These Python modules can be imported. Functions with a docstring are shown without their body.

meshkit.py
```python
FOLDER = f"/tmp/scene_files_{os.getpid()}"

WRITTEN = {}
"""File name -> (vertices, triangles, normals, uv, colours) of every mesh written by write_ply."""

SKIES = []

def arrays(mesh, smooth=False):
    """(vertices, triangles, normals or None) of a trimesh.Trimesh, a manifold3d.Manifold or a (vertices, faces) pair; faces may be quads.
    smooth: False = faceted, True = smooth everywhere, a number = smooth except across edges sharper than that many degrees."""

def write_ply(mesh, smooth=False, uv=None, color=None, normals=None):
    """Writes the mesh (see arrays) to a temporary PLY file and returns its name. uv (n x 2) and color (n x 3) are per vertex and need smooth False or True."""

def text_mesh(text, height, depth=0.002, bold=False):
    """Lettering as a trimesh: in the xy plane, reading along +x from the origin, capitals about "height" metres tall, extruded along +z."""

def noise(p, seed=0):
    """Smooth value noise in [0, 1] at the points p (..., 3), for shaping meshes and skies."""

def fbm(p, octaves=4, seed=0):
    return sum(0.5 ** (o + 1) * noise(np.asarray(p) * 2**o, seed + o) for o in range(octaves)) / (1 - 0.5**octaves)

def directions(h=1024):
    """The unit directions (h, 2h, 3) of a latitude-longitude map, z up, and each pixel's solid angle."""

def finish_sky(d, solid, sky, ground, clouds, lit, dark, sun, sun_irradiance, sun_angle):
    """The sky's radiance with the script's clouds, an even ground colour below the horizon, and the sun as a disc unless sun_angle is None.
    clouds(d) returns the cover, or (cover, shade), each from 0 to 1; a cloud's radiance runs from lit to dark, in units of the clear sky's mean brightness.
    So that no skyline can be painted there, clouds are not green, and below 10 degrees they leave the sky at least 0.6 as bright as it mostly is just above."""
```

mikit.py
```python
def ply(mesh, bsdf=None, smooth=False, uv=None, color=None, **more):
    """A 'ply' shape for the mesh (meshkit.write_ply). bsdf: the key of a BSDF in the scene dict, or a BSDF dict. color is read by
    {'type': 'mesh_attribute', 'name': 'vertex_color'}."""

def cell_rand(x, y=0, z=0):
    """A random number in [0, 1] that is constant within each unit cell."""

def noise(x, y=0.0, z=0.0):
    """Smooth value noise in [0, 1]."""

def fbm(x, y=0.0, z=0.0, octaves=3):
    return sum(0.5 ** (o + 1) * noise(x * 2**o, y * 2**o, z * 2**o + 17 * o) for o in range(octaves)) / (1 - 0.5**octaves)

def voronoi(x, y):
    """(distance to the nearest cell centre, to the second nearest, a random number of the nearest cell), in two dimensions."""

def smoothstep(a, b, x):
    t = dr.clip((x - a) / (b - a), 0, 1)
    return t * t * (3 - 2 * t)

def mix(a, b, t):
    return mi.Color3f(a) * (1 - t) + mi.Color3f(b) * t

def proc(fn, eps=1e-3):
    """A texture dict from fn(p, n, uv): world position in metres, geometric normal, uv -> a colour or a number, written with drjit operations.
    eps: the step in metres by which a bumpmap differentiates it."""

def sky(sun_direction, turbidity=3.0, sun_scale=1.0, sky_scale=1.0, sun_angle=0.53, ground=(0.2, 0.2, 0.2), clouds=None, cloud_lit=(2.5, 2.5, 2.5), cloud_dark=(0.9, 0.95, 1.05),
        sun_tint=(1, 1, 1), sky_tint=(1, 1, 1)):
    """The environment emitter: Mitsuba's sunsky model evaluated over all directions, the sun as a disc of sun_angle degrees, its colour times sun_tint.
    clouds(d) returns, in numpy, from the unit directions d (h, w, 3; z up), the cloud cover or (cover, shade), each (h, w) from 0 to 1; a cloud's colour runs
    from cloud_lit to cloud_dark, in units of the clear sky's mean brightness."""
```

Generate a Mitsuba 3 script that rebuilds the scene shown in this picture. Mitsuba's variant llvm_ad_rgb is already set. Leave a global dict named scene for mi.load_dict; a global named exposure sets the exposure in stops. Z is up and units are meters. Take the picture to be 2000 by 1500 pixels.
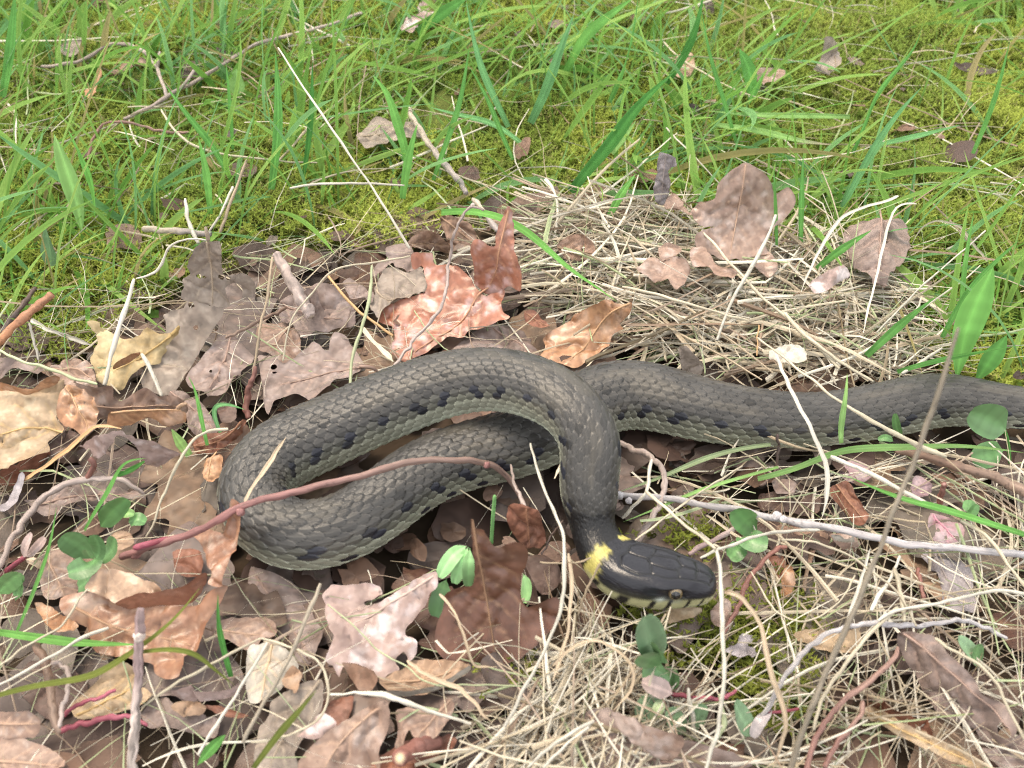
import math
import numpy as np, trimesh, mitsuba as mi, mikit, meshkit
from scipy.interpolate import CubicSpline, RBFInterpolator
from scipy.spatial import Delaunay, cKDTree
from scipy.ndimage import gaussian_filter1d
from shapely.geometry import Polygon, Point, LineString
import shapely

T = mi.ScalarTransform4f
scene, labels = {}, {}

# ---------------------------------------------------------------- camera, sky, exposure
PITCH, DIST, FOV = math.radians(47), 0.335, 58.0
EYE = [0.0, -DIST * math.cos(PITCH), DIST * math.sin(PITCH)]
scene['camera'] = {'type': 'thinlens', 'fov': FOV, 'fov_axis': 'x', 'aperture_radius': 0.0009, 'focus_distance': 0.330,
                   'near_clip': 0.01, 'far_clip': 200.0,
                   'to_world': T().look_at(origin=EYE, target=[0, 0, 0], up=[0, 0, 1])}
scene['sky_light'] = mikit.sky((-0.35, 0.30, 1.0), turbidity=3, sun_scale=0.40, sun_angle=28, clouds=lambda d: 1.0)
exposure = 2.85

# ---------------------------------------------------------------- materials (one per kind of surface; tone comes from the vertices)
VC = {'type': 'mesh_attribute', 'name': 'vertex_color'}


def two(**k):
    return {'type': 'twosided', 'bsdf': {'type': 'principled', 'base_color': VC, **k}}


def grain(scale, amount):
    def f(p, n, uv):
        return amount * mikit.fbm(p.x * scale, p.y * scale, p.z * scale, 3)
    return f


def bumped(inner, fn, eps):
    return {'type': 'bumpmap', 'arbitrary': mikit.proc(fn, eps), 'scale': 1.0, 'bsdf': inner}


scene['snake_skin'] = two(roughness=mikit.proc(lambda p, n, uv: 0.43 - 0.17 * uv.x), specular=0.45)
scene['snake_eye'] = two(roughness=0.06, specular=0.6, clearcoat=1.0, clearcoat_gloss=0.98)
scene['dead_leaf'] = two(roughness=0.58, specular=0.4)
scene['glossy_leaf'] = two(roughness=0.36, specular=0.55)
scene['straw'] = two(roughness=0.50, specular=0.45)
scene['bark'] = two(roughness=0.55, specular=0.4)
scene['grass_leaf'] = {'type': 'principledthin', 'base_color': VC, 'roughness': 0.42, 'diff_trans': 0.95, 'spec_trans': 0.0, 'eta': 1.4}
scene['moss_leaf'] = {'type': 'principledthin', 'base_color': VC, 'roughness': 0.6, 'diff_trans': 0.95, 'spec_trans': 0.0, 'eta': 1.33}
scene['fleshy_leaf'] = two(roughness=0.38, specular=0.5)
scene['soil'] = {'type': 'twosided', 'bsdf': {'type': 'diffuse', 'reflectance': VC}}


# ---------------------------------------------------------------- helpers
def numbered(name):
    if name not in labels and not any(k == name or k.startswith(name + '__') for k in scene):
        return name
    i = 1
    while True:
        key = f'{name}_{i:03d}'
        if key not in labels and key not in USED:
            return key
        i += 1


USED = set()


def new_thing(name, label=None, category=None, group=None, kind=None):
    key = name if name not in USED else next(f'{name}_{i:03d}' for i in range(1, 999) if f'{name}_{i:03d}' not in USED)
    USED.add(key)
    d = {}
    for k, v in (('label', label), ('category', category), ('group', group), ('kind', kind)):
        if v:
            d[k] = v
    if d:
        labels[key] = d
    return key


def part(holder, name, mesh, bsdf, color, smooth=True, label=None):
    key = f'{holder}__{name}' if holder else name
    if key in scene:
        key = next(f'{key}_{i:03d}' for i in range(1, 999) if f'{key}_{i:03d}' not in scene)
    scene[key] = mikit.ply(mesh, bsdf, smooth=smooth, color=np.clip(color, 0.002, 1.0))
    if label:
        labels[key] = {'label': label}
    return key


def whole(key, mesh, bsdf, color, smooth=True):
    scene[key] = mikit.ply(mesh, bsdf, smooth=smooth, color=np.clip(color, 0.002, 1.0))


def hash01(*a):
    h = np.zeros(np.broadcast(*a).shape, np.int64)
    for k, x in enumerate(a):
        h = h + np.asarray(np.floor(x), np.int64) * (374761393, 668265263, 2147483647, 97531357)[k]
    h &= 0xFFFFFFFF
    h = ((h ^ (h >> 13)) * 1274126177) & 0xFFFFFFFF
    return ((h ^ (h >> 16)) & 0xFFFFFF) / 16777215.0


def sstep(a, b, x):
    t = np.clip((np.asarray(x, float) - a) / (b - a), 0, 1)
    return t * t * (3 - 2 * t)


def lerp(a, b, t):
    t = np.asarray(t)[..., None]
    return np.asarray(a) * (1 - t) + np.asarray(b) * t


def resample(P, step=None, n=None, smooth=True):
    """Points along a curve through the rows of P (position and anything else per row), evenly spaced in arc length of the first three columns."""
    P = np.asarray(P, float)
    d = np.r_[0, np.cumsum(np.linalg.norm(np.diff(P[:, :3], axis=0), axis=1) ** 0.75 + 1e-9)]
    if len(P) > 2 and smooth:
        f = CubicSpline(d, P, bc_type='natural')
        Q = f(np.linspace(0, d[-1], 40 * len(P)))
    else:
        Q = np.stack([np.interp(np.linspace(0, d[-1], 40 * len(P)), d, P[:, k]) for k in range(P.shape[1])], -1)
    L = np.r_[0, np.cumsum(np.linalg.norm(np.diff(Q[:, :3], axis=0), axis=1))]
    n = n or max(2, int(round(L[-1] / step)) + 1)
    s = np.linspace(0, L[-1], n)
    return np.stack([np.interp(s, L, Q[:, k]) for k in range(Q.shape[1])], -1), s


def grid_faces(nu, nv, wrap=False):
    i, j = np.meshgrid(np.arange(nu - 1), np.arange(nv if wrap else nv - 1), indexing='ij')
    a, b = i * nv + j, i * nv + (j + 1) % nv
    c, d = (i + 1) * nv + (j + 1) % nv, (i + 1) * nv + j
    return np.vstack([np.stack([a, b, c], -1).reshape(-1, 3), np.stack([a, c, d], -1).reshape(-1, 3)])


# ---------------------------------------------------------------- where things lie, in millimetres
SNAKE_PATH = [[265.2,-60.3,3.0,0.4],[244.0,-49.7,5.0,1.81],[224.8,-36.6,7.0,3.38],[209.9,-27.5,8.0,4.82],[194.7,-21.7,9.0,5.91],[179.6,-20.3,9.0,6.63],[162.6,-18.4,9.5,7.7],[147.2,-17.0,10.0,8.76],[130.5,-20.3,10.0,9.22],[112.1,-24.4,10.0,8.97],[96.0,-26.4,10.5,9.09],[80.6,-25.5,11.0,9.61],[65.5,-23.0,11.5,10.34],[52.1,-18.8,12.0,10.94],[39.3,-16.4,12.0,11.35],[26.0,-20.7,12.0,11.42],[13.5,-30.6,12.0,11.17],[0.0,-38.0,12.0,10.99],[-14.8,-43.5,12.5,10.67],[-29.0,-51.3,12.5,10.48],[-41.5,-63.5,12.5,10.18],[-52.2,-71.3,12.5,10.07],[-64.2,-73.2,12.5,10.09],[-74.7,-67.8,12.5,10.31],[-80.1,-56.7,13.0,10.65],[-75.5,-46.0,14.0,11.06],[-63.4,-38.6,16.0,11.28],[-49.7,-32.9,19.0,11.09],[-34.8,-28.0,23.0,10.78],[-19.7,-26.1,28.0,10.2],[-4.8,-29.0,33.0,9.68],[9.1,-37.3,37.0,9.24],[18.3,-46.9,38.0,8.92],[22.8,-56.3,35.0,8.79],[22.6,-63.9,29.0,8.46],[22.8,-69.7,23.0,7.8],[23.7,-74.6,19.0,6.89],[25.8,-80.4,17.0,5.79],[29.8,-85.4,16.5,5.28],[33.8,-88.1,16.5,5.25],[38.0,-89.6,16.5,5.52],[44.8,-91.1,16.5,5.49],[52.2,-92.4,16.5,5.19],[58.3,-93.7,16.5,4.31]]
HEAD_LEN = 38.0
LAWN_EDGE = [[-320.7,7.7],[-194.8,24.0],[-170.4,26.8],[-154.1,38.3],[-139.6,59.8],[-123.0,79.7],[-87.4,86.6],[-52.4,86.6],[-22.4,101.0],[22.8,112.3],[57.2,114.2],[74.8,108.5],[85.3,72.9],[121.6,83.1],[147.1,72.9],[157.0,41.3],[162.9,15.7],[182.9,-2.5],[307.7,-12.4]]
STRAW_PILE = [[4.4,93.7],[34.0,108.5],[67.2,101.0],[88.5,66.3],[122.3,86.6],[147.5,66.3],[160.1,13.0],[149.3,2.6],[93.3,2.6],[47.9,15.7],[12.1,44.3]]
STRAW_RIGHT = [[40.8,-21.8],[87.0,-30.9],[196.2,-19.5],[148.4,-149.9],[45.8,-145.0],[60.0,-113.3],[73.9,-84.2],[57.0,-60.2],[37.9,-46.0]]
STRAW_TANGLE = [[1.4,-126.4],[15.2,-107.2],[20.2,-80.6],[27.1,-92.7],[32.9,-113.3],[41.7,-123.5],[43.2,-145.0],[-6.5,-145.0]]
STRAW_LOOSE = [[-209.7,13.0],[-129.5,79.7],[0.0,97.4],[3.8,13.0],[-103.2,-12.4],[-95.4,-56.2],[16.1,-65.9],[0.0,-139.8],[-151.1,-143.7]]
LAWN_ZONE = [[-231.5,41.3],[-345.2,339.0],[345.2,339.0],[209.7,13.0],[155.7,97.4],[23.1,120.1],[-110.6,93.7]]
MOSS_FRONT = [[[47.5,-58.2],[65.2,-60.2],[66.3,-73.4],[52.3,-71.6],[43.6,-64.0]],
[[31.9,-89.3],[49.9,-91.0],[86.9,-80.6],[91.5,-100.9],[78.1,-108.7],[47.9,-107.2],[39.8,-100.9]],
[[64.4,-104.1],[81.6,-105.6],[80.6,-123.5],[67.6,-126.4],[60.9,-116.3]],
[[-5.8,-107.2],[5.8,-105.6],[7.1,-114.8],[-2.8,-114.8]]]
LEAVES = [['oak_leaf','large shiny rust and pink oak leaf standing behind the snake loop,its stalk end upright','rustpink',1,[{'o': [[-38.1,7.6,4.0],[-33.2,11.3,4.0],[-26.8,16.9,5.0],[-23.5,18.7,6.0],[-18.1,17.7,7.0],[-16.1,19.9,9.0],[-10.8,19.8,10.0],[-4.2,21.1,12.0],[-0.5,21.9,13.0],[-3.5,24.9,13.0],[-4.2,29.8,13.0],[-2.9,35.8,14.0],[-9.7,33.8,13.0],[-14.4,37.7,15.0],[-16.2,41.7,16.0],[-21.4,45.7,18.0],[-26.5,48.6,16.0],[-30.8,50.9,15.0],[-31.3,52.9,20.0],[-38.3,53.5,20.0],[-39.7,53.2,18.0],[-39.1,49.4,14.0],[-35.5,51.7,13.0],[-34.3,47.5,12.0],[-33.0,41.4,10.0],[-36.1,39.9,9.0],[-40.1,37.9,8.0],[-46.2,35.9,8.0],[-50.5,33.4,7.0],[-50.4,27.5,6.0],[-45.5,25.6,5.0],[-44.4,20.7,5.0],[-45.2,13.2,4.0],[-40.8,8.6,4.0]],'m': [[-9.0,36.8,14.0],[-12.4,35.0,12.0],[-20.3,23.4,8.0],[-29.4,17.8,6.0],[-37.6,9.5,4.0]],'c': 0.8},{'o': [[-14.4,37.7,15.0],[-9.7,35.0,12.0],[-2.9,35.8,14.0],[-1.2,33.2,18.0],[2.5,28.1,19.0],[3.2,29.4,23.0],[2.9,32.6,28.0],[0.5,36.7,33.0],[0.5,41.8,38.0],[-0.8,45.8,45.0],[-2.8,44.4,44.0],[-4.7,42.1,41.0],[-6.4,39.1,36.0],[-7.0,36.7,33.0],[-9.0,38.2,33.0],[-12.0,40.6,34.0],[-15.0,40.3,33.0],[-15.8,39.8,28.0],[-14.6,37.9,21.0]],'m': [[-1.6,44.4,44.0],[-3.8,39.6,34.0],[-5.5,37.4,24.0],[-9.0,36.8,14.0]],'n': 'upright_lobe','c': 0.6}],None],
['oak_leaf','grey taupe leaf edge tucked behind the left of the shiny rust oak leaf','taupe',0,[{'o': [[-49.7,53.3,9.0],[-45.6,54.3,9.0],[-41.1,51.1,9.0],[-36.1,55.5,9.0],[-33.1,42.5,9.0],[-36.1,39.9,9.0],[-40.0,36.8,9.0],[-45.9,34.3,9.0],[-48.9,30.2,9.0],[-50.6,26.3,9.0],[-53.0,30.2,9.0],[-54.6,35.3,9.0],[-52.5,38.4,9.0],[-53.1,41.5,9.0],[-52.1,44.6,9.0],[-51.2,50.0,9.0]],'m': [[-52.3,40.4,9.0],[-48.8,36.3,9.0],[-44.0,35.3,9.0]]}],None],
['leaf_fragment','dark mauve crumpled leaf between the grass and the rust oak leaf','mauve',0,[{'o': [[-51.1,66.8,8.0],[-45.6,70.3,8.0],[-41.0,68.0,8.0],[-37.2,54.4,8.0],[-40.5,52.3,8.0],[-45.7,54.4,8.0],[-48.1,57.8,8.0],[-53.7,49.0,8.0],[-55.2,53.4,8.0],[-53.1,57.8,8.0],[-49.6,58.9,8.0]]}],None],
['oak_leaf','dull brown leaf arching above the rust oak leaf near the grass','brown',0,[{'o': [[-43.8,71.4,8.0],[-39.3,70.3,13.0],[-33.2,68.8,16.0],[-29.1,69.6,14.0],[-25.6,68.9,10.0],[-24.4,69.3,6.0],[-29.5,69.3,6.0],[-33.3,70.5,6.0],[-39.9,70.5,6.0]],'m': [[-42.5,69.0,9.0],[-24.9,67.9,9.0]]}],None],
['oak_leaf','reddish brown leaf behind the thin curved twig at the grass edge','brown',0,[{'o': [[-29.7,80.3,14.0],[-25.7,78.1,17.0],[-21.4,77.6,16.0],[-17.1,78.0,13.0],[-14.2,75.0,8.0],[-16.5,72.9,5.0],[-21.6,72.7,7.0],[-25.1,69.3,6.0],[-27.3,73.5,11.0]],'m': [[-29.2,79.6,15.0],[-15.7,72.7,7.0]]}],None],
['oak_leaf','mauve brown leaf under the rust oak leaf touching the snake back','mauve',0,[{'o': [[-22.7,14.1,4.0],[-18.3,20.8,4.0],[-11.1,26.2,4.0],[-2.9,29.6,4.0],[3.9,25.7,4.0],[6.9,21.8,4.0],[7.5,17.9,4.0],[10.1,15.1,4.0],[9.0,9.5,4.0],[3.8,10.4,4.0],[-0.8,11.3,4.0],[-9.5,13.2,4.0],[-16.1,13.2,4.0]],'m': [[-7.0,25.2,4.0],[0.5,18.9,4.0],[9.0,10.4,4.0]]}],None],
['oak_leaf','orange pink crinkled oak leaf lying right of the upright rust leaf','rustpink',1,[{'o': [[11.1,18.7,6.0],[17.3,22.6,6.0],[21.1,23.2,10.0],[23.0,23.8,14.0],[27.5,23.5,16.0],[31.1,22.2,19.0],[34.8,21.7,22.0],[37.2,19.8,22.0],[42.7,18.0,24.0],[41.6,16.3,20.0],[38.9,16.9,15.0],[40.5,15.2,13.0],[36.6,15.5,10.0],[35.2,12.0,8.0],[32.6,11.2,6.0],[27.1,6.1,6.0],[21.7,2.5,6.0],[16.7,5.2,6.0],[12.2,6.6,6.0],[9.9,8.9,6.0],[12.0,13.1,6.0]],'m': [[42.1,18.2,23.0],[34.0,20.0,13.0],[27.4,13.8,8.0],[19.9,4.8,6.0]],'t': 'orange'}],None],
['leaf_fragment','small brown leaf scrap between the two rust oak leaves','rust',0,[{'o': [[4.5,28.1,10.0],[7.9,28.6,10.0],[13.2,24.2,10.0],[13.9,21.3,10.0],[9.7,19.6,10.0],[5.8,22.1,10.0]],'m': [[4.9,27.6,10.0],[13.4,21.8,10.0]]}],None],
['oak_leaf','rust brown leaf sunk in the straw heap beside the green blade','rust',0,[{'o': [[18.0,67.9,9.0],[22.3,69.9,12.0],[27.1,68.9,15.0],[32.3,67.5,12.0],[33.4,63.9,8.0],[28.5,60.6,8.0],[21.4,61.7,8.0]],'m': [[18.7,66.7,9.0],[33.0,63.3,9.0]],'t': 'brown'}],None],
['oak_leaf','grey mauve leaf draped beside the pale broken stalk','mauve',0,[{'o': [[-89.0,32.8,9.0],[-85.9,37.9,9.0],[-81.6,38.3,9.0],[-77.4,35.9,14.0],[-74.9,37.3,16.0],[-71.1,38.0,16.0],[-68.1,38.9,14.0],[-66.3,38.5,13.0],[-63.5,36.1,10.0],[-60.1,31.4,9.0],[-59.1,24.3,7.0],[-62.4,23.3,6.0],[-65.3,23.3,6.0],[-69.3,21.2,6.0],[-73.4,20.9,7.0],[-76.8,17.8,7.0],[-79.8,19.8,8.0],[-83.5,25.4,8.0],[-86.7,25.7,7.0]],'m': [[-87.7,34.3,9.0],[-74.5,27.1,9.0],[-63.3,25.7,9.0]]},{'o': [[-77.0,26.9,20.0],[-74.3,27.1,22.0],[-71.5,25.8,21.0],[-70.0,24.0,17.0],[-68.8,22.4,14.0],[-69.5,21.8,12.0],[-73.2,21.1,12.0],[-74.4,22.4,14.0],[-75.7,24.7,17.0]],'n': 'rolled_edge','c': 0.4}],None],
['leaf_fragment','torn mauve leaf piece between the orange straw and the grass','mauve',0,[{'o': [[-65.8,46.2,9.0],[-63.2,49.2,9.0],[-59.8,46.2,9.0],[-55.5,42.4,9.0],[-52.9,39.4,9.0],[-53.5,33.5,9.0],[-56.8,36.5,9.0],[-60.4,34.3,9.0],[-62.8,37.2,9.0]]}],None],
['oak_leaf','broad lobed mauve leaf lying flat just left of the snake upper loop','mauve',0,[{'o': [[-92.2,7.7,8.0],[-89.9,7.6,8.0],[-85.0,6.4,8.0],[-82.9,4.5,8.0],[-78.6,6.4,8.0],[-75.5,10.4,8.0],[-72.8,14.0,8.0],[-68.2,9.7,8.0],[-66.7,10.7,8.0],[-66.5,16.4,8.0],[-64.6,17.3,12.0],[-61.2,15.7,8.0],[-58.7,12.0,8.0],[-55.5,7.1,8.0],[-53.1,1.9,8.0],[-56.3,-2.2,8.0],[-57.0,-4.1,8.0],[-62.3,-4.7,8.0],[-65.1,-7.5,8.0],[-68.4,-12.3,8.0],[-70.9,-13.5,8.0],[-74.8,-11.4,8.0],[-79.9,-12.9,8.0],[-82.1,-15.3,8.0],[-82.3,-17.1,8.0],[-83.3,-21.2,8.0],[-85.6,-15.9,8.0],[-87.1,-9.9,8.0],[-89.5,-1.9,8.0]],'m': [[-53.9,1.0,8.0],[-63.7,-1.2,8.0],[-72.3,-4.7,8.0],[-82.5,-8.4,8.0]],'c': 0.7,'h': [[-85.4,1.9,8.0,1.2],[-84.7,-0.6,8.0,0.9]]}],
[[-54.4,1.0,8.0,0.7],[-50.2,0.5,8.0,0.7],[-48.1,0.4,6.0,0.45]]],
['oak_leaf','faded mauve leaf under the lobed one and behind the thin stem','mauve',0,[{'o': [[-97.4,24.3,5.0],[-94.8,28.6,5.0],[-89.7,27.2,5.0],[-86.9,27.9,5.0],[-84.6,28.6,5.0],[-80.2,22.3,5.0],[-78.2,14.1,5.0],[-79.0,8.8,5.0],[-83.9,7.4,5.0],[-89.1,10.1,5.0],[-93.3,12.7,5.0],[-93.5,18.8,5.0]],'m': [[-83.4,27.2,5.0],[-89.6,13.4,5.0]],'t': 'pinkbrown'}],None],
['oak_leaf','rounded brown leaf with one dark spot,left of the red brown upright twig','brown',0,[{'o': [[-109.3,15.7,8.0],[-105.8,17.1,8.0],[-101.9,16.4,8.0],[-97.3,12.4,8.0],[-94.3,9.1,8.0],[-94.0,5.1,8.0],[-96.2,1.9,8.0],[-97.7,-1.9,8.0],[-98.0,-6.8,8.0],[-99.8,-11.1,8.0],[-103.0,-12.9,8.0],[-106.7,-12.3,8.0],[-111.7,-9.9,8.0],[-114.6,-6.2,8.0],[-115.0,-1.9,8.0],[-113.3,2.6,8.0],[-111.5,9.1,8.0]],'m': [[-103.8,16.7,8.0],[-104.0,6.4,8.0],[-105.6,-11.1,8.0]],'t': 'mauve','c': 1.3,'h': [[-107.6,-0.3,8.0,0.7]]}],None],
['oak_leaf','tall taupe oak leaf standing against the grass and folded over at its middle','taupe',0,[{'o': [[-103.2,24.6,46.0],[-100.4,25.0,46.0],[-100.6,22.6,42.0],[-102.2,24.4,36.0],[-102.9,24.7,31.0],[-99.9,22.3,31.0],[-95.2,20.6,34.0],[-92.0,20.1,32.0],[-91.6,21.7,27.0],[-94.1,21.9,22.0],[-97.4,22.9,22.0],[-97.0,21.7,27.0],[-100.8,22.4,27.0],[-103.3,23.3,25.0],[-102.5,23.1,19.0],[-104.9,20.4,18.0],[-109.3,20.3,20.0],[-114.3,21.7,20.0],[-117.7,21.5,21.0],[-120.0,22.6,22.0],[-118.0,22.2,26.0],[-117.8,22.9,29.0],[-114.7,24.0,31.0],[-114.8,23.5,35.0],[-112.2,23.0,40.0],[-109.2,23.6,44.0],[-106.4,23.2,46.0]],'m': [[-104.9,25.3,46.0],[-106.2,24.4,36.0],[-108.6,22.4,19.0]],'c': 0.7,'h': [[-111.5,27.3,30.0,1.0],[-109.6,24.2,30.0,0.8],[-103.8,21.7,30.0,1.1],[-101.7,18.3,30.0,0.9]]},{'o': [[-126.5,19.1,17.0],[-122.2,18.2,20.0],[-118.3,18.2,21.0],[-117.1,20.3,22.0],[-113.7,20.6,21.0],[-109.3,20.3,20.0],[-104.8,20.8,18.0],[-106.2,17.9,15.0],[-108.1,15.9,13.0],[-110.8,12.3,10.0],[-113.5,7.7,8.0],[-115.8,3.2,6.0],[-117.5,-2.2,5.0],[-118.9,-6.8,4.0],[-122.3,-9.3,4.0],[-126.7,-8.1,4.0],[-131.6,-5.0,4.0],[-132.8,0.7,6.0],[-129.9,9.4,9.0],[-125.7,11.9,13.0],[-125.5,15.8,15.0]],'n': 'lower_half','c': 0.8,'h': [[-116.6,25.3,12.0,1.3],[-114.7,16.0,12.0,1.0]]}],
[[-104.6,24.6,46.0,0.7],[-104.5,25.0,49.0,0.7],[-104.7,25.9,51.0,0.45]]],
['oak_leaf','pale golden tan oak leaf with a curled tip in front of the grass','gold',0,[{'o': [[-152.2,12.9,19.0],[-149.9,12.1,21.0],[-147.6,12.2,20.0],[-147.9,13.4,16.0],[-146.1,12.5,15.0],[-142.8,11.2,14.0],[-139.5,9.2,14.0],[-137.7,9.5,14.0],[-133.7,10.2,15.0],[-131.0,9.9,20.0],[-128.4,9.3,19.0],[-126.2,9.1,17.0],[-123.1,9.4,17.0],[-119.5,10.4,17.0],[-122.2,8.2,14.0],[-124.8,7.0,12.0],[-124.0,5.7,12.0],[-126.1,4.1,11.0],[-126.9,1.6,9.0],[-131.3,1.3,8.0],[-133.8,-1.2,8.0],[-136.4,-4.0,7.0],[-137.8,-6.8,6.0],[-139.7,-8.1,6.0],[-143.4,-6.2,6.0],[-147.8,-4.0,7.0],[-148.7,-0.3,9.0],[-150.3,0.9,11.0],[-149.8,5.1,12.0],[-148.6,7.9,13.0],[-149.6,10.5,15.0],[-150.7,10.0,18.0]],'m': [[-119.8,10.1,17.0],[-129.0,5.7,12.0],[-135.8,2.2,9.0],[-141.9,-1.2,8.0]],'c': 0.8}],
[[-121.5,9.1,16.0,0.7],[-119.0,9.7,18.0,0.7],[-117.9,9.2,20.0,0.45]]],
['leaf_fragment','narrow rolled rust brown strip resting on the golden tan leaf','rust',0,[{'o': [[-139.4,-2.9,13.0],[-136.0,-1.8,15.0],[-132.5,1.7,15.0],[-131.0,1.9,14.0],[-133.6,0.9,12.0],[-137.2,-1.9,11.0],[-140.5,-2.5,10.0]],'t': 'orange','c': 0.6}],None],
['oak_leaf','smooth pinkish brown leaf left of the golden tan leaf','pinkbrown',0,[{'o': [[-164.2,-0.6,10.0],[-162.3,3.2,10.0],[-158.8,5.1,10.0],[-155.0,4.8,10.0],[-151.1,2.5,10.0],[-148.8,-1.3,10.0],[-145.7,-6.9,10.0],[-145.4,-9.9,10.0],[-153.2,-9.3,10.0],[-158.0,-6.9,10.0]],'m': [[-163.0,-1.3,10.0],[-156.2,-0.0,10.0],[-146.4,-6.9,10.0]],'c': 1.2}],None],
['oak_leaf','flat mauve leaf edge under the green rush at the far left','mauve',0,[{'o': [[-183.8,-0.4,11.0],[-178.0,2.2,11.0],[-172.3,0.3,11.0],[-165.7,-0.4,11.0],[-158.0,2.7,14.0],[-160.2,2.2,11.0],[-164.5,-1.3,11.0],[-165.4,-6.3,11.0],[-170.6,-4.4,11.0],[-175.5,-3.2,11.0],[-178.2,-8.1,11.0],[-180.8,-8.1,11.0]]}],None],
['oak_leaf','large pale tan leaf with a rolled brown lip at the left picture edge','lightbrown',0,[{'o': [[-178.5,-16.8,18.0],[-171.1,-17.2,20.0],[-166.9,-18.0,19.0],[-161.0,-18.8,18.0],[-156.6,-17.2,21.0],[-153.0,-16.9,23.0],[-150.8,-15.5,21.0],[-151.5,-16.1,16.0],[-153.0,-19.0,14.0],[-152.1,-26.4,12.0],[-148.5,-30.6,11.0],[-150.7,-32.5,10.0],[-152.9,-34.7,10.0],[-151.3,-38.2,9.0],[-154.0,-40.1,10.0],[-156.6,-43.5,11.0],[-159.2,-46.4,12.0],[-161.8,-49.2,13.0],[-167.9,-49.2,13.0]],'m': [[-148.5,-32.0,12.0],[-156.7,-30.3,12.0],[-170.2,-36.9,14.0]],'t': 'tan','c': 1.0},{'o': [[-165.6,-48.9,12.0],[-162.6,-48.3,12.0],[-159.9,-45.7,11.0],[-154.6,-39.4,9.0],[-151.9,-37.6,8.0],[-154.4,-38.0,4.0],[-159.0,-40.4,2.0],[-161.9,-44.1,2.0],[-167.6,-45.7,2.0],[-170.9,-46.0,2.0]],'n': 'shaded_underside','t': 'rust'},{'o': [[-170.0,-20.2,22.0],[-165.0,-21.0,21.0],[-159.3,-21.5,20.0],[-154.8,-20.3,23.0],[-151.3,-19.6,25.0],[-149.3,-17.7,23.0],[-151.8,-18.7,20.0],[-155.9,-20.0,19.0],[-160.6,-21.1,17.0],[-165.5,-20.6,18.0],[-171.8,-19.7,18.0]],'n': 'rolled_lip','t': 'orange','c': 0.6}],None],
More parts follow.
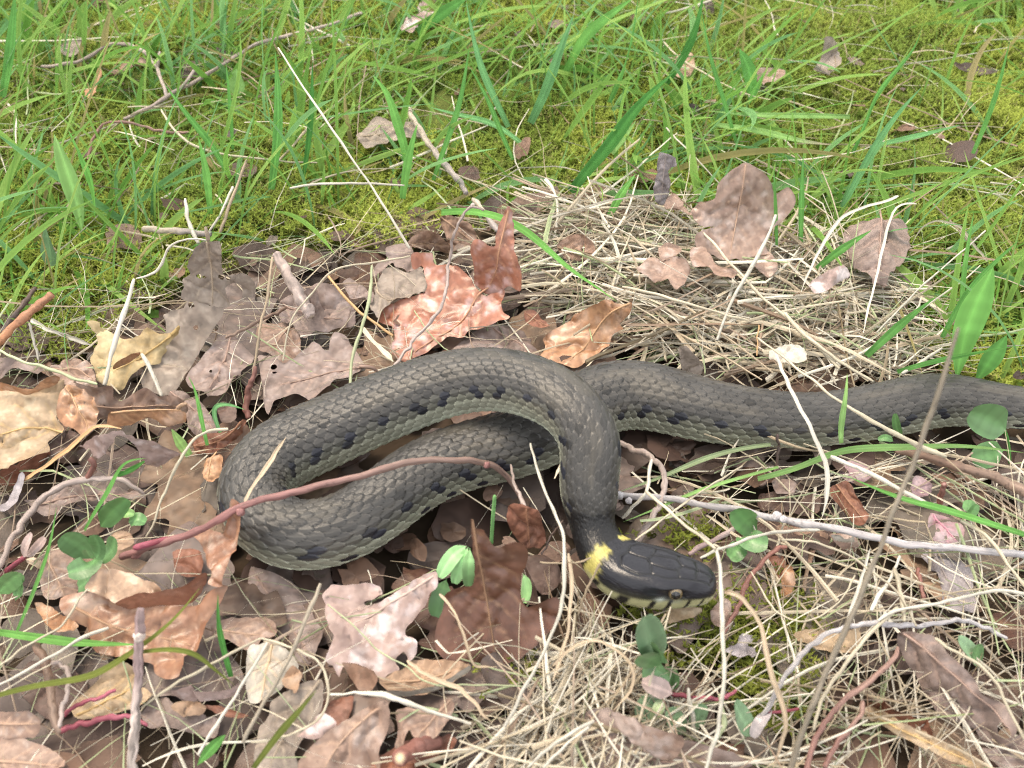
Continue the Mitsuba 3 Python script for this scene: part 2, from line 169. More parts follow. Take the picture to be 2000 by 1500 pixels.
['leaf_fragment','rounded amber brown leaf flap between two pale brown leaves','orange',1,[{'o': [[-146.6,-24.7,24.0],[-144.3,-24.5,26.0],[-140.1,-26.3,27.0],[-136.4,-28.7,26.0],[-134.3,-30.8,24.0],[-133.8,-33.6,21.0],[-134.6,-35.9,18.0],[-136.6,-37.5,16.0],[-139.5,-37.5,16.0],[-141.6,-36.5,18.0],[-145.4,-34.9,18.0],[-147.4,-32.4,19.0],[-147.6,-28.7,21.0],[-147.2,-26.6,23.0]],'m': [[-144.9,-25.4,26.0],[-139.8,-32.7,23.0],[-136.1,-37.8,17.0]],'c': 1.1}],None],
['oak_leaf','long wavy light brown leaf stretching right from the amber flap','lightbrown',0,[{'o': [[-146.7,-18.7,20.0],[-142.5,-19.8,20.0],[-137.1,-21.0,21.0],[-132.0,-21.6,22.0],[-132.6,-21.7,17.0],[-131.0,-22.3,15.0],[-127.4,-22.0,17.0],[-122.4,-21.5,20.0],[-119.4,-21.7,17.0],[-115.3,-21.1,17.0],[-110.9,-21.7,17.0],[-108.7,-22.4,14.0],[-110.1,-23.5,10.0],[-116.8,-23.8,9.0],[-125.7,-24.1,8.0],[-135.7,-25.5,8.0],[-140.5,-25.5,9.0],[-141.7,-21.9,14.0]],'m': [[-146.2,-21.3,14.0],[-132.1,-25.3,14.0],[-110.2,-24.2,14.0]],'t': 'pinkbrown','c': 0.9},{'o': [[-132.8,-28.2,16.0],[-128.3,-28.0,17.0],[-120.1,-27.3,17.0],[-109.9,-27.3,17.0],[-107.2,-28.2,16.0],[-108.1,-29.5,13.0],[-112.8,-30.4,12.0],[-114.6,-31.0,12.0],[-118.4,-28.8,14.0],[-121.1,-28.2,14.0],[-126.0,-29.3,12.0],[-131.1,-31.0,12.0],[-133.3,-30.9,13.0]],'m': [[-131.7,-29.3,17.0],[-119.4,-28.7,18.0],[-107.4,-27.4,17.0]],'n': 'folded_front','t': 'orange','c': 0.5}],
[[-110.3,-27.4,17.0,0.7],[-108.2,-27.2,19.0,0.7],[-106.2,-27.5,20.0,0.45]]],
['oak_leaf','thin pinkish leaf right of the long wavy leaf and under bent green stems','pinkbrown',0,[{'o': [[-120.6,-10.5,6.0],[-119.4,-8.1,6.0],[-116.1,-8.7,6.0],[-111.9,-11.1,6.0],[-106.5,-15.3,6.0],[-102.7,-20.6,6.0],[-100.3,-23.5,6.0],[-99.7,-28.0,6.0],[-103.3,-29.1,6.0],[-109.4,-25.5,6.0],[-112.5,-19.7,6.0],[-116.2,-12.0,6.0]],'m': [[-120.0,-9.3,6.0],[-107.7,-19.4,6.0],[-100.3,-27.5,6.0]],'t': 'mauve'}],None],
['oak_leaf','dark brown leaf behind bent green stems left of the snake','darkbrown',0,[{'o': [[-102.1,-16.2,7.0],[-99.2,-15.0,7.0],[-94.7,-18.5,7.0],[-93.7,-22.6,7.0],[-95.5,-24.3,7.0],[-99.2,-23.2,7.0]]}],None],
['oak_leaf','grey curled leaf arching like a wave below the amber flap','lilac',0,[{'o': [[-141.4,-37.9,11.0],[-135.0,-40.2,17.0],[-128.7,-42.0,22.0],[-124.0,-42.1,24.0],[-120.7,-42.6,24.0],[-117.6,-42.7,21.0],[-113.7,-42.3,18.0],[-110.1,-41.7,14.0],[-107.3,-41.9,11.0],[-110.5,-41.9,9.0],[-115.3,-43.1,7.0],[-117.2,-41.9,9.0],[-119.5,-42.2,12.0],[-120.2,-42.3,18.0],[-122.1,-42.6,22.0],[-124.2,-43.8,22.0],[-127.2,-43.6,17.0],[-131.2,-43.5,13.0],[-134.3,-42.3,12.0],[-135.8,-40.6,14.0]],'t': 'palemauve','c': 0.7,'r': 1.4}],None],
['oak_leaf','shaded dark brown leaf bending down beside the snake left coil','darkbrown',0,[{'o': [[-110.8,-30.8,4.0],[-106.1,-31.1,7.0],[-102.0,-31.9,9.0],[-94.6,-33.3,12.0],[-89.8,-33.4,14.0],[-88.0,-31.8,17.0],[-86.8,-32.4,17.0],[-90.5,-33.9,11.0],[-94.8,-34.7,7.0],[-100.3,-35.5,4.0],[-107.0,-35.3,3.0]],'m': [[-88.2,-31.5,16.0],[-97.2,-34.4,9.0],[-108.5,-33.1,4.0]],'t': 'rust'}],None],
['leaf_fragment','small orange brown leaf piece against the left side of the snake coil','orange',0,[{'o': [[-101.3,-40.3,9.0],[-97.5,-41.1,12.0],[-95.1,-41.7,13.0],[-93.3,-43.2,12.0],[-93.9,-45.6,9.0],[-94.9,-50.7,9.0],[-97.8,-50.2,9.0],[-99.7,-47.6,9.0]],'m': [[-96.7,-38.7,9.0],[-97.6,-44.0,9.0],[-97.0,-50.2,9.0]]}],None],
['oak_leaf','dark maroon leaf in the shade behind the orange straw ribbon','rust',0,[{'o': [[-155.9,-33.9,5.0],[-155.5,-28.9,5.0],[-153.0,-27.2,5.0],[-149.5,-26.1,5.0],[-145.1,-28.9,5.0],[-145.2,-32.8,5.0],[-146.4,-35.5,5.0],[-147.9,-38.8,5.0],[-151.1,-39.3,5.0],[-153.9,-37.1,5.0]],'t': 'darkbrown'}],None],
['oak_leaf','smooth dusky mauve leaf under the arched pale grey twig','mauve',0,[{'o': [[-151.8,-54.3,4.0],[-148.5,-49.4,4.0],[-142.1,-47.9,4.0],[-135.6,-49.4,4.0],[-127.9,-48.8,4.0],[-120.4,-50.6,4.0],[-117.8,-53.1,4.0],[-124.5,-53.7,4.0],[-134.1,-54.3,4.0],[-141.0,-55.8,4.0],[-144.8,-59.0,4.0],[-149.6,-59.0,4.0],[-155.0,-54.9,4.0]],'m': [[-150.7,-56.1,4.0],[-139.6,-52.5,4.0],[-120.1,-51.9,4.0]],'t': 'mauve'}],None],
['leaf_fragment','thin grey curled leaf sliver at the left edge below the tan leaf','lilac',0,[{'o': [[-159.8,-61.4,9.0],[-157.7,-56.7,9.0],[-155.6,-49.9,12.0],[-154.0,-50.6,12.0],[-154.7,-53.1,9.0],[-154.4,-59.1,9.0],[-156.5,-62.5,9.0]]}],None],
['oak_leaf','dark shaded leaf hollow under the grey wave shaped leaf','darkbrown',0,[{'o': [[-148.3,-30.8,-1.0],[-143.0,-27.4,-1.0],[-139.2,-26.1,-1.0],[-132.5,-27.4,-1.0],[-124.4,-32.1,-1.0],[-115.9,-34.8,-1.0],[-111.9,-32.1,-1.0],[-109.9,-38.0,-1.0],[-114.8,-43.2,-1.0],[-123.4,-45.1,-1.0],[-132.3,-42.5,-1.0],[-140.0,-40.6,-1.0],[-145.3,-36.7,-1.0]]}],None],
['oak_leaf','pale taupe leaf under the green rosette at the left','pinkbrown',0,[{'o': [[-140.7,-82.5,6.0],[-140.9,-76.7,6.0],[-138.0,-72.9,6.0],[-135.5,-71.8,6.0],[-129.7,-82.5,6.0],[-127.9,-88.2,6.0],[-131.2,-90.5,6.0],[-135.6,-90.7,6.0],[-139.0,-86.7,6.0]],'m': [[-140.2,-77.2,6.0],[-130.5,-89.7,6.0]]}],None],
['oak_leaf','large glossy orange brown crumpled leaf behind the upright broken stick','copper',1,[{'o': [[-128.3,-93.6,11.0],[-125.3,-92.1,11.0],[-122.4,-92.1,12.0],[-118.6,-91.8,13.0],[-115.1,-93.3,13.0],[-111.2,-95.7,12.0],[-105.4,-96.4,12.0],[-96.3,-96.9,13.0],[-89.2,-97.6,15.0],[-84.7,-95.4,19.0],[-80.6,-94.3,20.0],[-79.8,-94.6,19.0],[-81.2,-96.6,17.0],[-82.9,-98.8,15.0],[-85.3,-102.8,12.0],[-85.9,-105.9,10.0],[-86.4,-108.6,9.0],[-89.8,-110.4,9.0],[-89.3,-113.2,10.0],[-89.8,-116.7,11.0],[-92.8,-118.0,11.0],[-96.8,-115.8,9.0],[-100.2,-111.3,7.0],[-107.8,-109.4,6.0],[-116.6,-107.1,5.0],[-119.0,-102.4,6.0],[-120.5,-100.6,7.0],[-125.0,-99.3,9.0],[-127.9,-96.0,10.0]],'m': [[-124.8,-96.6,12.0],[-111.3,-101.7,9.0],[-95.3,-105.4,9.0],[-87.1,-107.7,9.0]],'c': 1.0},{'o': [[-120.2,-93.0,15.0],[-117.4,-88.5,17.0],[-114.5,-88.4,18.0],[-110.1,-88.9,18.0],[-105.0,-91.3,18.0],[-99.9,-93.4,19.0],[-98.0,-95.2,17.0],[-104.2,-96.6,16.0],[-110.2,-97.5,15.0],[-115.3,-94.4,14.0]],'n': 'pale_lobe','t': 'lightbrown','c': 0.8},{'o': [[-109.2,-99.0,18.0],[-105.0,-98.9,21.0],[-99.3,-98.5,22.0],[-95.9,-98.2,22.0],[-92.9,-98.1,23.0],[-89.1,-97.3,24.0],[-85.3,-95.2,26.0],[-83.7,-94.7,26.0],[-83.9,-95.4,22.0],[-88.2,-98.0,17.0],[-93.3,-98.5,15.0],[-99.7,-98.5,15.0],[-106.0,-98.7,15.0]],'n': 'curled_lip','t': 'rust','c': 0.5},{'o': [[-93.9,-76.5,18.0],[-88.1,-76.9,21.0],[-82.3,-80.0,24.0],[-80.7,-77.4,29.0],[-78.7,-75.2,33.0],[-76.7,-76.8,33.0],[-75.2,-81.3,26.0],[-76.6,-84.6,24.0],[-78.8,-87.5,23.0],[-79.4,-90.7,21.0],[-80.8,-94.6,19.0],[-84.7,-94.3,20.0],[-85.7,-92.3,22.0],[-87.2,-86.1,20.0],[-90.1,-80.3,19.0]],'n': 'upright_side_lobe','c': 0.8}],None],
['leaf_fragment','dark red brown leaf patch under the pink end of the red twig','rust',0,[{'o': [[-102.4,-75.7,7.0],[-99.0,-74.6,7.0],[-93.9,-75.4,7.0],[-92.5,-82.6,7.0],[-95.6,-84.7,7.0],[-99.4,-82.1,7.0]],'t': 'rust'}],None],
['leaf_fragment','orange tan torn leaf piece below the green rosette','orange',0,[{'o': [[-137.0,-93.4,8.0],[-133.7,-93.9,8.0],[-127.2,-97.8,8.0],[-121.9,-100.7,8.0],[-125.4,-103.0,8.0],[-129.2,-102.2,8.0],[-133.5,-98.3,8.0]]}],None],
['leaf_fragment','small tan dead leaf between the green rosette and the pink twig end','tan',0,[{'o': [[-122.9,-71.2,8.0],[-121.8,-68.7,8.0],[-119.1,-68.1,8.0],[-116.4,-69.5,8.0],[-114.6,-72.3,8.0],[-116.3,-74.4,8.0],[-118.9,-75.3,8.0],[-121.7,-73.4,8.0]],'m': [[-121.5,-72.5,8.0],[-116.3,-69.8,8.0]],'t': 'lightbrown'}],None],
['leaf_fragment','pinkish brown leaf below the front snake coil and right of the dark green blade','pinkbrown',0,[{'o': [[-85.0,-100.9,8.0],[-80.9,-97.8,8.0],[-75.8,-96.8,8.0],[-69.0,-98.3,8.0],[-66.4,-100.7,8.0],[-66.4,-103.5,8.0],[-70.0,-104.7,8.0],[-71.9,-108.1,8.0],[-75.6,-106.7,8.0],[-79.4,-104.9,8.0],[-82.9,-104.4,8.0]],'m': [[-83.5,-101.6,8.0],[-70.2,-103.5,8.0]]}],None],
['leaf_fragment','grey mauve leaf in shadow below the snake front coil','mauve',0,[{'o': [[-80.2,-75.7,1.0],[-75.0,-78.4,1.0],[-70.5,-80.5,1.0],[-64.9,-83.2,1.0],[-60.5,-87.9,1.0],[-57.7,-94.9,1.0],[-54.4,-98.8,1.0],[-55.4,-104.6,1.0],[-57.7,-109.2,1.0],[-60.9,-108.3,1.0],[-62.5,-103.6,1.0],[-66.5,-100.8,1.0],[-71.3,-98.8,1.0],[-76.1,-92.4,1.0],[-79.6,-83.7,1.0]],'m': [[-77.4,-80.5,1.0],[-58.4,-104.6,1.0]]}],None],
['oak_leaf','pale pinkish grey lobed oak leaf lying in front of the snake coil','palemauve',0,[{'o': [[-54.5,-92.7,12.0],[-52.1,-89.8,13.0],[-48.8,-89.5,12.0],[-45.3,-89.3,12.0],[-42.8,-88.6,11.0],[-38.4,-89.5,10.0],[-37.0,-91.1,10.0],[-39.1,-92.5,9.0],[-42.7,-93.4,8.0],[-40.6,-95.0,9.0],[-35.6,-93.7,12.0],[-31.2,-91.9,14.0],[-26.7,-90.7,17.0],[-21.4,-89.9,19.0],[-20.8,-93.3,18.0],[-23.1,-95.2,15.0],[-25.3,-97.7,13.0],[-28.7,-100.8,10.0],[-30.3,-103.1,9.0],[-28.5,-104.0,9.0],[-26.6,-106.3,9.0],[-27.3,-109.9,8.0],[-28.9,-110.9,8.0],[-30.0,-108.1,8.0],[-32.5,-110.4,7.0],[-31.0,-113.1,7.0],[-33.8,-114.4,7.0],[-35.4,-115.8,6.0],[-37.2,-114.4,6.0],[-40.8,-112.6,6.0],[-44.1,-112.2,7.0],[-46.4,-112.6,7.0],[-47.1,-115.4,7.0],[-48.7,-112.6,7.0],[-51.2,-111.3,8.0],[-50.7,-107.7,9.0],[-49.7,-104.5,10.0],[-50.9,-102.7,10.0],[-52.9,-99.4,11.0],[-53.7,-96.1,12.0]],'m': [[-21.9,-90.8,18.0],[-33.2,-95.3,13.0],[-41.8,-99.4,10.0],[-46.4,-101.2,9.0]],'c': 0.9,'r': 1.5},{'o': [[-46.5,-112.2,8.0],[-42.9,-112.9,9.0],[-38.6,-114.0,9.0],[-36.4,-116.2,8.0],[-37.7,-118.3,6.0],[-40.3,-118.3,5.0],[-43.8,-115.7,6.0]],'n': 'underside_lobe','t': 'brown','c': 0.8}],None],
['oak_leaf','glossy dark brown oak leaf with three blunt lobes,in front of the green plant','glossbrown',1,[{'o': [[-10.9,-89.1,44.0],[-9.8,-90.7,40.0],[-7.6,-90.0,40.0],[-6.8,-91.3,38.0],[-5.0,-91.8,34.0],[-3.2,-91.9,33.0],[-0.3,-91.0,35.0],[2.8,-91.4,35.0],[4.4,-91.8,31.0],[3.3,-93.8,26.0],[2.3,-96.2,22.0],[2.8,-98.1,18.0],[4.2,-99.5,16.0],[7.7,-99.6,19.0],[11.5,-98.9,20.0],[13.4,-99.2,19.0],[12.5,-101.6,14.0],[9.1,-104.5,10.0],[5.7,-106.7,8.0],[2.3,-108.9,6.0],[-1.1,-110.5,5.0],[-4.5,-110.8,4.0],[-11.4,-110.5,4.0],[-14.4,-110.9,4.0],[-17.8,-110.0,4.0],[-20.4,-108.9,5.0],[-21.8,-106.6,6.0],[-21.1,-103.1,9.0],[-19.4,-98.6,13.0],[-18.3,-96.4,17.0],[-14.7,-95.6,20.0],[-10.8,-96.1,21.0],[-10.1,-94.4,27.0],[-10.5,-92.1,34.0],[-10.9,-90.5,39.0]],'m': [[-10.5,-89.9,43.0],[-9.0,-93.0,31.0],[-7.1,-97.6,18.0],[-4.5,-110.3,5.0]],'c': 0.7,'h': [[-14.8,-115.6,18.0,1.4]]}],None],
['oak_leaf','tan orange leaf with a pale rolled edge beneath the pale lobed leaf','orange',0,[{'o': [[-36.4,-115.2,5.0],[-33.2,-113.4,5.0],[-30.3,-112.5,5.0],[-28.0,-109.6,5.0],[-22.9,-108.8,5.0],[-16.5,-109.3,5.0],[-11.8,-110.7,5.0],[-11.9,-112.5,5.0],[-17.4,-116.6,5.0],[-23.6,-118.5,5.0],[-29.4,-119.2,5.0],[-34.0,-118.5,5.0]],'m': [[-35.5,-116.5,5.0],[-23.8,-114.8,5.0],[-12.6,-111.2,5.0]],'t': 'lightbrown'},{'o': [[-33.7,-119.2,8.0],[-29.0,-120.2,9.0],[-23.2,-119.9,10.0],[-17.5,-118.5,11.0],[-12.2,-115.5,13.0],[-11.2,-115.1,13.0],[-11.5,-114.7,10.0],[-16.9,-117.7,7.0],[-23.3,-119.5,6.0],[-29.3,-119.7,5.0],[-33.6,-119.1,5.0]],'n': 'rolled_edge','t': 'cream','c': 0.3}],None],
['leaf_fragment','dusky red leaf standing beside the neck,below a thin grey twig','rust',0,[{'o': [[-1.2,-74.2,24.0],[1.5,-74.1,27.0],[7.2,-74.8,26.0],[8.6,-75.8,21.0],[9.9,-77.0,14.0],[7.9,-77.5,11.0],[3.3,-77.6,12.0],[-0.3,-76.9,17.0],[-1.3,-75.3,21.0]],'m': [[4.1,-74.0,26.0],[5.2,-77.3,12.0]]}],None],
['leaf_fragment','dark rust leaf under the glossy lobed leaf near the neck straw','rust',0,[{'o': [[3.9,-75.3,3.0],[8.6,-74.2,3.0],[13.7,-76.9,3.0],[14.9,-81.8,3.0],[11.5,-87.0,3.0],[7.4,-85.9,3.0],[5.2,-80.7,3.0]],'t': 'darkbrown'}],None],
['oak_leaf','whitish grey leaf with a crumbling tan end beside the dark green blade','cream',0,[{'o': [[-72.9,-108.2,10.0],[-70.6,-106.9,10.0],[-67.4,-105.9,10.0],[-62.8,-107.8,10.0],[-59.9,-110.0,10.0],[-58.4,-113.6,10.0],[-60.7,-115.4,10.0],[-61.7,-119.3,10.0],[-65.3,-121.8,10.0],[-67.5,-123.6,10.0],[-70.1,-122.3,10.0]],'m': [[-66.5,-106.4,10.0],[-66.4,-122.7,10.0]]},{'o': [[-61.1,-117.2,11.0],[-59.0,-114.6,11.0],[-56.3,-116.3,11.0],[-56.1,-119.8,11.0],[-57.3,-122.4,11.0],[-60.2,-119.8,11.0]],'n': 'crumbling_end','t': 'lightbrown','r': 2.2}],None],
['oak_leaf','broad taupe leaf sloping down at the bottom below the whitish leaf','taupe',0,[{'o': [[-64.0,-122.5,8.0],[-58.0,-119.6,10.0],[-51.7,-118.4,12.0],[-50.2,-118.8,11.0],[-50.3,-124.2,8.0],[-51.9,-127.9,7.0],[-54.8,-132.0,5.0],[-56.4,-134.8,4.0],[-55.3,-138.8,2.0],[-66.1,-139.1,2.0],[-67.3,-129.5,5.0],[-65.1,-126.3,7.0]],'m': [[-51.1,-118.3,11.0],[-59.0,-128.7,7.0],[-62.9,-138.3,3.0]],'t': 'taupe'}],None],
['oak_leaf','smooth tan leaf rolled into a tube at the bottom edge','lightbrown',0,[{'o': [[-55.0,-139.9,4.0],[-49.3,-132.8,9.0],[-42.2,-129.6,12.0],[-37.4,-127.6,14.0],[-32.4,-125.6,15.0],[-31.5,-129.2,12.0],[-32.7,-132.8,9.0],[-34.2,-135.9,7.0],[-34.9,-140.3,4.0]],'m': [[-34.1,-128.1,15.0],[-43.1,-135.2,12.0],[-48.0,-139.8,6.0]],'t': 'pinkbrown','c': 1.2}],None],
['oak_leaf','light pink brown leaf curling over beside the cut twig end','pinkbrown',0,[{'o': [[-30.6,-125.5,9.0],[-27.8,-124.2,9.0],[-22.9,-125.5,9.0],[-19.6,-126.3,9.0],[-18.8,-122.9,9.0],[-16.5,-122.1,9.0],[-15.2,-124.6,9.0],[-16.3,-127.9,9.0],[-19.3,-131.6,9.0],[-21.6,-133.4,9.0],[-25.2,-133.2,9.0],[-26.6,-130.4,9.0],[-28.5,-135.2,9.0],[-30.1,-135.2,9.0],[-29.7,-130.4,9.0]],'m': [[-16.5,-122.9,9.0],[-24.1,-132.0,9.0]]}],None],
['leaf_fragment','small lilac leaf underside catching light near the bottom','lilac',0,[{'o': [[-55.3,-132.4,9.0],[-53.3,-130.0,9.0],[-49.8,-126.3,9.0],[-45.9,-128.8,9.0],[-46.4,-130.8,9.0],[-49.4,-132.4,9.0],[-52.0,-133.1,9.0]],'t': 'palemauve'}],None],
['leaf_fragment','deep red brown leaf behind the pale jointed straw','rust',0,[{'o': [[-51.3,-121.1,4.0],[-46.9,-120.1,4.0],[-42.7,-119.8,4.0],[-42.9,-124.1,4.0],[-45.1,-127.7,4.0],[-48.5,-126.6,4.0],[-52.1,-124.1,4.0]],'t': 'rust'}],None],
['leaf_fragment','rust coloured leaf pieces around the cut twig at the bottom','rust',0,[{'o': [[-36.0,-137.2,4.0],[-30.7,-133.6,4.0],[-24.9,-131.4,4.0],[-19.6,-131.2,4.0],[-16.4,-129.9,4.0],[-14.7,-132.0,4.0],[-18.6,-135.0,4.0],[-24.3,-139.1,4.0],[-35.7,-139.9,4.0]],'t': 'rust','r': 1.6}],None],
['oak_leaf','large maroon brown leaf along the bottom under fine dry grass','glossbrown',0,[{'o': [[18.8,-126.9,10.0],[22.3,-126.5,12.0],[25.7,-127.8,14.0],[27.5,-131.4,12.0],[30.6,-134.9,10.0],[35.1,-137.6,9.0],[40.0,-138.8,9.0],[43.3,-135.5,14.0],[48.5,-136.1,12.0],[54.6,-136.9,10.0],[57.9,-137.6,8.0],[59.6,-140.0,5.0],[11.8,-139.6,4.0],[10.7,-135.7,5.0],[15.6,-131.3,7.0]],'m': [[19.9,-127.7,11.0],[30.5,-137.2,9.0],[50.5,-138.8,9.0]],'t': 'mauve','c': 0.6},{'o': [[25.2,-129.6,18.0],[29.0,-132.8,21.0],[33.9,-135.5,22.0],[38.2,-137.4,22.0],[41.7,-138.2,21.0],[42.1,-138.8,17.0],[40.7,-139.6,13.0],[39.3,-140.0,11.0],[34.6,-138.9,12.0],[30.0,-136.6,14.0],[27.0,-133.5,16.0]],'n': 'curled_lip','t': 'pinkbrown','c': 0.6}],None],
['oak_leaf','long purple brown leaf curled lengthwise at the lower right','mauve',0,[{'o': [[105.7,-105.6,12.0],[107.9,-106.2,15.0],[112.6,-108.3,17.0],[115.2,-111.7,17.0],[117.2,-115.1,17.0],[120.1,-119.9,17.0],[121.4,-123.6,15.0],[124.7,-126.8,15.0],[127.6,-129.5,14.0],[129.3,-131.8,12.0],[128.0,-133.8,9.0],[125.0,-134.3,7.0],[121.6,-132.6,6.0],[120.2,-128.9,6.0],[116.8,-126.7,5.0],[113.4,-123.9,4.0],[110.9,-119.1,5.0],[109.8,-114.2,6.0],[107.3,-109.1,8.0]],'m': [[105.7,-107.2,15.0],[112.6,-116.6,16.0],[118.9,-123.1,15.0],[127.2,-132.7,12.0]],'c': 1.0,'h': [[124.5,-132.9,12.0,2.0]]}],None],
['oak_leaf','mauve leaf in the lower right corner beneath the curled purple leaf','mauve',0,[{'o': [[121.9,-133.9,4.0],[126.6,-133.1,4.0],[131.7,-131.3,4.0],[135.9,-129.9,4.0],[133.9,-139.6,4.0],[126.1,-139.6,4.0],[123.8,-136.1,4.0]]}],None],
['leaf_fragment','bright rust leaf edge under the pale bark strip at the lower right','orange',1,[{'o': [[94.2,-122.6,7.0],[97.6,-123.0,9.0],[102.2,-125.8,9.0],[109.0,-129.8,8.0],[109.7,-130.4,4.0],[104.0,-128.1,4.0],[96.2,-124.3,3.0]],'t': 'rust'}],None],
['leaf_fragment','pale tan bark like strip lying below the rust leaf edge','lightbrown',0,[{'o': [[93.4,-124.7,8.0],[95.6,-125.6,9.0],[100.9,-129.2,10.0],[106.9,-132.7,10.0],[117.2,-137.2,9.0],[119.6,-139.8,7.0],[114.7,-139.0,7.0],[107.2,-135.1,7.0],[99.9,-131.5,7.0],[94.2,-127.9,7.0]],'m': [[93.3,-126.5,8.0],[105.8,-132.8,8.0],[118.4,-139.8,8.0]],'t': 'tan','c': 1.2}],None],
['oak_leaf','bluish grey leaf hanging below the silver twig at the right','lilac',0,[{'o': [[124.1,-75.4,5.0],[129.0,-73.0,5.0],[133.8,-74.2,5.0],[136.1,-78.4,5.0],[138.1,-81.3,5.0],[135.2,-88.8,5.0],[134.6,-93.8,5.0],[130.2,-94.5,5.0],[125.6,-93.4,5.0],[127.3,-86.5,5.0],[127.6,-80.7,5.0]],'m': [[128.7,-74.2,5.0],[130.1,-93.3,5.0]]}],None],
['leaf_fragment','small magenta tinted leaf beside the red brown peg','pink',1,[{'o': [[128.8,-48.2,7.0],[132.3,-47.6,7.0],[134.6,-50.2,7.0],[133.1,-53.4,7.0],[129.4,-55.8,7.0],[126.7,-53.9,7.0]]}],None],
['oak_leaf','pinkish violet leaf with a red edge above the silver twig','pink',0,[{'o': [[131.7,-59.9,6.0],[136.1,-61.2,6.0],[138.9,-63.8,6.0],[139.4,-67.6,6.0],[136.7,-71.9,6.0],[132.0,-71.4,6.0],[129.4,-70.0,6.0],[129.5,-65.2,6.0]],'m': [[132.0,-61.4,6.0],[136.0,-71.3,6.0]],'t': 'pink'}],None],
['oak_leaf','rust red folded leaf in the hollow right of the head','rust',0,[{'o': [[100.7,-53.0,8.0],[102.8,-53.5,12.0],[105.8,-54.5,12.0],[107.7,-58.4,10.0],[110.8,-62.6,7.0],[110.0,-64.2,5.0],[106.0,-64.2,5.0],[103.5,-58.3,5.0],[101.4,-55.5,6.0]],'m': [[103.6,-51.0,8.0],[108.0,-65.7,8.0]]}],None],
['leaf_fragment','small dark mauve leaf under the drooping white straw','mauve',0,[{'o': [[84.4,-46.9,6.0],[89.6,-45.9,6.0],[91.6,-48.4,6.0],[90.3,-53.0,6.0],[86.3,-54.1,6.0],[84.1,-52.6,6.0]]}],None],
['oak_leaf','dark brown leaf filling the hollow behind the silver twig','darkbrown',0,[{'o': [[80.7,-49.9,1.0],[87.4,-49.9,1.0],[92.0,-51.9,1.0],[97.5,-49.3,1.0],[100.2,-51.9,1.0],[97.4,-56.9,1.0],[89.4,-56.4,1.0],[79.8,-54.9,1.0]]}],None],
['leaf_fragment','purple tinted leaf between the flat green blade and the rust red folded leaf','mauve',0,[{'o': [[108.1,-40.1,4.0],[113.6,-38.5,4.0],[117.1,-41.2,4.0],[116.7,-45.9,4.0],[112.0,-48.0,4.0],[108.4,-45.9,4.0]],'t': 'pink'}],None],
['oak_leaf','brown leaf tucked under the silver twig right of its knot','brown',0,[{'o': [[82.8,-63.9,4.0],[88.0,-63.9,4.0],[97.1,-65.8,4.0],[98.0,-68.1,4.0],[93.2,-72.5,4.0],[90.2,-78.0,4.0],[87.6,-76.9,4.0],[85.3,-72.9,4.0],[82.1,-71.0,4.0]],'m': [[83.4,-64.8,4.0],[89.9,-76.9,4.0]]}],None],
['leaf_fragment','curled brown leaf with a white inner roll below the silver twig','brown',0,[{'o': [[96.9,-70.1,7.0],[100.4,-68.7,7.0],[104.8,-69.9,7.0],[105.6,-72.9,7.0],[102.6,-74.0,7.0],[99.3,-73.3,7.0]],'t': 'pinkbrown'},{'o': [[96.1,-72.6,11.0],[98.1,-72.8,12.0],[100.5,-73.7,11.0],[102.2,-73.2,12.0],[102.9,-72.4,9.0],[100.7,-72.9,8.0],[98.2,-72.6,9.0]],'n': 'white_roll','t': 'cream','c': 0.5}],None],
['oak_leaf','rounded taupe leaf poking out under the tail part of the snake','taupe',0,[{'o': [[88.5,-33.3,7.0],[89.8,-31.1,7.0],[93.9,-27.7,7.0],[98.4,-27.2,7.0],[102.3,-29.0,7.0],[102.6,-32.2,7.0],[100.9,-34.9,7.0],[94.0,-35.5,7.0]],'m': [[89.6,-32.2,7.0],[102.2,-31.1,7.0]]}],None],
['leaf_fragment','orange brown folded leaf in the hole under the snout side twig','orange',0,[{'o': [[77.0,-76.6,4.0],[81.9,-75.4,4.0],[82.0,-80.1,4.0],[79.8,-83.6,4.0],[77.5,-84.8,4.0],[76.7,-81.3,4.0]],'t': 'rust'}],None],
['bud_scale','shiny orange bud scale left of the straw crossing at the right','orange',1,[{'o': [[79.6,-84.4,10.0],[80.6,-83.6,12.0],[82.2,-84.1,11.0],[82.5,-86.6,9.0],[81.5,-89.4,7.0],[80.2,-90.5,6.0],[78.6,-89.9,6.0],[78.8,-87.2,8.0]],'c': 1.3}],None],
['leaf_fragment','pinkish scrap right under the snake snout','pink',0,[{'o': [[56.9,-95.3,8.0],[60.7,-91.9,8.0],[63.1,-93.4,8.0],[62.1,-97.3,8.0],[59.9,-100.2,8.0],[57.0,-98.7,8.0]],'t': 'pinkbrown'}],None],
['leaf_fragment','straw coloured dead leaf strip just under the snake jaw','tan',0,[{'o': [[44.4,-95.3,8.0],[48.4,-94.9,8.0],[54.2,-94.4,8.0],[53.7,-96.3,8.0],[48.8,-98.3,8.0],[44.3,-99.5,8.0]],'t': 'tan'}],None],
['leaf_fragment','cream woody flake beside the long curved pale twig','tan',0,[{'o': [[78.9,-103.0,6.0],[83.0,-101.6,6.0],[87.1,-100.9,6.0],[90.8,-101.4,6.0],[99.2,-100.9,6.0],[97.5,-105.6,6.0],[92.2,-107.6,6.0],[85.8,-106.6,6.0],[81.5,-104.5,6.0]],'t': 'tan','r': 2.0}],None],
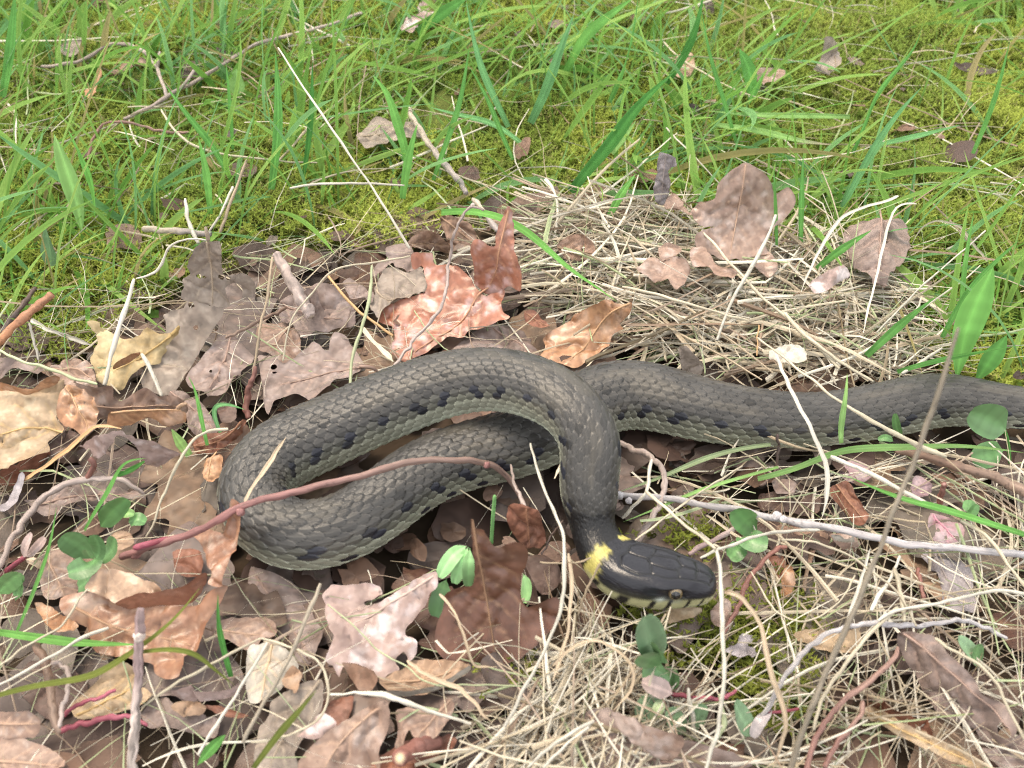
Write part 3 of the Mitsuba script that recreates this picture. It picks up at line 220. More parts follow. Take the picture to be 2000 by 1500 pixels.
['leaf_fragment','blue grey lichen flakes below the snout','lilac',0,[{'o': [[63.9,-103.2,6.0],[66.5,-102.4,6.0],[68.5,-102.3,6.0],[68.4,-104.0,6.0],[65.5,-105.6,6.0],[68.3,-108.1,6.0],[65.7,-109.7,6.0],[61.1,-109.1,6.0],[59.4,-107.6,6.0],[62.0,-106.1,6.0]],'t': 'lilac','r': 2.2}],None],
['oak_leaf','big pinkish brown oak leaf with whitish bloom standing on the straw at the lawn edge','pinkbrown',1,[{'o': [[89.9,78.9,41.0],[93.6,77.5,41.0],[98.7,76.2,38.0],[101.5,75.0,35.0],[103.8,73.2,31.0],[108.4,75.2,33.0],[111.8,72.3,30.0],[110.6,69.8,26.0],[106.1,67.2,21.0],[102.4,65.8,19.0],[100.5,60.8,16.0],[102.9,55.4,14.0],[103.9,50.4,13.0],[100.0,45.4,12.0],[94.9,50.4,13.0],[88.2,54.2,14.0],[83.2,52.9,14.0],[78.6,55.5,15.0],[72.6,57.7,17.0],[72.1,61.9,19.0],[75.6,63.2,21.0],[82.1,64.8,22.0],[75.5,63.8,22.0],[72.3,64.8,24.0],[70.8,68.4,27.0],[75.3,69.9,29.0],[79.2,69.9,31.0],[80.5,73.6,36.0],[84.2,76.1,39.0]],'m': [[90.5,78.0,41.0],[88.6,67.4,22.0],[85.0,54.4,14.0]],'t': 'pinkbrown','c': 0.8}],None],
['leaf_fragment','thin cream pink leaf edge left of the big bloomed oak leaf','pinkbrown',0,[{'o': [[63.0,87.9,15.0],[68.0,93.9,15.0],[70.7,87.9,15.0],[72.5,80.8,15.0],[78.5,89.3,15.0],[83.4,90.7,15.0],[78.1,86.2,15.0],[73.2,79.7,15.0],[68.4,83.4,15.0]]}],None],
['leaf_fragment','narrow grey rolled leaf standing in the moss near the lawn edge','lilac',0,[{'o': [[59.6,95.0,35.0],[64.6,94.2,35.0],[66.7,92.2,31.0],[63.8,92.3,28.0],[65.2,90.9,22.0],[64.4,90.6,13.0],[60.1,90.3,13.0],[58.6,92.3,20.0],[59.5,93.8,27.0]],'m': [[62.1,93.5,35.0],[62.3,91.3,13.0]]}],None],
['leaf_fragment','crumpled pale pink brown leaf left of the bloomed oak leaf,on straw','pinkbrown',0,[{'o': [[47.7,44.6,17.0],[52.3,50.7,17.0],[57.7,49.5,17.0],[63.4,50.7,17.0],[68.7,48.3,17.0],[66.8,39.8,17.0],[61.2,32.5,17.0],[58.0,38.4,17.0],[53.2,37.2,17.0],[48.9,40.8,17.0]],'r': 1.5}],None],
['leaf_fragment','small pale scrap of leaf above the crumpled pink brown leaf','pinkbrown',0,[{'o': [[57.2,57.0,18.0],[61.1,59.6,18.0],[66.0,57.0,18.0],[64.5,51.4,18.0],[57.9,49.3,18.0]]}],None],
['leaf_fragment','ragged pink brown leaf strip under the bloomed oak leaf base','pinkbrown',0,[{'o': [[69.9,58.3,17.0],[75.3,57.0,17.0],[78.8,48.3,17.0],[83.2,45.8,17.0],[85.9,41.0,17.0],[81.8,37.2,17.0],[76.7,39.6,17.0],[76.2,46.8,17.0],[69.8,45.6,17.0]],'r': 1.5}],None],
['oak_leaf','brown leaf lying behind green blades and straw at the right lawn edge','pinkbrown',0,[{'o': [[135.3,74.0,15.0],[142.2,78.1,15.0],[147.7,74.1,21.0],[158.9,78.1,15.0],[159.5,67.3,15.0],[153.9,54.4,15.0],[144.3,43.4,15.0],[141.5,36.2,15.0],[137.2,37.4,15.0],[134.5,48.2,15.0],[132.3,58.2,15.0]],'m': [[150.5,80.8,15.0],[139.0,38.6,15.0]],'t': 'mauve','c': 1.6,'r': 2.0}],None],
['leaf_fragment','pale pink rolled leaf between white straw and the right brown leaf','cream',0,[{'o': [[110.8,32.8,19.0],[114.8,35.1,22.0],[124.3,38.8,24.0],[127.3,38.6,19.0],[120.3,32.6,19.0],[113.1,28.0,19.0]],'t': 'palemauve','c': 1.4}],None],
['leaf_fragment','small dark taupe leaf upright behind the tail part of the snake','taupe',0,[{'o': [[56.2,-8.7,25.0],[58.4,-8.1,27.0],[62.3,-8.7,23.0],[65.8,-7.7,17.0],[63.7,-9.2,13.0],[59.3,-8.2,15.0]]}],None],
['leaf_fragment','papery white flakes in the straw behind the snake','cream',0,[{'o': [[95.7,0.3,21.0],[100.5,-0.7,21.0],[99.8,-8.6,21.0],[94.6,-8.8,21.0],[87.5,-7.7,21.0],[89.6,-3.7,21.0]],'r': 2.0}],None],
['oak_leaf','grey brown dead leaf half buried in the moss in the middle of the lawn','taupe',0,[{'o': [[-73.2,153.4,8.0],[-69.8,160.4,8.0],[-66.2,166.7,8.0],[-56.0,168.4,8.0],[-48.1,166.7,8.0],[-42.4,160.4,8.0],[-44.3,150.8,8.0],[-56.1,149.9,8.0],[-62.4,146.5,8.0],[-67.9,143.5,8.0]],'m': [[-71.3,151.1,8.0],[-45.2,162.0,8.0]]}],None],
['leaf_fragment','curled grey and tan leaf at the top of the lawn','palemauve',0,[{'o': [[-61.5,257.4,10.0],[-57.6,269.5,10.0],[-51.7,273.8,10.0],[-53.1,280.0,10.0],[-49.0,291.3,10.0],[-41.1,280.0,10.0],[-43.5,266.5,10.0],[-50.9,259.5,10.0],[-54.1,249.7,10.0]],'c': 1.5}],None],
['leaf_fragment','tan dead leaf behind blades left of the upper right lawn','lightbrown',0,[{'o': [[86.3,228.3,8.0],[95.0,230.2,8.0],[94.1,215.0,8.0],[89.3,207.7,8.0],[83.5,206.8,8.0]]}],None],
['leaf_fragment','pinkish dead leaf lying behind the upright broad lawn leaf','pinkbrown',0,[{'o': [[124.2,211.4,8.0],[130.6,214.1,8.0],[139.5,211.4,8.0],[136.4,203.7,8.0],[126.2,200.2,8.0]]}],None],
['leaf_fragment','grey brown folded leaf standing in the upper right lawn','taupe',0,[{'o': [[158.6,220.6,9.0],[161.0,220.5,14.0],[159.8,223.5,20.0],[164.4,224.9,20.0],[170.7,230.2,9.0],[168.9,217.8,9.0],[161.2,203.2,9.0],[156.1,210.4,9.0]]}],None],
['leaf_fragment','brown dead leaf among grass at the upper left of the lawn','taupe',0,[{'o': [[-238.3,231.2,9.0],[-237.8,244.0,9.0],[-229.4,242.4,9.0],[-223.0,237.9,16.0],[-220.5,244.3,18.0],[-224.2,252.2,9.0],[-224.7,239.6,9.0],[-225.7,233.1,9.0],[-230.1,226.3,9.0]]}],None],
['leaf_fragment','rust tipped dead leaf near the grey curved twig in the lawn','rust',0,[{'o': [[-212.8,191.7,9.0],[-210.3,195.5,9.0],[-206.1,202.0,14.0],[-204.3,200.2,14.0],[-207.8,194.8,9.0],[-205.8,184.0,9.0],[-208.5,184.0,9.0]],'t': 'orange'}],None],
['leaf_fragment','small brown leaf lying on moss left of the lawn twigs','rust',0,[{'o': [[-204.9,207.7,9.0],[-201.7,218.8,9.0],[-191.6,222.5,9.0],[-189.4,217.8,9.0],[-196.7,214.1,9.0],[-201.7,205.9,9.0]],'t': 'brown'}],None],
['oak_leaf','brown mauve leaf with rolled rim at the bottom left','brown',0,[{'o': [[-136.3,-126.4,8.0],[-128.0,-127.2,12.0],[-125.0,-127.7,11.0],[-123.5,-128.5,8.0],[-124.4,-132.1,8.0],[-125.9,-132.7,8.0],[-134.0,-132.3,8.0]],'m': [[-134.5,-128.9,8.0],[-124.1,-128.9,8.0]],'t': 'pinkbrown'}],None],
['oak_leaf','pinkish leaf with a pale midrib in the bottom left corner','pinkbrown',0,[{'o': [[-134.2,-132.9,7.0],[-129.1,-131.7,7.0],[-123.3,-133.3,7.0],[-117.9,-135.3,7.0],[-113.9,-138.4,7.0],[-114.5,-140.7,7.0],[-131.2,-140.7,7.0]],'m': [[-131.5,-138.0,7.0],[-120.6,-138.8,7.0],[-114.5,-139.6,7.0]]}],None],
['oak_leaf','pale cream tan leaf behind the upright stick at the lower left','tan',0,[{'o': [[-118.5,-119.6,4.0],[-113.7,-114.7,4.0],[-110.8,-110.2,4.0],[-105.6,-110.6,4.0],[-102.6,-115.2,4.0],[-97.5,-119.6,4.0],[-100.6,-122.2,4.0],[-105.3,-123.2,4.0],[-110.1,-125.2,4.0],[-116.0,-126.0,4.0],[-119.0,-122.1,4.0]],'m': [[-116.4,-124.7,4.0],[-102.9,-116.9,4.0]],'t': 'tan'}],None],
['leaf_fragment','small tan brown leaf under the jointed straw at the lower left','lightbrown',0,[{'o': [[-90.8,-123.0,6.0],[-88.4,-121.2,6.0],[-84.1,-121.7,6.0],[-81.6,-123.5,6.0],[-83.3,-125.5,6.0],[-89.5,-124.8,6.0]]}],None],
['leaf_fragment','curled grey brown bark leaf with a bright brown end near the lower left straws','taupe',0,[{'o': [[-90.8,-119.7,9.0],[-87.4,-120.0,11.0],[-83.4,-121.2,11.0],[-77.8,-121.0,11.0],[-72.2,-120.2,11.0],[-73.6,-120.9,8.0],[-80.2,-121.6,7.0],[-84.5,-121.8,6.0],[-87.8,-120.9,7.0]],'t': 'palemauve'}],None],
['leaf_fragment','red brown shard below the curled grey brown bark leaf','rust',0,[{'o': [[-83.9,-121.8,5.0],[-78.0,-122.6,5.0],[-73.6,-124.2,5.0],[-70.0,-125.1,5.0],[-73.2,-126.0,5.0],[-77.0,-125.2,5.0]],'t': 'rust'}],None],
['oak_leaf','dark purple leaf sheltered under the upright stick base','darkbrown',0,[{'o': [[-100.7,-122.1,1.0],[-95.9,-118.2,1.0],[-88.9,-122.5,1.0],[-79.3,-124.7,1.0],[-78.9,-130.1,1.0],[-87.6,-128.0,1.0],[-92.9,-126.8,1.0],[-97.8,-126.8,1.0]],'t': 'mauve'}],None],
['oak_leaf','dark brown leaf behind brown twigs at the lower left','darkbrown',0,[{'o': [[-137.1,-107.8,0.0],[-131.2,-107.3,0.0],[-123.5,-109.7,0.0],[-118.6,-114.2,0.0],[-120.0,-120.4,0.0],[-123.6,-124.7,0.0],[-130.6,-121.2,0.0],[-137.1,-115.1,0.0]]}],None]]
TWIGS = [['long reddish twig with a bright pink end crossing over the snake front coil','pinkred',[[4.2,-58.2,5.0,0.78],[0.0,-53.0,12.0,0.9],[-6.3,-52.7,20.0,0.88],[-18.2,-58.0,29.0,0.98],[-30.0,-60.7,31.0,0.96],[-44.3,-66.2,32.0,1.01],[-61.2,-71.7,32.0,0.99],[-76.1,-77.3,32.0,0.98],[-87.0,-79.8,26.0,0.98],[-100.8,-79.6,18.0,1.06],[-115.8,-79.4,10.0,1.09]],{'side': [[[-99.3,-78.9,19.0,0.89],[-103.8,-79.6,18.0,0.89],[-109.9,-80.1,16.0,0.89]]],'bud': [[-75.8,-78.7,32.0,1.6],[-110.8,-79.6,12.0,2.0],[-7.8,-54.3,22.0,1.5]],'sc': 'crimson'}],
['straight silver grey twig with a knot lying right of the snake head','silver',[[32.6,-57.9,12.0,1.02],[38.1,-58.9,12.0,1.08],[47.5,-59.7,12.0,0.95],[62.8,-62.7,12.0,1.01],[80.1,-66.9,12.0,1.12],[98.5,-71.2,12.0,1.11],[115.7,-75.7,12.0,1.03],[136.1,-78.2,12.0,1.03],[156.3,-80.7,12.0,0.96]],{'bud': [[80.2,-66.9,13.0,2.0],[33.2,-59.2,13.0,1.7],[35.9,-61.2,13.0,1.4],[81.7,-68.7,14.0,1.5]]}],
['curved brown twig running down beside the snake neck','greybrown',[[34.0,-33.6,8.0,0.82],[37.3,-35.9,9.0,0.94],[41.5,-40.3,11.0,0.93],[45.0,-44.8,13.0,0.91],[47.3,-49.2,14.0,0.9],[47.6,-54.5,14.0,0.9],[46.1,-59.9,12.0,0.89],[42.9,-65.4,9.0,0.88],[39.2,-69.9,6.0,0.82],[36.9,-71.4,4.0,0.75]],{}],
['thin grey stalk curving down in front of the big rust oak leaf','greybrown',[[-9.9,36.5,50.0,0.36],[-13.4,38.8,50.0,0.46],[-16.2,37.4,49.0,0.46],[-18.5,35.4,46.0,0.46],[-20.5,33.5,42.0,0.5],[-21.9,31.7,37.0,0.53],[-23.0,27.0,31.0,0.53],[-23.5,20.7,28.0,0.53],[-25.5,13.8,24.0,0.58],[-29.2,8.5,22.0,0.58],[-33.9,2.5,20.0,0.57],[-37.6,-3.6,19.0,0.57],[-40.6,-9.1,18.0,0.56]],{'bud': [[-13.8,39.4,50.0,1.1]]}],
['pale grey arched twig with a red side bud at the left edge','greybrown',[[-151.1,-84.4,9.0,0.72],[-151.0,-74.8,9.0,0.86],[-150.0,-66.0,9.0,0.94],[-145.7,-58.7,11.0,0.95],[-140.9,-54.8,12.0,0.96],[-133.4,-53.1,13.0,0.96],[-126.8,-52.5,13.0,0.9],[-121.2,-53.0,12.0,0.77],[-118.0,-54.0,9.0,0.71],[-116.8,-54.2,7.0,0.52]],{'side': [[[-133.2,-53.0,13.0,0.88],[-131.0,-51.5,16.0,0.88],[-129.9,-50.9,18.0,0.88],[-131.0,-50.1,20.0,0.87]]],'sc': 'rustred'}],
['orange brown stick pointing up out of the litter at the left edge','orange',[[-179.4,-3.7,20.0,1.41],[-180.1,4.4,18.0,1.44],[-176.0,10.1,20.0,1.45],[-171.3,14.4,22.0,1.46],[-164.0,19.7,26.0,1.46]],{}],
['dark twig behind the orange stick at the left edge','dark',[[-183.3,11.7,14.0,0.92],[-183.0,19.8,14.0,0.94],[-181.8,27.3,14.0,0.95],[-180.5,36.8,14.0,0.87]],{}],
['pale fibrous broken stalk leaning between grass and mauve leaf','greybrown',[[-88.4,42.4,26.0,1.72],[-84.9,37.9,23.0,2.1],[-80.7,30.8,21.0,2.27],[-76.5,24.9,18.0,2.25],[-73.2,19.6,15.0,2.06]],{'cap': (0.5,0.45,0.36)}],
['upright broken stick with a pale split end at the bottom left','purple',[[-94.6,-109.7,34.0,1.04],[-95.0,-112.6,31.0,1.11],[-95.0,-115.0,29.0,1.17],[-95.1,-120.5,24.0,1.11],[-95.3,-124.8,20.0,1.04],[-96.3,-130.2,14.0,1.11],[-97.1,-134.1,9.0,1.18],[-97.7,-139.6,3.0,1.25]],{'bud': [[-95.0,-115.1,29.0,1.9]]}],
['crimson succulent stem lying along the bottom left','crimson',[[-117.2,-131.1,9.0,0.66],[-114.2,-129.9,9.0,0.66],[-111.3,-129.0,9.0,0.67],[-105.7,-127.7,9.0,0.67],[-99.8,-127.3,9.0,0.6],[-97.4,-128.5,9.0,0.53],[-94.7,-129.7,9.0,0.4]],{}],
['short dark red shoot above the crimson stem at the bottom left','crimson',[[-117.3,-127.3,9.0,0.47],[-115.4,-125.0,9.0,0.54],[-112.7,-123.3,9.0,0.54],[-108.9,-122.2,9.0,0.54],[-105.7,-120.1,9.0,0.48]],{}],
['knobbly brown twig standing behind the crimson stem','brown',[[-131.9,-106.8,9.0,0.99],[-127.5,-112.2,9.0,1.12],[-124.4,-117.5,9.0,1.1],[-121.8,-122.7,9.0,1.09],[-119.2,-128.1,9.0,1.07],[-116.6,-131.7,9.0,0.93]],{}],
['bent tan grey twig beside the knobbly brown twig','greybrown',[[-123.4,-114.4,13.0,0.55],[-120.6,-114.9,13.0,0.6],[-118.4,-117.0,13.0,0.6],[-116.7,-121.5,13.0,0.59],[-116.2,-126.1,13.0,0.58],[-115.3,-131.8,13.0,0.52]],{}],
['long curved pale grey twig arching across the lower right','silver',[[62.8,-130.4,8.0,0.54],[65.2,-127.3,11.0,0.58],[67.9,-124.1,14.0,0.64],[71.1,-120.1,17.0,0.64],[75.1,-116.1,19.0,0.64],[81.4,-111.0,20.0,0.65],[89.0,-107.4,20.0,0.66],[97.0,-105.2,18.0,0.66],[104.7,-104.7,16.0,0.67],[111.6,-104.2,14.0,0.62],[121.1,-101.5,12.0,0.62],[127.8,-100.9,11.0,0.58],[133.8,-102.5,9.0,0.58],[138.2,-104.5,8.0,0.46]],{}],
['red succulent stem curving below and right of the snout','rustred',[[81.0,-77.8,13.0,0.61],[77.2,-79.3,13.0,0.6],[73.9,-81.9,12.0,0.66],[71.1,-84.7,11.0,0.72],[68.9,-87.2,10.0,0.71],[66.2,-92.2,9.0,0.65],[62.8,-97.7,8.0,0.58],[60.1,-101.9,7.0,0.58],[58.4,-105.0,6.0,0.52]],{}],
['straight purple grey twig pointing from the snout towards the silver twig','purple',[[52.6,-78.0,9.0,0.76],[63.6,-71.2,9.0,0.78],[70.4,-67.5,9.0,0.78],[77.3,-64.4,9.0,0.79]],{}],
['dull reddish stem slanting through straw at the lower right','red',[[72.1,-144.5,13.0,0.66],[76.7,-135.3,13.0,0.67],[85.0,-125.9,13.0,0.69],[93.7,-119.9,13.0,0.7],[100.3,-115.3,13.0,0.66],[103.5,-112.1,13.0,0.61],[104.7,-109.7,13.0,0.45]],{}],
['second reddish stem near the lower right straw with a bent tip','red',[[78.0,-141.3,11.0,0.62],[83.5,-134.3,11.0,0.62],[89.8,-128.5,11.0,0.58],[92.0,-124.1,11.0,0.54]],{}],
['long thin brown twig lying across the lawn at the upper left','greybrown',[[-184.4,162.6,10.0,0.87],[-173.9,174.4,10.0,0.89],[-166.1,188.2,10.0,0.91],[-158.6,197.8,10.0,0.92],[-152.7,207.6,10.0,0.87],[-145.4,220.6,10.0,0.85],[-137.7,233.7,10.0,0.86],[-120.8,245.6,10.0,0.83],[-103.1,256.7,10.0,0.8],[-83.5,272.9,10.0,0.78]],{'side': [[[-164.7,189.9,10.0,0.81],[-160.8,193.2,13.0,0.81],[-157.8,197.9,16.0,0.81]]]}],
['bowed thin twig meeting the long lawn twig at the upper left','greybrown',[[-241.0,212.8,10.0,0.84],[-226.6,216.5,10.0,0.84],[-219.7,224.0,10.0,0.86],[-207.1,229.7,14.0,0.86],[-199.3,228.5,14.0,0.86],[-189.9,221.4,14.0,0.84],[-181.3,209.3,13.0,0.83],[-174.4,195.0,12.0,0.82],[-168.8,182.3,10.0,0.8]],{'side': [[[-178.8,205.7,13.0,0.77],[-178.8,214.6,17.0,0.78]]]}],
['arched reddish thin stem in the moss at the upper left','red',[[-190.8,128.8,10.0,0.55],[-192.8,138.9,10.0,0.56],[-191.5,144.6,13.0,0.57],[-187.6,150.4,15.0,0.57],[-180.6,152.0,15.0,0.57],[-171.2,151.9,13.0,0.57],[-164.9,150.8,11.0,0.57],[-159.1,152.2,9.0,0.58],[-151.4,154.2,8.0,0.58]],{}],
['grey lichen spotted stick lying on the moss in the middle of the lawn','lichen',[[-49.5,170.6,11.0,0.98],[-44.5,155.5,11.0,1.2],[-39.5,143.3,11.0,1.29],[-34.8,133.0,11.0,1.27],[-27.7,118.9,11.0,1.36],[-23.4,110.7,11.0,1.23],[-19.6,101.4,11.0,1.1]],{}],
['short grey lichen spotted stick continuing behind the big rust leaf','lichen',[[-16.7,96.2,12.0,0.98],[-11.2,86.1,12.0,1.07],[-5.8,74.0,12.0,1.04]],{}],
['tan stick lying crosswise among grass at the left','lichen',[[-151.1,75.5,12.0,1.15],[-143.3,75.0,12.0,1.26],[-135.7,74.0,12.0,1.25],[-122.2,72.3,12.0,1.14]],{}],
['red brown upright twig left of the lobed mauve leaf','rustred',[[-90.3,-20.9,5.0,0.98],[-91.3,-17.1,8.0,1.06],[-90.4,-14.2,12.0,0.98],[-88.3,-12.5,16.0,0.84],[-87.4,-9.4,19.0,0.7]],{}],
['thin brown stem crossing in front of the taupe oak leaf fold','brown',[[-83.6,25.9,14.0,0.61],[-87.2,22.4,14.0,0.6],[-91.3,19.5,14.0,0.6],[-95.7,15.5,14.0,0.59],[-99.7,12.1,14.0,0.59],[-102.8,9.5,14.0,0.59]],{}],
['thick dull brown stem running out at the right under the tail','brown',[[124.2,-40.2,11.0,0.83],[129.6,-41.4,11.0,1.32],[135.2,-43.3,11.0,1.48],[141.1,-45.5,11.0,1.64],[146.9,-47.7,11.0,1.63],[156.0,-52.6,11.0,1.61],[162.3,-59.7,11.0,1.59]],{}],
['short red brown peg sticking up beside the magenta leaf','rustred',[[136.2,-56.1,4.0,0.91],[135.1,-55.7,9.0,0.9],[134.2,-55.5,14.0,0.89]],{'cap': (0.34,0.2,0.18)}],
['rusty stub below the straw crossing at the far lower right','rustred',[[120.1,-82.0,8.0,0.61],[119.1,-87.2,8.0,0.6],[118.8,-92.2,8.0,0.59]],{}],
['sawn twig with a pale round end facing up at the bottom','rustred',[[-27.7,-140.8,16.0,1.89],[-26.8,-137.7,11.0,2.07],[-23.2,-134.4,7.0,2.11],[-18.7,-132.4,5.0,1.87]],{'cap': (0.72,0.66,0.42)}],
['dark thin stem hanging from the tail part of the snake','dark',[[84.2,-40.3,20.0,0.42],[85.3,-42.1,14.0,0.46],[85.2,-44.8,9.0,0.46],[83.3,-47.7,7.0,0.49],[79.8,-49.5,5.0,0.49]],{}],
['black hair thin stem beside the neck straws','dark',[[8.7,-79.7,12.0,0.3],[11.0,-75.3,12.0,0.3],[13.1,-71.2,12.0,0.31],[15.5,-67.7,12.0,0.31]],{}],
['thin brown grey twig above the dusky red leaf by the neck','greybrown',[[-0.4,-52.6,20.0,0.38],[0.8,-60.0,20.0,0.43],[2.3,-64.7,20.0,0.55],[4.0,-68.9,20.0,0.66]],{}],
['pink red jointed succulent stem at the lower right centre','crimson',[[41.4,-120.1,9.0,0.41],[43.7,-121.4,9.0,0.54],[48.1,-122.3,9.0,0.57],[52.6,-122.3,9.0,0.54],[57.1,-121.8,9.0,0.54],[59.8,-120.1,9.0,0.41]],{}]]
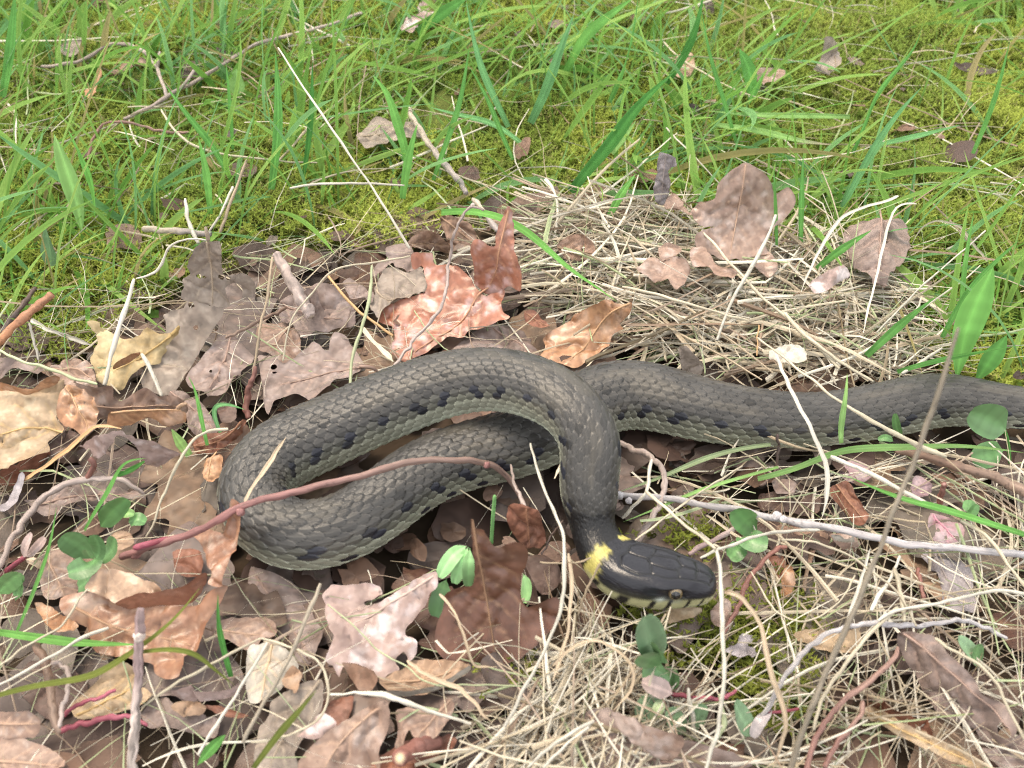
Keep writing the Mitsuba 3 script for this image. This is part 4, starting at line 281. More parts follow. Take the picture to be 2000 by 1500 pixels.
STALKS = [['very long straight pale stalk leaning up across the lawn to the upper left','white',0,[[-96.0,130.9,62.0,0.46],[-82.1,109.6,54.0,0.49],[-68.5,90.4,45.0,0.52],[-51.6,67.8,32.0,0.56],[-39.9,55.5,18.0,0.56]]],
['out of focus tan seed stalk rising towards the camera at the right','grey',0,[[93.2,-88.4,112.0,0.53],[92.5,-92.1,102.0,0.66],[91.2,-96.5,92.0,0.67],[87.3,-104.8,77.0,0.69],[84.2,-111.1,66.0,0.7],[78.8,-121.7,50.0,0.78],[73.2,-131.8,34.0,0.85],[69.5,-139.3,22.0,0.87],[67.3,-145.4,12.0,0.88]]],
['white bent straw standing in front of the snout','white',0,[[55.6,-89.3,30.0,0.56],[55.7,-94.0,30.0,0.69],[54.8,-105.8,29.0,0.7],[53.8,-115.5,28.0,0.68],[52.3,-128.2,26.0,0.63],[50.5,-135.5,22.0,0.63],[48.1,-141.5,18.0,0.62],[46.2,-146.1,14.0,0.62]]],
['cream straw slanting from beside the neck to the snout','pale',0,[[39.2,-67.2,26.0,0.57],[45.6,-75.7,27.0,0.56],[51.2,-83.8,29.0,0.54],[55.3,-90.1,31.0,0.53]]],
['white straw piece standing right of the neck above the slanting cream straw','white',0,[[33.2,-68.3,14.0,0.62],[36.5,-67.5,20.0,0.61],[39.2,-67.2,26.0,0.6],[40.6,-61.4,27.0,0.61],[41.6,-57.0,28.0,0.61]]],
['white straw running right from the snout tip to below the silver twig','white',0,[[52.2,-89.2,25.0,0.37],[57.3,-87.1,26.0,0.48],[67.7,-81.9,24.0,0.52],[78.4,-78.3,22.0,0.53],[89.6,-75.9,19.0,0.48]]],
['thin straw crossing the curved brown twig right of the neck','pale',0,[[35.7,-78.9,18.0,0.36],[45.1,-72.1,20.0,0.36],[55.6,-63.8,20.0,0.37],[70.9,-53.1,20.0,0.38]]],
['long pale straw lying across the tail part of the snake','pale',0,[[82.0,-6.9,30.0,0.44],[88.9,-18.2,31.0,0.5],[95.5,-28.7,32.0,0.55],[101.9,-39.2,33.0,0.57],[111.1,-45.7,31.0,0.78],[125.1,-48.1,24.0,0.95],[134.6,-49.5,20.0,0.79]]],
['white flat straw hanging down over the tail part of the snake','white',1,[[85.8,-16.2,32.0,0.5],[85.8,-22.7,33.0,0.56],[86.7,-36.0,34.0,0.6],[90.6,-46.8,31.0,0.7],[94.9,-53.3,24.0,0.78],[96.1,-57.6,20.0,0.93],[95.7,-61.8,16.0,0.86],[94.1,-66.7,13.0,0.62]]],
['pale straw slanting from the tail of the snake to the green blade on the right','white',0,[[98.8,-49.5,20.0,0.79],[108.1,-55.5,20.0,0.78],[118.2,-62.1,19.0,0.7],[125.0,-66.3,18.0,0.61]]],
['orange white straw at the right edge running down from the green blade','pale',0,[[132.3,-72.0,18.0,0.6],[138.1,-75.8,17.0,0.6],[142.0,-84.7,16.0,0.59],[145.6,-93.8,15.0,0.58]]],
['white straw lying level at the right above the curled purple leaf','white',0,[[98.0,-106.2,21.0,0.48],[102.1,-103.9,21.0,0.5],[111.0,-101.7,21.0,0.55],[123.3,-99.2,21.0,0.56],[133.5,-97.0,21.0,0.63],[141.4,-98.4,21.0,0.56]]],
['pale straw bending over the curled purple leaf at the lower right','pale',0,[[111.2,-111.9,22.0,0.54],[114.3,-116.7,24.0,0.53],[120.9,-122.8,24.0,0.52],[123.4,-130.0,22.0,0.51],[125.9,-138.5,20.0,0.5]]],
['white flat straw standing left of the straw crossing at the right','white',1,[[91.3,-104.4,17.0,0.7],[96.8,-94.7,17.0,0.79],[100.7,-87.0,17.0,0.73],[103.7,-81.0,17.0,0.59]]],
['white straw leaning right in the straw crossing under the silver twig','white',0,[[98.2,-101.6,18.0,0.7],[101.0,-97.4,18.0,0.64],[105.0,-93.1,18.0,0.57],[111.0,-84.2,18.0,0.51]]],
['cream straw upright in the straw crossing under the silver twig','pale',0,[[105.9,-105.3,19.0,0.69],[107.4,-97.0,19.0,0.78],[107.8,-88.8,19.0,0.65]]],
['long pale straw slanting down left through the lower right corner','pale',0,[[104.8,-101.7,20.0,0.63],[95.4,-109.3,20.0,0.61],[89.4,-115.2,20.0,0.6],[82.1,-123.2,20.0,0.59],[77.3,-129.0,20.0,0.52],[74.5,-135.5,20.0,0.44]]],
['flat tan ribbon of dry grass drooping right of the white bent straw','tan',1,[[56.2,-101.7,28.0,0.41],[58.3,-103.4,30.0,0.54],[60.9,-104.8,29.0,0.6],[63.9,-108.6,27.0,0.53],[65.3,-114.4,25.0,0.6],[66.2,-121.8,22.0,0.65],[67.9,-126.8,20.0,0.78],[68.6,-131.2,18.0,0.77],[68.1,-135.2,14.0,0.77],[65.7,-140.6,9.0,0.64]]],
['thin wiry straw looping over the moss below the snout','pale',0,[[68.7,-86.8,14.0,0.29],[71.2,-94.6,14.0,0.29],[74.0,-99.9,14.0,0.28],[77.7,-102.5,14.0,0.28],[83.0,-102.0,14.0,0.28],[87.2,-99.9,14.0,0.28],[93.9,-94.0,14.0,0.29],[98.3,-88.0,14.0,0.29]]],
['thin straw curving from the silver twig down to the straw crossing','pale',0,[[77.6,-80.1,20.0,0.38],[84.5,-80.1,20.0,0.38],[89.9,-82.1,20.0,0.38],[96.7,-86.1,20.0,0.38],[100.5,-90.0,20.0,0.37],[104.7,-95.4,20.0,0.37],[107.1,-100.2,20.0,0.36],[108.2,-107.3,20.0,0.36]]],
['white stub of straw standing by the pink red stem','white',0,[[45.7,-122.9,16.0,0.66],[46.7,-126.1,11.0,0.69],[47.9,-130.9,5.0,0.7]]],
['pale stalk with a knot leaning in front of the teal leaf','greenish',0,[[52.2,-127.3,22.0,0.45],[53.5,-129.1,17.0,0.58],[54.4,-131.0,13.0,0.79],[53.0,-132.9,10.0,0.66],[51.3,-136.9,6.0,0.66]]],
['jointed green and white straw thickened in the middle at the bottom','white',0,[[-48.1,-123.1,13.0,0.43],[-40.2,-122.7,13.0,0.48],[-37.6,-123.2,14.0,0.67],[-34.0,-123.5,14.0,0.87],[-26.5,-126.0,14.0,0.79],[-18.5,-128.0,12.0,0.6],[-10.6,-129.6,10.0,0.53]]],
['grey tan stalk slanting up from the bottom towards the snake coil','grey',0,[[-51.7,-97.9,26.0,0.55],[-53.0,-102.8,25.0,0.68],[-58.0,-118.9,22.0,0.66],[-61.2,-125.4,20.0,0.65],[-64.4,-131.2,18.0,0.64],[-66.9,-136.9,16.0,0.64]]],
['pale jointed stalk slanting from the upright stick up to the whitish leaf','pale',0,[[-95.5,-127.2,14.0,0.4],[-86.5,-122.6,18.0,0.48],[-78.2,-118.5,20.0,0.5],[-72.2,-115.0,21.0,0.45],[-65.9,-111.8,22.0,0.43]]],
['curved pale straw hooping round the whitish leaf','pale',0,[[-65.9,-111.8,22.0,0.4],[-58.8,-114.1,22.0,0.43],[-53.1,-116.4,22.0,0.42],[-49.0,-119.3,21.0,0.42],[-47.1,-123.6,19.0,0.39],[-47.6,-128.4,16.0,0.39],[-52.2,-131.8,13.0,0.39],[-58.8,-133.6,11.0,0.39],[-66.7,-134.5,10.0,0.39]]],
['straight white straw crossing the grey tan stalk at the lower left','white',0,[[-77.8,-139.6,15.0,0.48],[-73.3,-133.1,19.0,0.49],[-68.7,-126.1,22.0,0.49],[-62.9,-115.1,26.0,0.5]]],
['thin straw fanning up over the orange tan leaf piece at the left','pale',0,[[-137.5,-114.6,12.0,0.36],[-128.0,-109.2,16.0,0.36],[-120.7,-104.2,18.0,0.36],[-118.4,-98.8,20.0,0.36],[-117.0,-95.9,20.0,0.37]]],
['white straw lying over the bright green strip at the left','white',0,[[-136.0,-121.1,13.0,0.4],[-123.6,-114.8,16.0,0.49],[-114.8,-109.7,18.0,0.55],[-108.8,-106.7,18.0,0.62]]],
['tan straw arc in front of the left snake coil','pale',0,[[-88.0,-43.3,26.0,0.57],[-94.9,-44.8,26.0,0.6],[-99.1,-49.5,25.0,0.6],[-102.2,-55.1,22.0,0.56],[-105.4,-63.3,18.0,0.53],[-107.5,-69.8,14.0,0.46],[-109.8,-73.2,11.0,0.4]]],
['orange tan ribbon of dry grass below the amber flap','orange',1,[[-154.6,-50.9,10.0,0.65],[-145.5,-47.6,15.0,0.89],[-138.6,-44.6,19.0,0.89],[-132.6,-41.2,23.0,0.72],[-128.6,-40.4,24.0,0.64],[-122.9,-40.6,23.0,0.48]]],
['thick white straw leaning across the golden tan leaf','white',0,[[-136.4,26.6,27.0,0.83],[-137.6,17.3,23.0,1.01],[-139.5,4.1,18.0,0.99],[-140.4,-11.7,12.0,0.88]]],
['wavy thin white straw stretching right to the taupe leaf stalk','white',0,[[-135.1,25.7,28.0,0.4],[-126.8,27.3,31.0,0.55],[-121.7,29.9,38.0,0.54],[-118.6,30.8,40.0,0.43],[-114.4,30.3,42.0,0.4],[-107.0,29.7,42.0,0.32]]],
['short white straw in front of the golden tan leaf right half','white',0,[[-129.4,-0.7,16.0,0.81],[-124.7,-7.2,15.0,0.8],[-118.8,-17.8,13.0,0.69]]],
['flat whitish straw lying at the left grass edge','white',1,[[-177.5,21.1,12.0,0.76],[-166.9,15.1,12.0,1.12],[-159.3,11.6,12.0,1.11],[-150.7,7.9,12.0,0.74]]],
['short upright white straw at the left grass edge','white',0,[[-171.3,10.7,20.0,0.54],[-170.8,8.5,15.0,0.55],[-169.7,3.6,9.0,0.55]]],
['dark green rush stem lying over the leaves at the left','greenish',0,[[-175.7,-5.3,24.0,0.52],[-167.6,-10.6,24.0,0.62],[-155.6,-14.7,24.0,0.65],[-143.1,-20.1,24.0,0.61],[-135.7,-22.4,24.0,0.5]]],
['thin bent grass stem arching over the mauve leaves','pale',0,[[-38.8,45.8,22.0,0.47],[-53.1,37.7,25.0,0.46],[-65.5,32.1,26.0,0.45],[-72.3,25.4,22.0,0.45],[-77.9,15.2,20.0,0.44],[-80.2,4.9,16.0,0.43],[-80.5,-1.0,13.0,0.43]]],
['orange tan straw slanting to the rust leaf left lobe','orange',0,[[-70.2,41.6,16.0,0.55],[-62.0,29.9,15.0,0.65],[-54.6,21.7,14.0,0.68],[-42.9,11.6,13.0,0.67]]],
['olive stem standing beside the rust oak leaf','greenish',0,[[-49.8,25.9,34.0,0.55],[-50.5,14.0,26.0,0.72],[-53.0,4.9,21.0,0.72],[-55.0,-2.2,18.0,0.71],[-54.7,-16.6,14.0,0.63]]],
['flat pale straw pointing at the snake left of the rust leaf','pale',1,[[-55.1,17.5,12.0,0.75],[-48.1,6.6,13.0,1.1],[-41.6,-2.3,14.0,0.63]]],
['tall thin straw in front of the lobed mauve leaf','tan',0,[[-84.2,25.6,38.0,0.54],[-85.0,16.7,32.0,0.54],[-87.2,8.5,25.0,0.54],[-88.8,-2.2,18.0,0.53],[-89.5,-8.2,14.0,0.53]]],
['flat tan blade tip lying on the left snake coil','tan',1,[[-75.0,-75.9,33.0,0.57],[-73.2,-71.3,34.0,0.72],[-71.6,-66.8,34.0,0.73],[-66.4,-55.1,36.0,0.38]]],
['long white straw running down left of the neck to the straw tangle','white',0,[[5.6,-49.9,27.0,0.41],[7.6,-60.5,27.0,0.49],[12.0,-75.2,27.0,0.59],[14.4,-85.5,27.0,0.63],[14.2,-95.5,26.0,0.63],[12.9,-104.3,25.0,0.57],[8.0,-116.1,22.0,0.53],[2.4,-125.5,18.0,0.52],[-2.0,-132.2,14.0,0.47]]],
['twisted bleached straw clump leaning on the neck','pale',1,[[20.4,-44.1,30.0,0.47],[18.2,-50.2,30.0,0.7],[16.4,-54.7,29.0,0.69],[14.5,-58.6,27.0,0.61],[12.6,-61.8,25.0,0.46]]],
['fine tan straw bundle under the neck left side','tan',1,[[15.9,-85.7,22.0,0.51],[16.3,-95.9,20.0,0.57],[15.0,-106.7,17.0,0.55],[10.8,-119.4,13.0,0.54]]],
['thin tan straw poking at the black collar','tan',0,[[7.9,-88.7,22.0,0.32],[12.8,-90.4,24.0,0.31],[18.2,-91.5,27.0,0.31],[21.5,-91.6,29.0,0.31]]],
['thin straw crossing under the yellow collar patch','tan',0,[[23.3,-96.5,34.0,0.33],[21.6,-98.1,29.0,0.33],[19.6,-99.9,24.0,0.33],[18.1,-102.7,18.0,0.33]]],
['twisted tan dry leaf blade over the tail end of the glossy lobed leaf','tan',1,[[-19.8,-98.7,22.0,0.28],[-15.8,-103.9,23.0,0.55],[-12.8,-110.9,22.0,0.54],[-11.4,-115.2,19.0,0.54],[-9.5,-116.6,16.0,0.41],[-4.1,-115.4,13.0,0.27]]],
['long orange tan dry blade curving across to the straw tangle','tan',1,[[-28.1,-114.1,14.0,0.41],[-22.9,-118.2,15.0,0.61],[-17.3,-121.5,16.0,0.6],[-12.0,-123.8,15.0,0.53],[-7.3,-128.4,13.0,0.4],[-5.3,-129.6,11.0,0.4]]],
['thin blue green stem lying over the pale lobed leaf','greenish',0,[[-50.9,-99.0,17.0,0.25],[-43.0,-106.0,17.0,0.25],[-35.7,-111.7,15.0,0.25],[-28.5,-116.1,15.0,0.24],[-22.7,-120.8,16.0,0.24],[-13.4,-121.0,14.0,0.24],[2.7,-120.4,12.0,0.24]]],
['bleached straw spray pointing down left in the tangle','white',0,[[20.5,-132.3,18.0,0.51],[15.3,-135.2,18.0,0.57],[10.1,-137.9,17.0,0.51],[3.8,-142.8,15.0,0.44]]],
['second white straw parallel in the tangle at the bottom','white',0,[[19.0,-134.7,20.0,0.41],[13.8,-138.1,19.0,0.4],[7.5,-143.6,17.0,0.4]]],
['looped tan dry leaf in the straw tangle','tan',1,[[10.8,-116.6,16.0,0.19],[16.2,-113.1,20.0,0.27],[21.4,-112.9,23.0,0.29],[27.2,-115.7,23.0,0.33],[31.1,-119.9,20.0,0.4],[30.2,-123.6,16.0,0.45],[26.5,-127.1,13.0,0.32]]],
['thick white bent straw standing on the right straw heap','white',0,[[98.4,52.6,36.0,0.67],[92.8,41.9,30.0,0.76],[83.4,28.2,22.0,0.79],[77.9,18.7,18.0,0.74],[73.3,8.2,14.0,0.73]]],
['broad white folded dry blade arching left of the right brown leaf','white',1,[[151.9,73.3,30.0,0.32],[143.0,67.5,31.0,0.44],[131.9,66.4,27.0,0.52],[125.7,62.2,24.0,0.6],[118.7,52.6,19.0,0.67],[113.6,44.0,16.0,0.67],[109.5,35.6,13.0,0.5]]],
['green white drooping dry blade in front of the right brown leaf','white',1,[[157.4,67.9,30.0,0.24],[148.6,63.8,32.0,0.35],[144.0,56.9,28.0,0.47],[135.6,35.1,21.0,0.53],[131.3,24.2,18.0,0.53],[126.7,12.2,14.0,0.37]]],
['thin pale loop of dry grass over the moss at the right','pale',1,[[185.5,52.5,14.0,0.4],[175.4,55.8,24.0,0.51],[171.2,58.2,27.0,0.59],[162.6,58.1,29.0,0.67],[157.7,56.9,28.0,0.59],[153.2,52.0,22.0,0.39]]],
['thin white straw crossing from right grass down to the straw heap','white',0,[[173.4,43.3,36.0,0.37],[164.9,37.7,31.0,0.37],[148.6,25.9,24.0,0.37],[137.9,16.5,20.0,0.37],[130.3,10.1,16.0,0.37]]],
['white straw lying long across the right heap','pale',0,[[41.0,32.8,18.0,0.5],[53.0,28.5,18.0,0.61],[70.7,20.1,18.0,0.6],[85.0,15.7,17.0,0.52]]],
['pale straw bridging the heap in front of the bloomed oak leaf','pale',0,[[74.7,64.1,20.0,0.52],[82.0,46.8,20.0,0.62],[93.0,22.0,20.0,0.67],[101.7,9.6,19.0,0.73],[112.3,-8.7,17.0,0.7]]],
['pale straw second bridging the heap towards the tail','pale',0,[[97.4,16.5,20.0,0.83],[103.7,3.4,20.0,0.8],[112.2,-6.9,19.0,0.7],[122.7,-13.7,16.0,0.7]]],
['tan straw along the base of the bloomed oak leaf','tan',0,[[74.1,71.4,17.0,0.54],[87.1,71.4,19.0,0.53],[98.0,70.1,20.0,0.53],[108.8,67.1,19.0,0.53],[113.7,65.1,18.0,0.53]]],
['thin red stem fallen in the straw heap','orange',0,[[88.2,12.0,18.0,0.33],[87.0,6.5,17.0,0.33],[85.4,-1.5,16.0,0.32]]],
['pale straw bow in the left lawn between twigs','pale',0,[[-167.2,167.4,12.0,0.59],[-160.0,154.4,13.0,0.67],[-142.9,133.5,14.0,0.65],[-128.1,128.1,13.0,0.6],[-108.4,125.5,12.0,0.55],[-86.8,124.6,11.0,0.46]]],
['white bent straw in the left lawn beside a tan dry stem','white',0,[[-115.0,90.6,22.0,0.72],[-118.8,78.2,17.0,0.71],[-122.8,73.2,13.0,0.71]]],
['tan dry stem leaning in the left lawn','tan',0,[[-109.1,98.2,30.0,0.76],[-113.1,87.3,23.0,0.75],[-118.3,71.6,13.0,0.75]]],
['whitish rotten stem hanging in the left lawn','white',0,[[-132.7,82.4,22.0,0.62],[-130.9,74.7,17.0,0.93],[-126.0,66.2,12.0,0.93]]],
['thin white straw standing level in the middle lawn','white',0,[[-92.2,92.3,20.0,0.47],[-81.2,95.3,20.0,0.56],[-64.4,97.4,19.0,0.56],[-45.4,98.8,17.0,0.48]]],
['white frayed straw piece among the right grass','white',0,[[133.6,-10.1,16.0,0.7],[138.6,-7.7,18.0,0.79],[148.6,-1.7,20.0,0.46]]]]
BLADES = [['wide bright green blade arching over the straw from the rust leaf to the right','bright',3.36,'grass',[[-26.7,56.9,34.0],[-16.3,54.8,36.0],[-4.2,52.1,35.0],[7.1,46.7,31.0],[20.4,38.6,23.0],[30.6,33.4,18.0],[39.5,29.8,13.0]],None],
['green blade draped down over the tail part of the snake','light',1.83,'grass',[[105.3,-40.9,16.0],[102.1,-41.9,28.0],[102.2,-37.9,36.0],[103.8,-31.1,38.0]],None],
['long level green blade lying in front of the tail of the snake','light',2.45,'grass',[[76.7,-53.5,14.0],[90.1,-49.6,15.0],[103.5,-45.1,17.0],[113.1,-44.4,18.0],[129.5,-43.8,18.0],[141.7,-43.6,18.0],[151.4,-44.6,18.0],[161.6,-45.5,17.0]],None],
['pale green blade lying right of the neck','palegreen',1.79,'grass',[[83.0,-40.5,15.0],[73.6,-42.2,15.0],[61.0,-45.6,14.0],[48.3,-51.3,13.0],[32.8,-56.6,11.0]],None],
['second pale green blade below it,right of the neck','light',1.27,'grass',[[84.4,-48.1,13.0],[70.6,-52.7,13.0],[59.0,-56.3,12.0],[45.8,-62.0,11.0],[33.8,-67.0,10.0]],None],
['green to whitish blade sloping down right above the silver twig','mid',2.46,'grass',[[150.6,-79.2,20.0],[135.2,-72.5,20.0],[125.7,-67.7,19.0],[119.3,-64.6,18.0],[113.0,-60.6,17.0],[104.0,-54.0,16.0]],None],
['bright green strip lying at the left under white straw','bright',2.52,'grass',[[-144.2,-104.4,12.0],[-129.5,-107.0,13.0],[-118.6,-108.3,13.0],[-101.6,-109.0,13.0]],None],
['dark green blade standing below the front coil of the snake','deep',2.57,'grass',[[-76.0,-115.9,8.0],[-77.6,-111.6,12.0],[-78.9,-106.5,18.0],[-78.3,-101.6,27.0]],None],
['long olive blade bending across the bottom left leaves','olive',1.71,'grass',[[-134.5,-125.3,16.0],[-119.1,-123.5,20.0],[-107.1,-122.0,22.0],[-99.7,-118.4,24.0],[-90.6,-112.2,27.0],[-85.1,-107.3,30.0],[-80.6,-103.4,34.0]],None],
['olive arched blade right of the upright stick','olive',1.32,'grass',[[-95.6,-116.8,24.0],[-88.1,-117.6,27.0],[-81.6,-118.1,26.0],[-77.4,-119.4,21.0],[-72.8,-121.0,14.0]],None],
['fresh green blade pointing up at the bottom centre','olive',1.89,'grass',[[-63.2,-143.2,16.0],[-56.9,-138.9,24.0],[-51.1,-136.6,32.0],[-45.1,-134.8,41.0]],None],
['small green blade among maroon leaves at the bottom left','mid',2.88,'lance',[[-80.4,-138.8,6.0],[-77.1,-136.1,9.0],[-73.0,-133.3,12.0]],None],
['pale green curved blade under the grey arched twig','mid',1.57,'grass',[[-129.6,-70.0,10.0],[-125.7,-66.8,15.0],[-121.2,-60.7,20.0],[-117.1,-55.2,24.0],[-111.4,-53.3,24.0]],None],
['thin green blade crossing the pale left leaf','mid',1.16,'grass',[[-138.4,-104.0,9.0],[-135.9,-88.5,13.0],[-133.8,-79.6,18.0],[-132.6,-71.3,24.0]],None],
['short green blade under the grey wave shaped leaf','deep',2.0,'grass',[[-129.5,-44.9,4.0],[-123.5,-43.3,6.0],[-118.6,-40.6,8.0]],None],
['green stem bent at the left of the snake coil','mid',1.56,'grass',[[-99.8,-36.8,10.0],[-102.4,-28.7,16.0],[-105.8,-19.8,20.0],[-107.7,-17.0,22.0]],None],
['second bent green stem left of the snake coil','blue',1.54,'grass',[[-95.9,-33.1,12.0],[-96.8,-28.0,19.0],[-94.0,-26.9,19.0],[-87.9,-27.4,17.0]],None],
['light green blade stub by the dark brown leaf left of the snake','light',3.38,'grass',[[-106.4,-37.9,6.0],[-109.4,-34.9,9.0],[-112.3,-31.5,12.0]],None],
['thick green blade standing right of the bloomed oak leaf','mid',2.47,'grass',[[118.1,71.3,8.0],[116.6,78.2,22.0],[114.1,84.2,42.0]],None],
['upright blade in front of the bloomed oak leaf right lobe','mid',2.03,'grass',[[107.0,67.1,10.0],[104.0,68.7,24.0],[99.8,72.4,44.0]],None],
['short broad blade crossing the right brown leaf','mid',3.11,'grass',[[119.9,52.7,10.0],[127.2,53.9,18.0],[136.6,53.7,28.0]],None],
['wide dark blade leaning out of the right straw edge','mid',3.43,'grass',[[125.8,2.5,12.0],[131.8,4.6,20.0],[137.3,6.3,27.0],[144.3,7.3,36.0]],None],
['long blade reaching right over the tail end of the snake','mid',2.42,'grass',[[132.2,-9.2,16.0],[139.2,-9.6,20.0],[148.0,-10.1,24.0],[169.9,-11.9,32.0]],None],
['straight upright blade near the right edge','bright',2.86,'grass',[[164.9,19.7,12.0],[162.0,27.8,32.0],[159.6,32.5,52.0]],None],
['slanting blade right of the straight upright blade','mid',2.43,'grass',[[156.9,13.7,10.0],[164.1,21.3,28.0],[176.3,27.2,44.0]],None],
['broad plantain leaf standing behind the tail end of the snake','bright',10.09,'lance',[[156.6,-5.5,8.0],[155.7,-1.7,20.0],[154.0,-0.9,36.0],[152.6,-1.6,56.0]],None],
['smaller broad plantain leaf right of the big plantain leaf','mid',6.38,'lance',[[164.4,-4.4,6.0],[166.3,-3.3,14.0],[168.6,-1.6,26.0]],None],
['curved broad blade over moss in the middle lawn,bent at its top','bright',4.15,'grass',[[-46.6,124.3,8.0],[-47.8,128.3,16.0],[-51.2,133.4,29.0],[-54.7,138.8,37.0],[-60.8,145.1,42.0]],None],
['broad blade leaning right in the upper middle lawn','blue',5.08,'grass',[[8.8,162.6,8.0],[15.2,168.8,20.0],[22.2,175.5,38.0],[27.9,177.7,54.0]],None],
['wide dark green blade slanting across the right middle lawn','deep',5.56,'grass',[[25.6,106.8,8.0],[33.3,112.4,16.0],[42.3,118.2,25.0],[53.3,125.3,38.0],[67.9,129.7,52.0]],None],
['slender blade crossing another in the centre of the lawn','mid',2.36,'grass',[[0.5,131.6,8.0],[-5.7,138.6,20.0],[-11.1,143.3,32.0],[-19.2,147.5,46.0]],None],
['long bluish blade rising to the top edge in the middle','blue',3.44,'grass',[[-1.7,159.0,8.0],[-6.0,159.4,18.0],[-13.0,159.4,36.0],[-19.5,156.9,70.0]],None],
['level blade lying over moss left of the lawn centre','blue',3.11,'grass',[[3.7,136.4,14.0],[-9.9,150.7,15.0],[-25.0,156.5,16.0],[-38.6,163.3,16.0]],None],
['thin curved blade left of the grass clump in the lawn centre','mid',2.57,'grass',[[-34.8,115.6,8.0],[-28.3,125.8,22.0],[-23.3,132.1,34.0],[-17.9,140.1,58.0]],None],
['short broad blade beside the lichen spotted stick','bright',3.69,'grass',[[-47.3,101.9,8.0],[-44.3,109.2,22.0],[-39.7,115.6,36.0]],None],
['broad blade leaning left at the top middle edge','mid',5.91,'grass',[[-51.5,253.6,8.0],[-37.4,241.4,24.0],[-20.1,219.7,44.0]],None],
['wide light blade slanting to the top edge right of the middle','bright',5.31,'grass',[[27.3,207.6,10.0],[35.3,206.0,28.0],[42.9,199.9,40.0],[55.9,190.3,56.0]],None],
['tall blade beside the wide light one at the top edge','mid',5.12,'grass',[[47.7,181.3,8.0],[53.1,185.4,22.0],[55.6,184.4,36.0],[55.9,175.7,66.0]],None],
['short light blade tip below the wide dark slanting blade','light',3.12,'grass',[[45.3,133.5,10.0],[49.5,134.5,16.0],[54.7,134.6,26.0]],None],
['stubby broad blade at the lawn edge left of the grey rolled leaf','bright',3.53,'grass',[[41.1,89.5,8.0],[44.9,91.8,16.0],[50.8,93.8,26.0]],None],
['dark blade crossing the upper left lawn towards the moss','mid',2.99,'grass',[[-124.3,116.4,8.0],[-132.9,126.1,20.0],[-140.1,130.1,30.0],[-149.5,137.3,42.0]],None],
['thick blade left of the lawn edge in the left third','bright',3.43,'grass',[[-127.7,91.0,8.0],[-127.8,99.7,24.0],[-129.3,105.5,36.0]],None],
['slim blade by the round green leaf in the upper left lawn','mid',2.35,'grass',[[-128.3,139.9,8.0],[-127.8,150.2,26.0],[-126.3,153.6,44.0]],None],
['dark upright blade crossing the pale long stalk','deep',2.73,'grass',[[-92.4,116.4,8.0],[-87.7,127.6,28.0],[-83.7,134.6,54.0]],None],
['wide upright dark blade left of the pale long stalk','mid',4.1,'grass',[[-105.1,108.7,8.0],[-100.8,124.3,30.0],[-97.6,131.7,60.0]],None],
['broad blade at the top left edge','mid',5.03,'grass',[[-251.5,186.1,8.0],[-245.8,196.7,24.0],[-233.3,202.8,54.0]],None],
['hairy plantain leaf standing in the left lawn','light',8.36,'lance',[[-178.0,78.0,8.0],[-177.0,81.0,20.0],[-178.1,85.6,34.0],[-176.7,85.3,50.0]],None],
['second plantain leaf behind the hairy one in the left lawn','bright',7.7,'lance',[[-175.4,86.7,8.0],[-174.0,91.6,20.0],[-175.5,95.9,32.0],[-175.7,94.3,46.0]],None],
['round clover like leaf in the upper left lawn','light',8.57,'oval',[[-136.5,188.6,8.0],[-135.5,190.2,14.0],[-134.5,191.6,20.0]],None],
['grey green broad leaf at the left below the plantain leaves','teal',8.82,'oval',[[-183.9,56.7,8.0],[-183.1,58.9,14.0],[-181.9,62.2,24.0]],None],
['level light green blade over moss at the right','light',2.87,'grass',[[158.3,158.1,14.0],[138.7,157.3,15.0],[113.2,156.5,16.0],[90.6,160.1,16.0]],None],
['yellowing blade with a dry tip over moss at the right','light',3.5,'grass',[[94.4,151.0,14.0],[103.5,147.2,15.0],[118.9,141.6,15.0],[129.5,136.5,15.0],[144.2,134.3,14.0]],'pale'],
['long dark blade slanting through the right lawn','mid',3.59,'grass',[[155.7,136.6,8.0],[159.8,142.8,20.0],[163.8,147.2,34.0],[174.4,151.4,52.0],[176.0,154.9,62.0]],None],
['blue green level blade in the right lawn','blue',2.8,'grass',[[162.4,135.4,12.0],[172.8,137.2,14.0],[183.7,139.9,15.0],[205.9,147.7,16.0]],None],
['upright broad lawn leaf left of the pinkish dead leaf','mid',6.46,'lance',[[116.0,181.3,8.0],[116.2,187.8,18.0],[109.3,192.2,30.0]],None],
['second upright broad lawn leaf,shorter','bright',4.96,'lance',[[115.5,178.9,8.0],[118.6,182.8,14.0],[122.1,186.4,22.0]],None],
['thin curved blade crossing the level blade at the right','mid',2.0,'grass',[[104.0,142.9,8.0],[96.2,154.6,26.0],[89.9,161.2,40.0],[83.3,168.8,60.0]],None],
['dark blade slanting left to right at the top right','deep',4.22,'grass',[[77.2,198.5,8.0],[85.4,204.4,20.0],[90.2,208.1,34.0],[92.1,211.9,50.0]],None],
['blue blade pair reaching up in the right lawn','blue',3.2,'grass',[[141.0,95.7,8.0],[147.3,101.2,26.0],[154.6,106.5,42.0],[163.7,110.0,56.0]],None],
['long thin blade at the far right of the lawn','mid',2.35,'grass',[[210.7,136.6,8.0],[216.0,146.7,28.0],[215.3,152.5,54.0]],None]]
